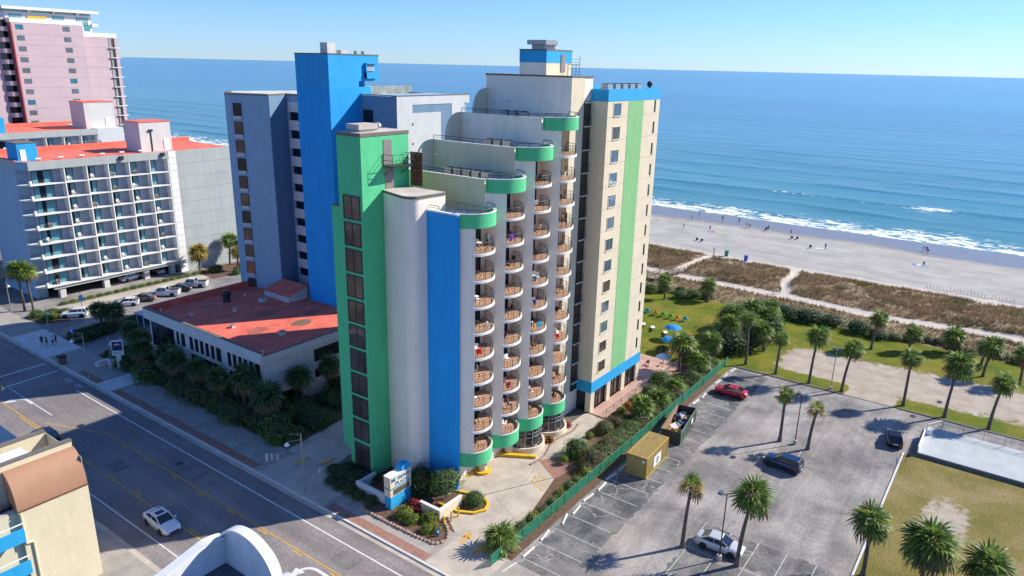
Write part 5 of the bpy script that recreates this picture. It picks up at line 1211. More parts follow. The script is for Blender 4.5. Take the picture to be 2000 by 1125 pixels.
# shaded palms by the podium and street, the shade put into a darker leaf colour
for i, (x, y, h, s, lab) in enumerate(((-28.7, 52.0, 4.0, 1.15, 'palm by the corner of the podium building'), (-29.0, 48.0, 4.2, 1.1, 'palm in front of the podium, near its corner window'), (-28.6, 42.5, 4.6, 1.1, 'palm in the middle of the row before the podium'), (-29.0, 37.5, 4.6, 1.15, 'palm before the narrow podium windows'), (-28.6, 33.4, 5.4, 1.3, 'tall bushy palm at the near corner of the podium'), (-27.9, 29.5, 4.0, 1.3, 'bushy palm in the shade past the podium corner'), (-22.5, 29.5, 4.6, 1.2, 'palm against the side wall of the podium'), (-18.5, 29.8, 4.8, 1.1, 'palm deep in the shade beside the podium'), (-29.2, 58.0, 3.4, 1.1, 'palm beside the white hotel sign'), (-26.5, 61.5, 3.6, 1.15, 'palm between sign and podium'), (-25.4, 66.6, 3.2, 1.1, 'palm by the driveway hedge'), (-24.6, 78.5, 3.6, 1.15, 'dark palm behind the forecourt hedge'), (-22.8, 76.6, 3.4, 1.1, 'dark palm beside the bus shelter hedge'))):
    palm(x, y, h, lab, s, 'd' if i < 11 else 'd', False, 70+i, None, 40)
for i, (x, y, h, s, lab) in enumerate(((-28.3, 98.6, 7.6, 1.25, 'tall sunlit palm by the street lamp at the balcony hotel'), (-27.3, 97.6, 7.2, 1.2, 'second tall sunlit palm of the pair at the balcony hotel'), (4.6, 97.5, 4.4, 1.3, 'sunlit palm beside the blank grey hotel wall'), (12.3, 98.5, 5.4, 1.35, 'sunlit palm before the grey panel wall'), (14.6, 97.0, 5.2, 1.0, 'slim palm close to the grey panel wall'), (10.6, 93.0, 4.0, 1.15, 'sunlit palm on the red mulch beside the pickups'), (21.5, 100.0, 5.4, 1.2, 'palm beside the blue hotel wing'), (15.6, 90.5, 1.8, 1.2, 'low palm at the foot of the blue hotel wing'))):
    palm(x, y, h, lab, s, 'y' if i in (2, 5) else 'g', False, 90+i, None, 36)

# shrubs: a cloud of small leaves over a near-black green core
def shrub_mesh(name, m, seed, n=520, lump=0.25, leaf=0.16, flat=0.8):
    rr = random.Random(seed); mb = MB()
    core = []
    for i in range(n):
        u = rr.uniform(-0.25, 1); a = rr.uniform(0, 6.283); rad = math.sqrt(max(0, 1-u*u))
        d = Vector((rad*math.cos(a), rad*math.sin(a), u)); k = 1+lump*mnoise.noise(d*2.3+Vector((seed*3.1, 0, 0))) + 0.12*mnoise.noise(d*6+Vector((0, seed, 0)))
        p = d*k*(rr.uniform(0.80, 1.02)); nrm = (d+Vector((rr.gauss(0, .45), rr.gauss(0, .45), rr.gauss(0.15, .45)))).normalized()
        t = nrm.orthogonal().normalized(); t = Matrix.Rotation(rr.uniform(0, 6.28), 3, nrm) @ t; b2 = nrm.cross(t); L_ = leaf*rr.uniform(0.6, 1.25)
        mb.add([p-t*L_*0.5, p+b2*L_*0.32, p+t*L_*0.6, p-b2*L_*0.32], [(0, 1, 2, 3)], 0)
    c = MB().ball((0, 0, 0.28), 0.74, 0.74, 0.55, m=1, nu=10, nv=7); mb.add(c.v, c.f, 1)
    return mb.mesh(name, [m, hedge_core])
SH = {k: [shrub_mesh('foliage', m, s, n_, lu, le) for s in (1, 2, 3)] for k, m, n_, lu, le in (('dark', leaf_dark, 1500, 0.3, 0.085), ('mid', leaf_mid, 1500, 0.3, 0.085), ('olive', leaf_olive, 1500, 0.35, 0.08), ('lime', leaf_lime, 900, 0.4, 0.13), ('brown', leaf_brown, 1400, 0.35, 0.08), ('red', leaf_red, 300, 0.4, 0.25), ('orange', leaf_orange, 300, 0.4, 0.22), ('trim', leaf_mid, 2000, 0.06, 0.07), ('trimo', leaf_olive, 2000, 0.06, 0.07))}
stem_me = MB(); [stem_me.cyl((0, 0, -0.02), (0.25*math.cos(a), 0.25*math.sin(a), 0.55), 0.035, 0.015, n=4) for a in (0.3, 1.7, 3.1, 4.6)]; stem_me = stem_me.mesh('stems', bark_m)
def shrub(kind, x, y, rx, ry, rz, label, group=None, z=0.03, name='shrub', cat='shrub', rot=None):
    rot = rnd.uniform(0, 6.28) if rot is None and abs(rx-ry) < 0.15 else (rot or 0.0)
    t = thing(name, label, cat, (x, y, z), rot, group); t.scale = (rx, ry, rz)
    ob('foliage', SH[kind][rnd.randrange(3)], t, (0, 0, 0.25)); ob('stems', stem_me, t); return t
# garden between hotel and fence
shrub('trim', 14.3, -3.4, 1.9, 1.9, 1.7, 'round clipped green hedge by the patio')
shrub('trimo', 17.5, -5.6, 1.7, 1.6, 1.0, 'flat clipped olive hedge behind the round one')
shrub('olive', 9.6, -4.0, 1.7, 1.6, 1.5, 'pale feathery bush by the paver walkway')
for (x, y, k, r_) in ((-0.8, -4.4, 'brown', 1.3), (-3.2, -3.9, 'trimo', 1.5), (-6.4, -6.6, 'brown', 1.5), (-8.6, -6.7, 'olive', 1.4), (-4.0, -6.6, 'olive', 1.6), (-1.0, -6.6, 'mid', 1.5), (0.6, -4.9, 'brown', 1.2), (5.0, -6.8, 'mid', 1.1), (9.6, -6.6, 'mid', 1.3), (12.4, -5.0, 'brown', 1.3), (14.5, -6.6, 'mid', 1.2), (16.8, -7.2, 'mid', 1.2), (23.5, -5.6, 'mid', 1.4), (25.0, -2.5, 'olive', 1.6), (25.4, 1.5, 'olive', 1.5), (22.5, -7.4, 'mid', 1.1)):
    shrub(k, x, y, r_, r_*0.9, r_*0.8, {'brown': 'russet bush in the bed between hotel and green fence', 'olive': 'olive bush in the bed between hotel and green fence', 'mid': 'green bush in the bed between hotel and green fence', 'trimo': 'square clipped bush by the bay window path'}[k], 'garden bushes along the fence')
beds(34, -7.9, -3.2, 0, 1, ('mid',), (0.1, 0.2), '', '', 1) if False else None
q = random.Random(21)
for i in range(30):
    x = -12.5+1.30*i; k = ('mid', 'brown', 'mid', 'olive', 'lime', 'mid')[q.randrange(6)]; r_ = q.uniform(1.1, 1.8)
    shrub(k, x, -6.9+q.uniform(-0.3, 0.6), r_, r_*0.9, r_*q.uniform(0.7, 1.0), {'brown': 'russet bush pressed against the garden side of the green fence', 'olive': 'olive bush pressed against the garden side of the green fence', 'mid': 'leafy green bush pressed against the garden side of the green fence', 'lime': 'yellow green bush pressed against the garden side of the green fence'}[k], 'bushes against the fence')
for k in range(12):
    x = -29.5+1.75*k; shrub('mid' if k % 3 else 'lime', x, -7.55+0.15*math.sin(k), 1.15, 0.8, 0.85+0.2*(k % 2), ('leafy green' if k % 3 else 'yellow green') + ' hedge plant along the driveway side of the fence', 'hedge plants along the fence')
shrub('mid', -10.3, -4.2, 1.9, 1.7, 1.8, 'large rounded bush between the drive and the curved bays')
shrub('lime', -5.6, -3.2, 0.55, 0.55, 0.6, 'yellow green plant in a round pot by the path'); shrub('lime', -12.8, -4.0, 0.55, 0.55, 0.6, 'green plant in a pot on the brick path', z=0.35)
for (x, y) in ((-5.6, -3.2), (-12.8, -4.0)): tag(MB().cyl((x, y, 0.05), (x, y, 0.45), 0.28, 0.38, n=14).obj('plant_pot', concrete_w), 'round pale pot on the ' + ('path by the bay windows' if x > -8 else 'brick path by the drive'), 'plant pot')
shrub('red', -5.0, 0.35, 0.6, 0.6, 0.6, 'red leaved plant beside the curved bay window'); shrub('orange', -9.6, 0.05, 0.7, 0.6, 0.7, 'orange bush between the two curved bay windows')
for (x, y, k) in ((2.6, -3.2, 'lime'), (4.4, -3.3, 'orange'), (6.0, -3.1, 'lime'), (7.2, -3.4, 'orange')): shrub(k, x, y, 0.85, 0.7, 0.8, ('yellow green' if k == 'lime' else 'orange') + ' flowering plant along the walkway rail', 'bright plants along the walkway')
# sign bed and drive island
for (x, y, k, r_) in ((-31.3, 3.1, 'lime', 1.0), (-31.5, 1.9, 'lime', 0.8), (-30.3, 0.6, 'lime', 0.9), (-31.7, -0.3, 'lime', 0.7), (-31.2, -1.0, 'lime', 0.6)): shrub(k, x, y, r_, r_, r_*0.9, 'yellow green flowering plant in the stone edged sign bed', 'bright plants in the sign bed', 0.15)
shrub('red', -29.8, 3.0, 0.8, 0.8, 1.1, 'pink red flowering bush beside the hotel sign'); shrub('dark', -26.8, 5.0, 1.7, 1.7, 2.6, 'dark tall bush against the blue wall'); shrub('dark', -28.2, 7.2, 1.2, 1.2, 1.4, 'dark bush between the sign and the lift shaft')
shrub('trim', -25.2, -1.0, 1.25, 1.25, 1.25, 'round clipped bush on the yellow edged island')
shrub('mid', -26.2, 2.0, 2.0, 1.8, 1.5, 'spreading crown of the small tree on the drive island', z=1.5, name='small_tree', cat='tree')
for (x, y, r_) in ((-31.0, 15.0, 1.1), (-31.0, 13.4, 1.2), (-30.8, 12.0, 1.2), (-32.6, 13.6, 0.9), (-32.8, 12.0, 0.9), (-32.6, 10.6, 1.0), (-32.8, 9.2, 0.9), (-32.6, 7.6, 0.9), (-29.8, 14.2, 1.1), (-29.4, 10.6, 1.0)): shrub('dark', x+1.0, y, r_, r_, r_*0.75, 'dark low bush in the bed before the green stair tower', 'bushes before the stair tower')
# shaded shrubbery round the podium
def beds(n_, x0, x1, y0, y1, kinds, hl, words, group, seed):
    q = random.Random(seed)
    for i in range(n_):
        k = kinds[q.randrange(len(kinds))]; r_ = q.uniform(*hl); x = q.uniform(x0, x1); y = y0+(y1-y0)*(i+q.uniform(0.1, 0.9))/n_
        shrub(k, x, y, r_*q.uniform(0.9, 1.3), r_*q.uniform(0.9, 1.2), r_*q.uniform(0.8, 1.25), {'dark': 'dark green', 'brown': 'russet', 'mid': 'mid green', 'olive': 'olive', 'lime': 'yellow green'}[k]+' bush '+words, group)
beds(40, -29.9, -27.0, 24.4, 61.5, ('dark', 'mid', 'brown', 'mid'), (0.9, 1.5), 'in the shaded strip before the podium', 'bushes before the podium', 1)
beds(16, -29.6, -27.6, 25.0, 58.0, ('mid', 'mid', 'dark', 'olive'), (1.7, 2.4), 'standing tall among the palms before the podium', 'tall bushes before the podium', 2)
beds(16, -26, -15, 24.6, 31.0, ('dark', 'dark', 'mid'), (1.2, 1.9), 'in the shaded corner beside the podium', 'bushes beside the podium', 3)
q = random.Random(9)
for i in range(14): shrub('dark' if i % 3 else 'mid', -29.0+0.95*i, 76.3+0.30*i*0.5+q.uniform(-.5, .5), 1.35, 1.2, q.uniform(0.95, 1.25), 'dark hedge plant on the strip between the two hotel driveways', 'driveway strip hedge')
for i in range(9): shrub('dark', -28.8+0.8*i, 79.2+q.uniform(-.3, .3), 1.2, 1.1, 1.0, 'dark hedge plant along the forecourt side of the strip', 'forecourt hedge')
for i in range(16): shrub('dark' if i % 2 else 'mid', q.uniform(-30, -23.5), 58.5+0.55*i, 1.15, 1.1, q.uniform(0.8, 1.3), 'dark bush round the foot of the white pole sign', 'bushes round the sign')
struct('planting_strip', MB().prism([(-30.1, 75.3), (-30.1, 79.6), (-15, 83), (-15, 78)], 0.0, 0.05), mulch); struct('planting_strip', MB().prism([(-30.1, 62), (-30.1, 68.5), (-21, 69), (-18, 62)], 0.0, 0.05), mulch)
for (x, y, k) in ((-27.6, 90.5, 'lime'), (-26.3, 92.5, 'mid'), (-28.4, 93.5, 'mid'), (-25.0, 91.0, 'olive')): shrub(k, x, y, 1.5, 1.5, 1.1, ('bright' if k == 'lime' else 'green' if k == 'mid' else 'olive') + ' bush on the mulch island at the hotel car park', 'bushes on the car park island')
for i in range(18): shrub('lime' if i % 2 else 'mid', -22.5+1.6*i, 97.2, 1.0, 0.6, 0.5, 'low clipped hedge plant in front of the balcony hotel', 'low hedge before the balcony hotel')
for (x, y) in ((6.6, 96.0), (8.0, 96.6), (13.0, 94.5), (15.0, 94.0), (17.0, 95.0), (9.0, 91.0)): shrub('mid', x, y, 1.4, 1.3, 1.1, 'green bush on the mulch bed by the pickups', 'bushes by the pickups')
struct('mulch_island', MB().box(4, 20, 91.5, 99.5, 0.0, 0.06), mulch); struct('mulch_island', MB().prism([(-29.6, 89), (-25.6, 87.5), (-23.8, 91.5), (-27, 95.5), (-29.8, 95)], 0.0, 0.07), mulch); struct('hotel_walk', MB().box(-24, 8, 93.0, 96.0, 0.0, 0.05), concrete)
shrub('lime', -52.6, 9.6, 1.2, 1.2, 1.3, 'pale yellow green bush on the near pavement between two buildings', z=0.13)
shrub('lime', -52.0, 60.0, 2.0, 2.0, 2.4, 'sunlit yellow green tree crown at the near kerb', z=2.6, name='street_tree', cat='tree')
MBt = MB().cyl((0, 0, -1.1), (0, 0, 0.4), 0.06, 0.04, n=6)
for o in list(COL.objects):
    if o.name.startswith('street_tree') or o.name.startswith('small_tree'): ob('trunk', MBt.mesh('trunk', bark_m), o)
for (x, y, rx, rz) in ((40.0, -6.4, 2.6, 3.0), (44.0, -3.4, 2.9, 3.2), (46.8, -7.4, 2.9, 3.4), (36.5, -8.6, 2.4, 2.7), (33.2, -7.2, 2.3, 2.4), (49.2, -5.2, 2.6, 2.8), (37.6, -4.6, 2.3, 2.3), (43.0, -9.8, 2.4, 3.0), (30.6, -5.0, 1.9, 1.9)): shrub('dark' if int(x) % 3 == 0 else 'mid', x, y, rx*1.2, rx*1.2, rz*1.28, ('dark' if int(x) % 3 == 0 else 'leafy') + ' green thicket filling the palm clump by the lawn', 'thickets in the palm clump', rot=0.0)
# hedge line and scrub at the seaward edge of the lawn
for (x, y, rx, ry, rz) in ((56.5, -8.8, 2.6, 3.2, 2.0), (57.0, -13.0, 2.6, 3.4, 1.9), (57.5, -16.6, 2.4, 2.6, 1.7), (56.5, -21.4, 2.5, 2.6, 1.9), (55.8, -24.6, 2.0, 2.0, 1.4)): shrub('dark', x, y, rx, ry, rz, 'dark wind clipped hedge bush between lawn and dunes', 'hedge bushes between lawn and dunes', rot=0.0)
for (x, y, r_) in ((54.5, 11.0, 1.7), (56.5, 9.4, 1.8), (58.0, 12.5, 1.5), (58.0, 6.8, 1.5), (56.5, 15.5, 1.8), (54.5, 17.4, 1.8), (59.5, 8.8, 1.4)): shrub('lime' if int(x) % 2 else 'mid', x, y, r_, r_, r_*0.8, ('yellow green' if int(x) % 2 else 'green') + ' bush between the pool lawn and the dunes', 'bushes by the boardwalk')
for i in range(10): shrub('olive', 58+rnd.uniform(-1.5, 1.5), -27-2.2*i, 1.3, 1.6, 0.9, 'olive scrub bush behind the far lawn', 'scrub bushes behind the far lawn')

# dune grass: thousands of dry tufts, one mass
rg = random.Random(5); vs = []; fs = []
def tuft(x, y, z, h):
    for k in range(6):
        a = rg.uniform(0, 6.28); w = 0.045; dx, dy = math.cos(a), math.sin(a); ln = h*rg.uniform(0.5, 1.2); r0 = rg.uniform(0, 0.22); tilt = rg.uniform(0.15, 0.7)
        q = len(vs); vs.extend([(x+dx*r0-dy*w, y+dy*r0+dx*w, z-0.03), (x+dx*r0+dy*w, y+dy*r0-dx*w, z-0.03), (x+dx*(r0+ln*tilt), y+dy*(r0+ln*tilt), z+ln)]); fs.append((q, q+1, q+2))
cnt = 0
while cnt < 15000:
    x = rg.uniform(57.5, 93.0); y = rg.uniform(-52, 48)
    b_ = bare_dune(x, y)+0.35*nz(x, y, 0.5, 6)
    if b_ > 0.4 or (x < 66 and rg.random() < 0.45): continue
    if nz(x, y, 0.25, 11) < -0.25 and rg.random() < 0.7: continue
    tuft(x, y, zb(x, y), rg.uniform(0.35, 0.85)*(1.0 if x > 70 else 0.8)); cnt += 1
me = bpy.data.meshes.new('dune_grass'); me.from_pydata(vs, [], fs); me.materials.append(dune_blade); me.materials.append(dune_olive)
me.polygons.foreach_set('material_index', [1 if nz(vs[f[0]][0], vs[f[0]][1], 0.16, 3)+0.3*math.sin(f[0]*12.9) > 0.12 else 0 for f in fs])
tag(ob('dune_grass', me), 'dry brown dune grass between the path and the beach', 'grass', kind='stuff')
# ---------------------------------------------------------------- street and lot furniture
def text_part(txt, parent, m, size, loc, rot, depth=0.015, shear=0.0, name='lettering', xscale=1.0):
    cu = bpy.data.curves.new('t', 'FONT'); cu.body = txt; cu.size = size; cu.extrude = depth; cu.align_x = 'CENTER'; cu.align_y = 'CENTER'; cu.shear = shear; cu.offset = 0.008*size/0.5
    to = bpy.data.objects.new('t', cu); COL.objects.link(to)
    dg = bpy.context.evaluated_depsgraph_get(); me = bpy.data.meshes.new_from_object(to.evaluated_get(dg)); me.materials.clear(); me.materials.append(m)
    bpy.data.objects.remove(to)
    o = ob(name, me, parent, loc); o.rotation_euler = rot; o.scale = (xscale, 1, 1); return o
# hotel sign
sg = thing('hotel_sign', 'cream and blue roadside sign with a rounded blue crest, reading MERIDIAN PLAZA', 'sign', (-31.35, 4.9, 0.1), 0); sg.scale = (0.86, 0.86, 0.74)
# local frame: sign runs along X (towards the ocean), its south face looks to the parking lot
part('base', sg, sky_p, (0, 3.3, 0, 0.9, 0.0, 2.0)); part('panel', sg, cream, (-0.08, 3.38, -0.06, 0.96, 2.0, 5.0))
part('blue_line', sg, mat('teal_line', (0.02, 0.26, 0.36), 0.6, 0.05, 1), (-0.10, 3.40, -0.08, 0.98, 3.12, 3.3)); part('message_board', sg, mat('letter_board', (0.10, 0.10, 0.09), 0.4, 0.2, 3), (0.4, 3.0, -0.10, -0.05, 2.15, 3.0))
MB().ext([(2.0, -0.02, 4.9)] + [(2.65+0.75*math.cos(R(a)), -0.02, 5.35+0.55*math.sin(R(a))) for a in range(180, -1, -20)] + [(3.3, -0.02, 4.9)], (0, 0.92, 0)).obj('crest', sky_p, sg)
part('panel_cap', sg, white_p, (-0.12, 2.0, -0.10, 1.0, 5.0, 5.06))
lett = mat('blue_lettering', (0.01, 0.20, 0.42), 0.5, 0.05, 2)
text_part('M', sg, lett, 0.9, (0.42, -0.075, 4.45), (HP, 0, 0)); text_part('ERIDIAN', sg, lett, 0.66, (2.12, -0.075, 4.38), (HP, 0, 0), xscale=0.78)
text_part('P', sg, lett, 0.85, (0.95, -0.075, 3.70), (HP, 0, 0)); text_part('LAZA', sg, lett, 0.62, (1.95, -0.075, 3.65), (HP, 0, 0))
# stone edged bed under the sign: each border stone is a piece
bed = thing('stone_border', 'border of pinkish rough stones round the sign bed', 'border', (0, 0, 0))
path = [(-33.0, 7.5), (-33.05, 4), (-32.95, 0), (-32.75, -2.2), (-31.9, -2.75), (-31.0, -2.4), (-30.2, -1.6), (-29.4, -0.4), (-28.6, 0.8)]
stone_meshes = []
for k in range(3):
    mb = MB().ball((0, 0, 0.08), 0.24, 0.17, 0.15, nu=7, nv=4); r_ = random.Random(k); mb.v = [(v[0]*r_.uniform(.85, 1.15), v[1]*r_.uniform(.85, 1.15), v[2]*r_.uniform(.85, 1.15)) for v in mb.v]; stone_meshes.append(mb.mesh('stone', stone_m))
for a, b2 in zip(path[:-1], path[1:]):
    a = Vector(a); b2 = Vector(b2); n_ = max(1, int((b2-a).length/0.42))
    for k in range(n_):
        p = a.lerp(b2, (k+0.5)/n_); ob('stone', stone_meshes[rnd.randrange(3)], bed, (p.x+2.75*0, p.y, 0.13), rnd.uniform(-0.2, 0.2)+math.atan2(b2.y-a.y, b2.x-a.x), rnd.uniform(0.85, 1.2))
struct('sign_bed', MB().prism([(p[0], p[1]) for p in path] + [(-28.4, 4.5), (-29, 7.5)], 0.0, 0.155), mulch)
border2 = thing('stone_border', 'border of pale stones following the curved bay windows', 'border')
for k in range(34):
    t = k/33; x = -15.2+11.5*t; y = -1.2-0.35*math.sin(t*9.0)+0.9*t; ob('stone', stone_meshes[k % 3], border2, (x, y, 0.06), 0.2, 0.8)
# low garden walls
lw = thing('garden_wall', 'low cream garden wall with corner beside the drive island', 'wall')
part('wall', lw, cream, (-29.6, -29.35, -0.1, 2.6, 0.0, 1.15), (-29.35, -26.2, -0.1, 0.15, 0.0, 1.15)); part('coping', lw, white_p, (-29.65, -29.3, -0.15, 2.62, 1.15, 1.22), (-29.3, -26.15, -0.15, 0.2, 1.15, 1.22))
lw2 = thing('garden_wall', 'low pale planter wall at the foot of the green stair tower', 'wall')
part('wall', lw2, ltgrey, (-31.0, -30.75, 6.4, 10.4, 0.0, 1.1), (-30.75, -28.3, 10.15, 10.4, 0.0, 1.1), (-31.0, -29.6, 6.15, 6.4, 0.0, 1.1)); part('coping', lw2, white_p, (-31.05, -30.7, 6.1, 10.45, 1.1, 1.17))
# drive island with yellow kerb
isl = thing('drive_island', 'planted island with thick yellow kerb in the hotel drive', 'island')
pi = [(-27.6, 1.9), (-27.5, -0.6), (-26.7, -2.1), (-25.5, -2.7), (-24.4, -2.3), (-23.8, -1.2), (-24.0, 0.2), (-24.6, 2.2)]
MB().prism(pi, 0.0, 0.12).obj('soil', mulch, isl); mb = MB(); ringwall(mb, pi, -0.0+0.26, 0.0, 0.26); mb.obj('kerb', yellow_paint, isl)
for i, (x, y) in enumerate(((-29.9, -0.9), (-28.9, -1.0), (-27.9, -1.05))):
    b_ = thing('bollard', 'yellow steel bollard in the row beside the drive island', 'bollard', (x, y, 0.05), 0, 'yellow bollards by the island'); MB().cyl((0, 0, 0), (0, 0, 1.05), 0.10, n=12).ball((0, 0, 1.05), 0.10, rz=0.06).obj('post', yellow_paint, b_)
b_ = thing('bollard', 'short blue and white post in the sign bed', 'bollard', (-31.6, -1.6, 0.13)); MB().cyl((0, 0, 0), (0, 0, 0.75), 0.12, n=10).obj('post', mat('blue_plastic', (0.02, 0.12, 0.4), 0.5, .1, 2), b_); MB().cyl((0, 0, 0.45), (0, 0, 0.62), 0.124, n=10).obj('band', white_p, b_)
# wheel stops
stop_me = MB().ext([(-0.9, -0.09, 0), (-0.9, 0.09, 0), (-0.9, 0.065, 0.13), (-0.9, -0.065, 0.13)], (1.8, 0, 0)).mesh('wheel_stop', mat('worn_white_stop', (0.66, 0.65, 0.62), 0.85, 0.2, 2.0))
for i, x in enumerate((26.0, 23.0, 20.4, 14.6, 12.0, -6.5, -9.3, -11.8, -14.2, -16.9, -19.6, -21.7, -25.1, -28.1, -31.0)):
    o = ob('wheel_stop', stop_me, None, (x, -9.75+0.06*((i*37) % 5-2), 0.016), 0.05*((i*53) % 7-3)+(0.35 if i == 11 else 0)); tag(o, 'white concrete wheel stop knocked askew, along the green fence' if i == 11 else 'white concrete wheel stop along the green fence', 'wheel stop', 'wheel stops along the fence')
# green mesh fence
fe = thing('green_fence', 'green mesh fence between the garden and the parking lot', 'fence')
m_scr = mat('green_windscreen', (0.015, 0.19, 0.11), 0.7, 0.15, 1.0, alpha=0.8)
for k in range(24):
    x0 = -32.0+2.5*k; x1 = min(x0+2.5, 27.8); sag = 0.02*math.sin(k*2.1)
    MB().add([(x0+0.04, -8.3, 0.03), (x1-0.04, -8.3+sag, 0.03), (x1-0.04, -8.3+sag, 1.22), ((x0+x1)/2, -8.3, 1.17+sag), (x0+0.04, -8.3, 1.22)], [(0, 1, 2, 3, 4)]).obj('mesh_panel', m_scr, fe)
    MB().cyl((x0, -8.3, 0), (x0, -8.3, 1.32), 0.035, n=7).obj('post', mat('green_post', (0.02, 0.14, 0.08), 0.5, .1, 2), fe)
mb = MB(); mb.tube([(-32, -8.3, 1.27), (27.8, -8.3, 1.27)], 0.025); mb.obj('top_rail', MATS['green_post'], fe)
MB().box(-30.5, -30.2, -8.36, -8.33, 0.65, 0.95).obj('notice', white_p, fe)
# shipping container
ct = thing('shipping_container', 'tan steel shipping container with white placard beside the green fence', 'container', (-10.0, -12.95, 0.02), R(2.0))
tan = mat('tan_container_paint', (0.42, 0.30, 0.10), 0.6, 0.12, 0.8, streak=0.25); CL, CW, CH = 6.06, 2.44, 2.59
def corrug(a, b2, n_, amp, nv):       # corrugated sheet between two ground points
    a = Vector(a); b2 = Vector(b2); nv = Vector(nv); P = []
    for k in range(n_):
        for (t, s) in ((0.0, 0), (0.25, 0), (0.35, 1), (0.75, 1), (0.9, 0)): P.append(a.lerp(b2, (k+t)/n_)+nv*amp*s)
    P.append(b2); return P
for nm, a, b2, nv, n_ in (('side_wall', (0.06, 0.02, 0), (CL-0.06, 0.02, 0), (0, 1, 0), 20), ('side_wall', (CL-0.06, CW-0.02, 0), (0.06, CW-0.02, 0), (0, -1, 0), 20), ('end_wall', (CL-0.02, 0.06, 0), (CL-0.02, CW-0.06, 0), (-1, 0, 0), 8), ('door_end', (0.02, CW-0.06, 0), (0.02, 0.06, 0), (1, 0, 0), 8)):
    P = corrug(a, b2, n_, 0.035, nv); MB().strip([(p.x, p.y, 0.15) for p in P], [(p.x, p.y, CH-0.12) for p in P]).obj(nm, tan, ct)
mb = MB(); P = corrug((0.06, 0, 0), (CL-0.06, 0, 0), 26, 0.03, (0, 0, 1)); mb.strip([(p.x, 0.05, CH-0.05+p.z) for p in P], [(p.x, CW-0.05, CH-0.05+p.z) for p in P]); mb.obj('roof_sheet', tan, ct)
fm = MB()
for (x, y) in ((0, 0), (CL-0.12, 0), (0, CW-0.12), (CL-0.12, CW-0.12)): fm.box(x, x+0.12, y, y+0.12, 0, CH)
for y in (0.0, CW-0.1): fm.box(0.12, CL-0.12, y, y+0.1, CH-0.13, CH-0.01).box(0.12, CL-0.12, y, y+0.1, 0.02, 0.17)
for x in (0.0, CL-0.1): fm.box(x, x+0.1, 0.12, CW-0.12, CH-0.13, CH-0.012).box(x, x+0.1, 0.12, CW-0.12, 0.02, 0.17)
fm.obj('frame', mat('tan_frame_paint', (0.46, 0.31, 0.07), 0.6, 0.12, 0.8), ct)
pl = part('placard', ct, white_p, (1.9, 3.9, -0.03, 0.0, 0.55, 1.85)); c_ = arc(2.9, 1.2, 0.42, 0, 360, 22)
MB().strip([(p[0], -0.036, p[1]) for p in c_], [(2.9+(p[0]-2.9)*0.72, -0.036, 1.2+(p[1]-1.2)*0.72) for p in c_]).add([(2.78, -0.036, 1.0), (3.02, -0.036, 1.0), (3.02, -0.036, 1.4), (2.78, -0.036, 1.4)], [(0, 1, 2, 3)]).obj('logo', mat('navy_print', (0.02, 0.05, 0.2), 0.5, 0.05, 2), pl)
part('notice', ct, white_p, (-0.03, 0.0, 0.25, 0.6, 1.9, 2.2))
# roll-off dumpster with rubbish
dm = thing('dumpster', 'long green grey open dumpster filled with rubbish beside the container', 'dumpster', (-0.6, -12.9, 0.0), R(8.5))
dg_ = mat('grey_green_steel', (0.13, 0.17, 0.13), 0.7, 0.25, 0.8, streak=0.3); dd = mat('dark_rusty_steel', (0.05, 0.055, 0.055), 0.7, 0.3, 1.0); ri = mat('rusty_inside', (0.34, 0.19, 0.11), 0.9, 0.25, 1.0)
DL, DW, DH = 7.6, 2.45, 1.75
part('long_side', dm, dg_, (0, DL, 0, 0.07, 0.2, DH)); part('long_side', dm, dg_, (0, DL, DW-0.07, DW, 0.2, DH)); part('inner_lining', dm, ri, (0.1, DL-0.1, DW-0.11, DW-0.072, 0.3, DH-0.02)); part('end_wall', dm, dd, (0, 0.08, 0.07, DW-0.07, 0.1, DH), (DL-0.08, DL, 0.07, DW-0.07, 0.1, DH)); part('floor', dm, dd, (0.08, DL-0.08, 0.07, DW-0.07, 0.18, 0.3))
mb = MB()
for k in range(10): mb.box(0.4+0.75*k, 0.5+0.75*k, -0.07, 0.0, 0.25, DH-0.05)
for y in (-0.06, DW-0.06): mb.box(-0.02, DL+0.02, y, y+0.13, DH, DH+0.1)
mb.obj('ribs', dg_, dm); part('placard', dm, white_p, (4.6, 5.5, -0.1, -0.075, 0.8, 1.4))
for k in range(4): MB().cyl((0.6+6.3*(k // 2), 0.5+1.3*(k % 2), 0.1), (0.6+6.3*(k // 2), 0.62+1.3*(k % 2), 0.1), 0.12, n=10).obj('roller', dd, dm)
cols = [('white_rubbish', (0.7, 0.7, 0.68)), ('blue_rubbish', (0.05, 0.14, 0.32)), ('cardboard', (0.40, 0.25, 0.12)), ('grey_rubbish', (0.3, 0.31, 0.32)), ('yellow_foam', (0.65, 0.42, 0.08)), ('wood_scrap', (0.36, 0.24, 0.14))]
rq = random.Random(3)
for k in range(34):
    cn, cc = cols[rq.randrange(6)]; a, b2, c = rq.uniform(0.15, 0.55), rq.uniform(0.1, 0.4), rq.uniform(0.04, 0.22)
    o = tag(MB().box(-a, a, -b2, b2, -c, c).obj('rubbish_piece', mat(cn, cc, 0.8, 0.15, 3)), 'loose %s piece among the rubbish in the dumpster' % cn.split('_')[0], 'rubbish', 'rubbish in the dumpster')
    p = Matrix.Rotation(R(8.5), 3, 'Z') @ Vector((rq.uniform(0.7, 6.4), rq.uniform(0.6, 1.85), 0)); o.location = (-0.6+p.x, -12.9+p.y, rq.uniform(0.5, 1.25)); o.rotation_euler = (rq.uniform(-.5, .5), rq.uniform(-.5, .5), rq.uniform(0, 6))
for o in [o for o in COL.objects if o.name.startswith('rubbish_piece')]: o['label'] = 'loose piece of rubbish lying in the open dumpster'
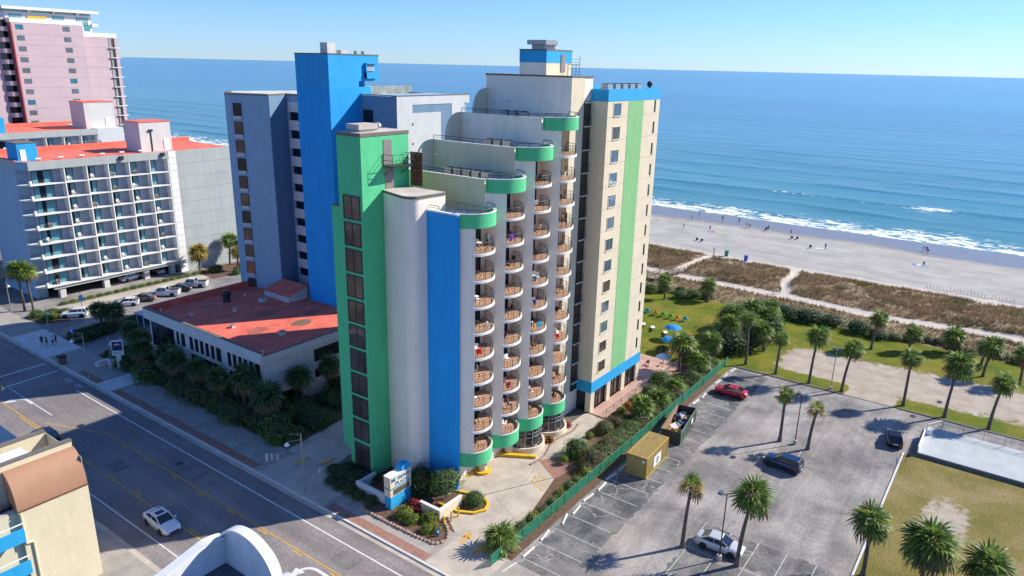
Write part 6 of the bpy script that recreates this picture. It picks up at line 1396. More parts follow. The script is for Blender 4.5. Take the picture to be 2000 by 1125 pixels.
# lamps
def lot_lamp(x, y, h, heads, label, m=dark_metal):
    t = thing('lot_lamp', label, 'lamp post', (x, y, 0.015)); MB().cyl((0, 0, 0), (0, 0, 0.55), 0.24, 0.22, n=12).obj('base', concrete, t)
    MB().cyl((0, 0, 0.6), (0, 0, h), 0.07, 0.05, n=8).obj('pole', m, t)
    for k, (dx, dy) in enumerate(heads):
        a = MB(); a.tube([(0, 0, h-0.05), (dx, dy, h+0.05)], 0.03); ar = a.obj('arm', m, t)
        MB().box(dx-0.28, dx+0.28, dy-0.2, dy+0.2, h-0.02, h+0.22).obj('lamp_head', mat('lamp_housing', (0.10, 0.13, 0.17), 0.4, 0.1, 2), t); MB().box(dx-0.22, dx+0.22, dy-0.15, dy+0.15, h-0.035, h-0.021).obj('lens', lamp_clear, ar)
lot_lamp(-18.2, -24.4, 6.9, ((-0.1, 0.55),), 'single headed lot lamp standing beside the silver sedan')
lot_lamp(8.6, -23.8, 6.6, ((0.1, 0.4), (-0.1, -0.5)), 'twin headed lot lamp between two lot palms'); lot_lamp(28.0, -23.4, 6.2, ((0.1, 0.35), (0, -0.4)), 'pale lamp pole at the edge of the sandy opening', grey_metal)
def street_lamp(x, y, h, label, d, m=grey_metal, curved=False, z=0.13):
    t = thing('street_lamp', label, 'street lamp', (x, y, z)); MB().cyl((0, 0, 0), (0, 0, 0.5), 0.18, 0.14, n=10).obj('base', m, t)
    MB().cyl((0, 0, 0.4), (0, 0, h), 0.085, 0.06, n=8).obj('pole', m, t)
    a = MB()
    if curved: a.tube([(0, 0, h)] + [(d[0]*(1-math.cos(R(k))), d[1]*(1-math.cos(R(k))), h+0.6*math.sin(R(k))) for k in range(15, 181, 15)], 0.05)
    else: a.tube([(0, 0, h-0.6), (d[0], d[1], h-0.75)], 0.03); a.tube([(0, 0, h), (d[0]*0.8, d[1]*0.8, h+0.15)], 0.03)
    a.obj('arm', m, t); k = 2 if curved else 1
    MB().cyl((d[0]*k, d[1]*k, h-(0.0 if curved else 0.8)), (d[0]*k, d[1]*k, h-0.35-(0 if curved else 0.75)), 0.09, 0.30, n=12).obj('lamp_shade', m if curved else lamp_clear, t); MB().ball((d[0]*k, d[1]*k, h-0.4-(0 if curved else 0.75)), 0.17, rz=0.13, nu=8, nv=5).obj('globe', lamp_clear, t)
street_lamp(-34.6, 14.3, 6.8, 'grey street lamp with bell shade by the side drive', (-1.1, 0.9)); street_lamp(-35.0, 60.4, 6.8, 'street lamp with bell shade beside the crosswalk', (-1.1, 0.9))
street_lamp(-50.2, 51.0, 6.6, 'black street lamp with curved arm above the navy suv', (0.9, -0.25), dark_metal, True); street_lamp(-29.6, 101.0, 5.2, 'pale lamp post beside the pair of tall palms', (0.3, 0.1)); street_lamp(-31.6, 60.8, 5.0, 'thin lamp post in the planting before the white sign', (0.2, 0.1))
street_lamp(-30.4, 84.0, 4.2, 'short lamp post near the forecourt drive', (0.25, 0.0))
# white hotel sign on a pole
ws = thing('pole_sign', 'white pole sign with navy panel and swoosh in the podium shrubbery', 'sign', (-30.4, 61.0, 0.0), R(-38)); ws.scale = (0.62, 0.62, 0.66)
part('post', ws, white_p, (-0.5, 0.5, -0.25, 0.25, 0, 3.2)); pn = part('cabinet', ws, white_p, (-1.25, 1.25, -0.32, 0.32, 3.2, 6.6)); nv_ = part('navy_panel', ws, mat('navy_sign', (0.01, 0.025, 0.10), 0.4, .05, 2), (-1.05, 1.05, -0.35, -0.325, 4.35, 6.4), (-1.28, -1.255, -0.26, 0.26, 4.35, 6.4))
mb = MB(); up = arc(0, 5.3, 0.75, 20, 150, 14, 0.7); lo = arc(0.1, 5.25, 0.70, 20, 150, 14, 0.45); mb.strip([(p[0], -0.36, p[1]) for p in up], [(p[0], -0.36, p[1]) for p in lo]); mb.obj('swoosh', white_p, nv_)
for k in range(2): part('grey_line', pn, mat('teal_print', (0.05, 0.3, 0.4), 0.5, .05, 2), (-0.9, 0.9-0.3*k, -0.345, -0.322, 3.95-0.3*k, 4.05-0.3*k))
bs = thing('blue_road_sign', 'small blue sign on a post by the driveway mouth', 'sign', (-30.0, 76.5, 0.13)); MB().cyl((0, 0, 0), (0, 0, 2.3), 0.04, n=6).obj('post', grey_metal, bs); part('plate', bs, mat('sign_blue', (0.01, 0.12, 0.55), 0.4, .05, 2), (-0.04, 0.0, -0.6, 0.6, 1.6, 2.3)); part('symbol', bs, white_p, (-0.05, -0.041, -0.3, -0.05, 1.75, 2.1), (-0.05, -0.041, 0.05, 0.3, 1.8, 2.15))
bs = thing('blue_road_sign', 'blue sign on a post beside the hotel hedge', 'sign', (-21.5, 92.3, 0.05)); MB().cyl((0, 0, 0), (0, 0, 3.2), 0.05, n=6).obj('post', dark_metal, bs); part('plate', bs, mat('sign_navy', (0.02, 0.06, 0.2), 0.4, .05, 2), (-0.35, 0.35, -0.05, 0.0, 1.4, 2.5))
bb = thing('litter_bin', 'brick coloured street bin on the pavement corner by the crosswalk', 'bin', (-34.9, 68.8, 0.13)); part('body', bb, mat('bin_brown', (0.22, 0.12, 0.09), 0.8, .2, 3), (-0.45, 0.45, -0.45, 0.45, 0, 1.0)); part('lid', bb, dark_metal, (-0.5, 0.5, -0.5, 0.5, 1.0, 1.3))
for i, (x, y, h) in enumerate(((-33.2, 22.6, 0.9), (-32.7, 22.4, 0.7), (-32.3, 21.9, 0.65))): tag(MB().cyl((x, y, 0.12), (x, y, 0.12+h), 0.16, n=10).ball((x, y, 0.12+h), 0.16, rz=0.08, nu=10, nv=5).obj('utility_pedestal', concrete_w), 'pale utility pedestal in the little cluster at the corner of the side drive', 'utility post', 'utility pedestals by the side drive')
tag(MB().cyl((-31.3, 15.9, 0.03), (-31.3, 15.9, 0.85), 0.07, n=8).obj('marker_post', white_p), 'thin white marker post in the bed by the side drive', 'post')
for (x, y) in ((-31.5, 63.8), (-30.2, 62.8)): tag(MB().box(x-0.9, x+0.9, y-0.4, y+0.4, 0, 0.8).box(x-0.95, x+0.95, y-0.45, y+0.45, 0.8, 0.86).obj('utility_box', concrete_w), 'low pale utility box in the shaded planting by the crosswalk', 'utility box', 'utility boxes by the crosswalk')
kb = thing('booth', 'small booth with pale flat roof behind the forecourt hedge', 'booth', (-18.2, 75.2, 0.02)); part('roof', kb, mat('pale_blue_roof', (0.45, 0.52, 0.60), 0.6, .1, 1), (-1.9, 1.9, -1.3, 1.3, 2.3, 2.45)); part('panel', kb, mat('booth_blue', (0.05, 0.10, 0.20), 0.6, .1, 1), (-1.7, 1.7, 1.05, 1.1, 0, 2.3), (1.6, 1.65, -1.1, 1.05, 0, 2.3)); [part('post', kb, white_p, (x, x+0.1, y, y+0.1, 0, 2.3)) for x in (-1.7, 1.5) for y in (-1.15, 0.95)]
gb = thing('green_barrier', 'green tarp barrier along the edge of the red podium roof', 'barrier', (0, 0, 0)); part('tarp', gb, mat('green_tarp', (0.02, 0.30, 0.16), 0.6, .15, 1), (-6.0, 3.0, 69.0, 69.12, 0.05, 2.0), (3.0, 12.0, 69.6, 69.72, 0.05, 2.0)); [MB().cyl((-6+2.5*k, 69.2, 0), (-6+2.5*k, 69.2, 2.05), 0.04, n=6).obj('post', grey_metal, gb) for k in range(8)]
# pale concrete deck with railings
dk = thing('concrete_deck', 'raised pale concrete deck with metal railings beside the dry lawn', 'deck')
part('slab', dk, mat('white_deck', (0.40, 0.43, 0.44), 0.8, 0.1, 0.5, 0.1), (14.9, 23.2, -90, -36.2, 0.0, 0.5)); part('dark_footing', dk, flash, (14.82, 14.9, -90, -36.1, 0.0, 0.35), (14.9, 23.2, -36.2, -36.12, 0.0, 0.35)); part('end_wall', dk, white_p, (15.0, 20.6, -36.3, -36.15, 0.5, 1.2), (20.6, 20.8, -36.9, -36.15, 0.5, 1.2))
mb = MB()
for k in range(14): mb.cyl((23.05, -37.9-2.2*k, 0.5), (23.05, -37.9-2.2*k, 1.9), 0.035, n=6)
for z in (1.35, 1.9): mb.tube([(23.05, -37.9, z), (23.05, -66.5, z)], 0.03)
for k in range(110): mb.cyl((23.05, -37.9-0.26*k, 0.5), (23.05, -37.9-0.26*k, 1.9), 0.008, n=3, cap=False)
mb.obj('railing', grey_metal, dk); mb = MB(); mb.tube([(20.7, -36.4, 0.75), (20.7, -36.4, 1.85), (23.05, -37.7, 1.85), (23.05, -37.7, 0.75)], 0.04)
mb.tube([(21.0, -37.0, 0.78), (21.0, -37.0, 1.6), (22.6, -37.9, 1.6), (22.6, -37.9, 0.78)], 0.03); [mb.cyl((21.0+0.2*k, -37.0-0.11*k, 0.76), (21.0+0.2*k, -37.0-0.11*k, 1.6), 0.02, n=3) for k in range(9)]; mb.obj('gate', grey_metal, dk)
mb = MB(); mb.tube([(12.4, -35.4, 0.0), (12.4, -35.4, 1.0), (14.6, -35.6, 1.5), (14.6, -35.6, 0.6)], 0.03); mb.obj('stair_rail', dark_metal, dk)
for (x, y) in ((33.5, -36.5), (26.3, -34.2)): tag(MB().prism(arc(x, y, 0.55, 0, 360, 10, 0.35), 0.013, 0.03).obj('drain_cover', dark_metal), 'dark drain cover in the ' + ('sand' if x > 30 else 'drive by the dark kerb'), 'drain cover')
# ---------------------------------------------------------------- pool lawn furniture
def umbrella(x, y, col, label, z=0.02, r=1.45):
    t = thing('patio_umbrella', label, 'umbrella', (x, y, z)); MB().cyl((0, 0, 0), (0, 0, 2.55), 0.03, n=6).obj('pole', grey_metal, t); MB().cyl((0, 0, 0), (0, 0, 0.12), 0.3, 0.25, n=12).obj('base', concrete_w, t)
    mb = MB(); n_ = 8; vs = [(0, 0, 2.6)] + [(r*0.55*math.cos(2*math.pi*k/16), r*0.55*math.sin(2*math.pi*k/16), 2.42-(0.0 if k % 2 else 0.0)) for k in range(16)] + [(r*math.cos(2*math.pi*k/16)*(1 if k % 2 == 0 else 0.95), r*math.sin(2*math.pi*k/16)*(1 if k % 2 == 0 else 0.95), 2.02) for k in range(16)]
    mb.add(vs, [(0, 1+k, 1+(k+1) % 16) for k in range(16)] + [(1+k, 17+k, 17+(k+1) % 16, 1+(k+1) % 16) for k in range(16)]); mb.obj('canopy', col, t)
ublue = mat('azure_canvas', (0.01, 0.24, 0.55), 0.8, .05, 1); ugreen = mat('lime_canvas', (0.30, 0.55, 0.02), 0.8, .05, 1)
umbrella(32.4, 2.9, ublue, 'azure umbrella over the white table on the lawn'); umbrella(26.8, 0.9, ublue, 'azure umbrella at the edge of the patio'); umbrella(31.6, 10.2, ugreen, 'lime green umbrella beside the hotel wall')
def adirondack(x, y, rz, cn, cc, i):
    t = thing('adirondack_chair', cn + ' adirondack chair in the row on the lawn', 'chair', (x, y, 0.02), rz, 'adirondack chairs on the lawn'); m = mat('chair_' + cn, cc, 0.5, .05, 2)
    mb = MB(); [mb.ext([(-0.30+0.0, -0.3+0.12*k, 0.28), (0.32, -0.3+0.12*k, 0.40), (0.32, -0.3+0.12*k, 0.44), (-0.30, -0.3+0.12*k, 0.32)], (0, 0.11, 0)) for k in range(5)]; mb.obj('seat', m, t)
    mb = MB(); [mb.ext([(-0.28, -0.3+0.12*k, 0.28), (-0.62, -0.3+0.12*k, 1.02-0.05*abs(k-2)), (-0.58, -0.3+0.12*k, 1.02-0.05*abs(k-2)), (-0.24, -0.3+0.12*k, 0.28)], (0, 0.11, 0)) for k in range(5)]; mb.obj('backrest', m, t)
    for s in (-1, 1):
        part('armrest', t, m, (-0.42, 0.42, s*0.40-0.07, s*0.40+0.07, 0.56, 0.60)); part('leg', t, m, (0.28, 0.36, s*0.36-0.03, s*0.36+0.03, 0, 0.56)); part('leg', t, m, (-0.5, -0.42, s*0.36-0.03, s*0.36+0.03, 0, 0.56))
for i, (x, y, cn) in enumerate(((42.4, 12.3, 'aqua'), (42.1, 10.5, 'orange'), (42.3, 9.1, 'green'), (42.2, 7.6, 'green'), (42.2, 6.3, 'orange'), (42.5, 4.9, 'aqua'))): adirondack(x, y, 0.2, cn, {'aqua': (0.02, 0.36, 0.55), 'orange': (0.75, 0.32, 0.01), 'green': (0.04, 0.45, 0.10)}[cn], i)
def lounger(x, y, rz, label, group=None):
    t = thing('sun_lounger', label, 'sun lounger', (x, y, 0.02), rz, group); part('bed', t, white_p, (-0.3, 1.1, -0.32, 0.32, 0.28, 0.34)); MB().ext([(-0.3, -0.32, 0.30), (-0.95, -0.32, 0.62), (-0.95, -0.32, 0.67), (-0.3, -0.32, 0.35)], (0, 0.64, 0)).obj('backrest', white_p, t)
    for (a, b2) in ((-0.7, -0.28), (-0.7, 0.28), (0.95, -0.28), (0.95, 0.28)): part('leg', t, grey_metal, (a-0.03, a+0.03, b2-0.03, b2+0.03, 0, 0.3))
lg = 'white sun loungers on the pool lawn'
for (x, y) in ((35.0, 9.4), (34.5, 7.4), (33.6, 4.6), (32.0, 1.4), (26.2, 6.2), (27.0, 8.5), (29.5, 11.3)): lounger(x, y, 0.55, 'white sun lounger on the pool lawn', lg)
tb = thing('garden_table', 'round white table under the azure umbrella on the lawn', 'table', (31.2, 2.4, 0.02)); MB().cyl((0, 0, 0.68), (0, 0, 0.72), 0.6, n=18).obj('table_top', white_p, tb); MB().cyl((0, 0, 0), (0, 0, 0.68), 0.05, n=8).obj('leg', white_p, tb)
def chair_meshes(m):
    s = MB().box(-0.22, 0.22, -0.22, 0.22, 0.40, 0.44).mesh('seat', m); b2 = MB().ext([(-0.22, -0.22, 0.44), (-0.30, -0.22, 0.88), (-0.27, -0.22, 0.88), (-0.19, -0.22, 0.44)], (0, 0.44, 0)).mesh('backrest', m); l_ = MB().cyl((0, 0, 0), (0, 0, 0.41), 0.018, n=4).mesh('leg', m); return s, b2, l_
CH_ = {'white': chair_meshes(white_p), 'dark': chair_meshes(dark_metal), 'tan': chair_meshes(mat('tan_wicker', (0.42, 0.30, 0.20), 0.8, .1, 3))}
def chair(kind, x, y, z, rz, label, group):
    t = thing('chair', label, 'chair', (x, y, z), rz, group); s, b2, l_ = CH_[kind]; ob('seat', s, t); ob('backrest', b2, t)
    for (a, c) in ((-0.2, -0.2), (-0.2, 0.2), (0.2, -0.2), (0.2, 0.2)): ob('leg', l_, t, (a, c, 0))
for (x, y, r_) in ((30.3, 2.9, 0.0), (31.9, 1.7, 2.4), (31.0, 3.3, -1.5), (31.4, 1.5, 1.6)): chair('white', x, y, 0.02, r_, 'white chair round the lawn table', 'chairs round the lawn table')
# patio: fence, table umbrellas shadows, pavilion box
pf = thing('patio_fence', 'dark metal fence round the pink patio', 'fence'); mb = MB(); mb.tube([(15.4, -2.9, 1.3), (22.9, -2.9, 1.3), (22.9, 8, 1.3)], 0.03); [mb.cyl((15.4+0.5*k, -2.9, 0.09), (15.4+0.5*k, -2.9, 1.3), 0.015, n=3) for k in range(16)]; [mb.cyl((22.9, -2.9+0.5*k, 0.09), (22.9, -2.9+0.5*k, 1.3), 0.015, n=3) for k in range(22)]; mb.obj('railing', dark_metal, pf)
umbrella(19.3, -1.4, mat('pale_blue_canvas', (0.35, 0.5, 0.62), 0.8, .1, 1), 'pale blue umbrella on the patio above the round hedge', 0.09, 1.2)
for (x, y) in ((20.6, -0.6), (18.0, 0.6), (19.5, 1.2)): chair('dark', x, y, 0.09, x, 'dark chair on the pink patio', 'chairs on the patio')
# boardwalk ramp over the dune
bw = thing('boardwalk', 'weathered wooden boardwalk ramp with rails by the dune path', 'boardwalk', (62.0, 21.0, 0.0), R(-12))
for k in range(24): MB().box(0.45*k, 0.45*k+0.40, -1.0, 1.0, 0.55, 0.62).obj('plank', wood_m, bw)
for s in (-1, 1):
    for k in range(6): MB().box(2.1*k, 2.1*k+0.12, s*1.02-0.06, s*1.02+0.06, 0.0, 1.6).obj('post', wood_m, bw)
    for z in (1.0, 1.3, 1.55): MB().box(0, 10.7, s*1.02-0.03, s*1.02+0.03, z, z+0.09).obj('rail', wood_m, bw)
for (x, y, cn, cc) in ((94.0, 16.2, 'green', (0.02, 0.22, 0.10)), (92.4, 10.9, 'blue', (0.01, 0.10, 0.55))):
    t = thing('beach_bin', cn + ' barrel bin at the top of the beach', 'bin', (x, y, zb(x, y)-0.02)); MB().cyl((0, 0, 0), (0, 0, 1.25), 0.42, 0.48, n=14).obj('barrel', mat('bin_' + cn, cc, 0.5, .1, 2), t); MB().cyl((0, 0, 1.25), (0, 0, 1.33), 0.52, n=14).obj('rim', mat('bin_rim_' + cn, tuple(c*0.6 for c in cc), 0.5, .1, 2), t)
t = thing('beach_post', 'wooden marker post beside the green beach bin', 'post', (93.0, 19.0, 0.0)); MB().box(-0.1, 0.1, -0.1, 0.1, 0, 1.9).obj('post', wood_m, t); part('board', t, white_p, (-0.13, -0.1, -0.3, 0.3, 1.2, 1.8))
sf = thing('sand_fence', 'broken line of thin wooden sticks on the upper beach', 'sand fence'); [MB().cyl((96.0+0.6*math.sin(k), -27-0.62*k, -0.02), (96.0+0.6*math.sin(k)+0.1*math.sin(k*3), -27-0.62*k, 0.7+0.25*math.sin(k*2)), 0.05, n=4).obj('stick', wood_m, sf) for k in range(26)]
# ---------------------------------------------------------------- people
def figure(joints, bones, name):
    """joints: name -> (pos, radius); bones: (a, b, region). One continuous skinned surface, coloured per nearest bone."""
    keys = list(joints); idx = {k: i for i, k in enumerate(keys)}
    me = bpy.data.meshes.new(name+'_rig'); me.from_pydata([joints[k][0] for k in keys], [(idx[a], idx[b]) for a, b, _ in bones], [])
    o = bpy.data.objects.new(name, me); COL.objects.link(o); md = o.modifiers.new('skin', 'SKIN'); md.use_smooth_shade = True
    for k in keys:
        sv = me.skin_vertices[0].data[idx[k]]; sv.radius = (joints[k][1],)*2; sv.use_root = (k == 'pelvis')
    sb_ = o.modifiers.new('sub', 'SUBSURF'); sb_.levels = 1; sb_.render_levels = 1
    dg = bpy.context.evaluated_depsgraph_get(); out = bpy.data.meshes.new_from_object(o.evaluated_get(dg)); bpy.data.objects.remove(o)
    out.name = name; out.materials.clear()
    for _ in range(4): out.materials.append(skin_m)
    reg = {'skin': 0, 'top': 1, 'legs': 2, 'hair': 3}
    for p in out.polygons:
        c = p.center; best = 1e9; rr = 0
        for a, b, r_ in bones:
            A = Vector(joints[a][0]); B = Vector(joints[b][0]); t = max(0, min(1, (c-A).dot(B-A)/max(1e-9, (B-A).length_squared))); d = (A.lerp(B, t)-c).length
            if d < best: best = d; rr = r_
        if rr == 'head': rr = 'hair' if (c.z > joints['head'][0][2]+0.02 or c.x < joints['head'][0][0]-0.04) else 'skin'
        p.material_index = reg[rr]; p.use_smooth = True
    return out
skin_m = mat('skin', (0.42, 0.24, 0.16), 0.6, .05, 4); hair_m = mat('dark_hair', (0.04, 0.025, 0.018), 0.6, .1, 4)
BN_ = [('pelvis', 'chest', 'top'), ('chest', 'neck', 'skin'), ('neck', 'head', 'head'), ('head', 'crown', 'head'), ('chest', 'shl', 'top'), ('shl', 'ell', 'top'), ('ell', 'hal', 'skin'), ('chest', 'shr', 'top'), ('shr', 'elr', 'top'), ('elr', 'har', 'skin'), ('pelvis', 'hil', 'legs'), ('hil', 'knl', 'legs'), ('knl', 'anl', 'skin'), ('anl', 'tol', 'skin'), ('pelvis', 'hir', 'legs'), ('hir', 'knr', 'legs'), ('knr', 'anr', 'skin'), ('anr', 'tor', 'skin')]
def J(**k):
    d = dict(pelvis=((0, 0, 0.95), .13), chest=((0.01, 0, 1.28), .14), neck=((0.02, 0, 1.47), .055), head=((0.035, 0, 1.58), .095), crown=((0.03, 0, 1.68), .075),
             shl=((0, 0.18, 1.40), .06), ell=((-0.03, 0.25, 1.13), .043), hal=((0.05, 0.25, 0.88), .035), shr=((0, -0.18, 1.40), .06), elr=((-0.03, -0.25, 1.13), .043), har=((0.05, -0.25, 0.88), .035),
             hil=((0, 0.09, 0.90), .095), knl=((0.02, 0.10, 0.50), .06), anl=((-0.02, 0.11, 0.09), .042), tol=((0.13, 0.12, 0.04), .038), hir=((0, -0.09, 0.90), .095), knr=((0.02, -0.10, 0.50), .06), anr=((-0.02, -0.11, 0.09), .042), tor=((0.13, -0.12, 0.04), .038))
    for a, v in k.items(): d[a] = (v, d[a][1])
    return d
POSE = {'stand': figure(J(), BN_, 'standing_body'),
 'walk': figure(J(knl=(0.16, .1, .52), anl=(0.22, .11, .10), tol=(.36, .11, .06), knr=(-.05, -.1, .50), anr=(-.30, -.1, .14), tor=(-.18, -.1, .05), ell=(-.14, .24, 1.14), hal=(-.10, .24, .90), elr=(.10, -.24, 1.15), har=(.24, -.22, .96)), BN_, 'walking_body'),
 'sit': figure(J(pelvis=(0, 0, .50), chest=(-.08, 0, .84), neck=(-.08, 0, 1.03), head=(-.06, 0, 1.14), crown=(-.06, 0, 1.24), shl=(-.08, .18, .96), ell=(.02, .25, .72), hal=(.24, .2, .66), shr=(-.08, -.18, .96), elr=(.02, -.25, .72), har=(.24, -.2, .66), hil=(.02, .1, .49), knl=(.42, .12, .50), anl=(.46, .12, .09), tol=(.6, .12, .04), hir=(.02, -.1, .49), knr=(.42, -.12, .50), anr=(.46, -.12, .09), tor=(.6, -.12, .04)), BN_, 'seated_body'),
 'photo': figure(J(ell=(.16, .24, 1.22), hal=(.30, .08, 1.46), elr=(.16, -.24, 1.22), har=(.30, -.08, 1.46)), BN_, 'arms_raised_body')}
def person(pose, x, y, z, rz, top, legs, label, group=None, s=1.0, tophex=None):
    o = ob('person', POSE[pose], None, (x, y, z), rz, s)
    mm = [skin_m, top, legs, hair_m]
    for i in range(4): o.material_slots[i].link = 'OBJECT'; o.material_slots[i].material = mm[i]
    return tag(o, label, 'person', group)
def cl(n_, c): return mat('cloth_' + n_, c, 0.85, .08, 4)
CW_ = cl('white', (0.6, 0.6, 0.6)); CB = cl('black', (0.02, 0.02, 0.025)); CBL = cl('blue', (0.03, 0.10, 0.3)); CR = cl('red', (0.45, 0.03, 0.04)); CT = cl('teal', (0.02, 0.30, 0.32)); CP = cl('purple', (0.25, 0.04, 0.25)); CG = cl('green', (0.02, 0.12, 0.06)); CLB = cl('pale_blue', (0.25, 0.45, 0.65)); CK = cl('khaki', (0.32, 0.26, 0.17)); CBR = cl('brown', (0.12, 0.07, 0.05))
GBP = 'people on the beach'
bp = [(140.7, 42.1, 'walk', CBL, CB, 'in a blue top walking along the water line'), (137.8, 33.5, 'stand', CB, CB, 'in black standing at the wet sand'), (138.3, 28.5, 'walk', CK, CB, 'in khaki walking on the wet sand'), (132.0, 41.0, 'stand', CBR, CB, 'in brown standing on the open beach'), (117.7, 37.5, 'stand', CBL, CG, 'in blue standing mid beach by herself'), (120.6, 30.8, 'stand', CBL, CB, 'in blue standing beside the red and blue towels'), (132.6, 24.4, 'stand', CB, CW_, 'in a dark top standing in the small group near the water'), (133.0, 23.8, 'stand', CW_, CB, 'in a white top standing in the small group near the water'), (132.3, 23.2, 'stand', CBR, CB, 'in brown standing in the small group near the water'), (133.1, 18.2, 'walk', CB, CB, 'in black beside the leaning beach chair'), (132.1, 11.5, 'walk', CR, CB, 'in a red top walking past the two beach chairs'), (119.3, -0.8, 'stand', CBR, CBR, 'in brown standing over the pale towels'), (135.2, -21.3, 'stand', CB, CB, 'in black at the water edge, one of a pair'), (135.0, -22.0, 'stand', CBL, CB, 'in blue at the water edge, one of a pair'), (131.7, -22.7, 'walk', CB, CW_, 'in a dark top walking below the pair at the water'), (117.6, -23.6, 'sit', CBL, CB, 'in blue sitting among the beach bags')]
for (x, y, po, a, b2, lab) in bp: person(po, x, y, zb(x, y)-0.01, rnd.uniform(0, 6.28), a, b2, 'person ' + lab, GBP)
person('stand', 69.6, -2.6, zb(69.6, -2.6)-0.02, 2.4, CLB, CW_, 'person in a pale blue top and hat on the sandy path', 'pair on the sandy path'); person('walk', 70.3, -3.7, zb(70.3, -3.7)-0.02, 2.6, CG, CG, 'person in dark green on the sandy path', 'pair on the sandy path')
for (x, y, a, b2, n_) in ((-33.6, 78.6, CB, CB, 'black'), (-33.2, 77.9, CK, CG, 'khaki'), (-32.6, 77.3, CW_, CB, 'white'), (-32.0, 77.6, CP, CB, 'purple')): person('stand', x, y, 0.135, x*5, a, b2, 'person in %s standing with the group on the pavement corner' % n_, 'group on the pavement')
# beach gear
def towel(x, y, col, cn, rz=0.2):
    o = tag(MB().box(-0.9, 0.9, -0.45, 0.45, 0, 0.03).obj('beach_towel', cl(cn, col)), cn.replace('_', ' ') + ' towel spread on the sand', 'towel', 'towels on the beach'); o.location = (x, y, zb(x, y)); o.rotation_euler[2] = rz
for (x, y, col, cn) in ((119.6, 29.6, (0.5, 0.03, 0.06), 'crimson'), (119.2, 30.6, (0.1, 0.3, 0.6), 'mid_blue'), (119.0, 0.8, (0.6, 0.62, 0.66), 'pale_grey'), (118.6, -0.1, (0.55, 0.6, 0.7), 'pale_blue_grey'), (117.4, -21.6, (0.05, 0.2, 0.5), 'royal_blue'), (117.8, -22.6, (0.5, 0.55, 0.6), 'light_blue'), (117.2, -24.2, (0.1, 0.35, 0.5), 'aqua_blue'), (124.6, 49.2, (0.4, 0.2, 0.2), 'rose')): towel(x, y, col, cn)
def beach_chair(x, y, rz, label):
    t = thing('beach_chair', label, 'beach chair', (x, y, zb(x, y)), rz, 'beach chairs'); m = cl('navy', (0.02, 0.03, 0.09)); MB().ext([(-0.25, -0.3, 0.2), (0.3, -0.3, 0.26), (0.3, -0.3, 0.29), (-0.25, -0.3, 0.23)], (0, 0.6, 0)).obj('seat', m, t); MB().ext([(-0.25, -0.3, 0.22), (-0.55, -0.3, 0.9), (-0.52, -0.3, 0.9), (-0.22, -0.3, 0.22)], (0, 0.6, 0)).obj('backrest', m, t)
    for s in (-1, 1): MB().tube([(0.35, s*0.3, 0), (-0.4, s*0.3, 0.5), (0.3, s*0.3, 0.5), (-0.4, s*0.3, 0)], 0.02, 4).obj('leg_frame', grey_metal, t)
for (x, y, rz, lab) in ((126.5, 9.7, 0.3, 'navy beach chair, left of the pair on the sand'), (126.7, 8.4, 0.5, 'navy beach chair, right of the pair on the sand'), (105.4, 28.4, 0.2, 'navy beach chair left of the pair nearest the dunes'), (105.0, 27.0, 0.5, 'navy beach chair right of the pair nearest the dunes'), (132.8, 18.9, 2.8, 'navy beach chair leaning back by the walker in black'), (118.4, 2.6, 0.0, 'navy beach chair beside the pale towels')): beach_chair(x, y, rz, lab)
# ---------------------------------------------------------------- balcony furniture and guests
rb = random.Random(12); gch = {'white': 'white balcony chairs', 'dark': 'dark balcony chairs', 'tan': 'tan balcony chairs'}
tbl_top = {k: MB().cyl((0, 0, 0.62), (0, 0, 0.66), 0.36, n=14).mesh('table_top', m) for k, m in (('white', white_p), ('dark', dark_metal))}; tbl_leg = MB().cyl((0, 0, 0), (0, 0, 0.62), 0.03, n=6).mesh('leg', dark_metal)
for (i, k, cx, z) in BALC:
    q = rb.random(); kind = 'white' if q < 0.35 else ('dark' if q < 0.75 else 'tan')
    for j in range(2 if rb.random() < 0.75 else 1):
        a = R(rb.uniform(225, 330)); r_ = rb.uniform(0.5, 1.55); chair(kind, cx+r_*math.cos(a), BCY+r_*math.sin(a), z+0.013, rb.uniform(0, 6.28), '%s chair on a rounded balcony of the stepped hotel' % kind, gch[kind])
    if rb.random() < 0.5:
        a = R(rb.uniform(215, 300)); tk = 'white' if rb.random() < 0.5 else 'dark'; t = thing('balcony_table', 'small round %s table on a rounded balcony of the stepped hotel' % tk, 'table', (cx+0.9*math.cos(a), BCY+0.9*math.sin(a), z+0.013), 0, tk + ' balcony tables'); ob('table_top', tbl_top[tk], t); ob('leg', tbl_leg, t)
def bal(i, k, dx, dy): return (BX[i]+dx, BCY+dy, F0+FH*k+0.013)
p = bal(0, 8, 0.7, -1.7); person('photo', *p, -1.2, CT, CB, 'person in teal at the rail of the topmost balcony under the blue wall parapet')
p = bal(3, 8, -0.3, -1.6); person('photo', *p, -0.9, skin_m, CB, 'bare chested person in dark shorts at a balcony rail'); p = bal(3, 8, 0.4, -1.7); person('stand', *p, -0.6, CB, CB, 'person in black beside the bare chested one at the balcony rail')
p = bal(2, 7, -0.9, -1.2); person('sit', p[0], p[1], p[2]-0.02, -1.0, CR, CR, 'person in a pink red top seated on a high balcony')
p = bal(1, 1, 0.2, -1.4); person('sit', p[0], p[1], p[2]-0.02, -1.2, CB, CBL, 'person in dark clothes seated on a balcony above the green skirt')
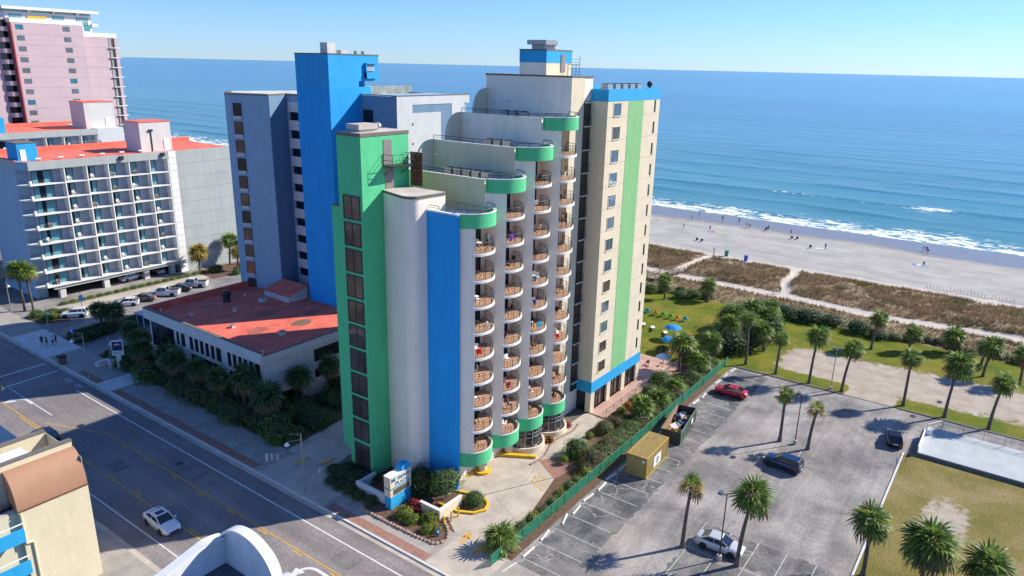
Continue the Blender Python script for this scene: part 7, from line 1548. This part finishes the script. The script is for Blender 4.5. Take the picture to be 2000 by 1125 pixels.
def drape(i, k, a0, a1, cn, col, label):
    mb = MB(); z = F0+FH*k; r_ = BR-0.02; n_ = 10; q = random.Random(i*9+k); a1 = a0+(a1-a0)*0.62
    wv = [0.035*math.sin(j*1.9)+q.uniform(-0.02, 0.02) for j in range(n_+1)]; hem = [0.48+0.16*math.sin(j*0.9+k)+q.uniform(-.05, .05) for j in range(n_+1)]
    P = arc(BX[i], BCY, r_+0.06, a0, a1, n_); Q = arc(BX[i], BCY, r_-0.05, a0, a1, n_)
    def out(p, d): v = Vector((p[0]-BX[i], p[1]-BCY)).normalized(); return (p[0]+v.x*d, p[1]+v.y*d)
    lo = [(*out(p, wv[j]+0.03), z+hem[j]) for j, p in enumerate(P)]; mid = [(*out(p, wv[j]), z+0.8) for j, p in enumerate(P)]; up = [(p[0], p[1], z+1.07) for p in P]; bk = [(p[0], p[1], z+1.07) for p in Q]; bl = [(p[0], p[1], z+0.75) for p in Q]
    for u, w in ((lo, mid), (mid, up), (up, bk), (bk, bl)): mb.strip(u, w)
    tag(mb.obj('hanging_towel', cl(cn, col), smooth=True), label, 'towel')
drape(0, 4, 236, 258, 'scarlet', (0.75, 0.03, 0.02), 'bright red towels hung over a balcony rail of the nearest bay'); drape(0, 5, 262, 270, 'off_white', (.6, .58, .55), 'off white towel on a balcony rail above the red towels'); drape(2, 4, 252, 276, 'turquoise', (0.02, 0.35, 0.5), 'turquoise towel over the balcony rail of the third bay'); drape(2, 5, 236, 250, 'cobalt', (0.02, 0.06, 0.35), 'dark blue towel over the balcony rail of the third bay'); drape(3, 3, 238, 252, 'vermilion', (0.7, 0.04, 0.05), 'red towel over the balcony rail of the last bay'); drape(1, 8, 240, 262, 'violet', (0.25, 0.08, 0.4), 'violet towel over a high balcony rail of the second bay'); drape(2, 6, 236, 248, 'cyan', (0.02, 0.30, 0.45), 'cyan towel over a balcony rail of the third bay'); drape(1, 2, 240, 262, 'maroon', (0.25, 0.03, 0.06), 'maroon towel over a low balcony rail of the second bay')
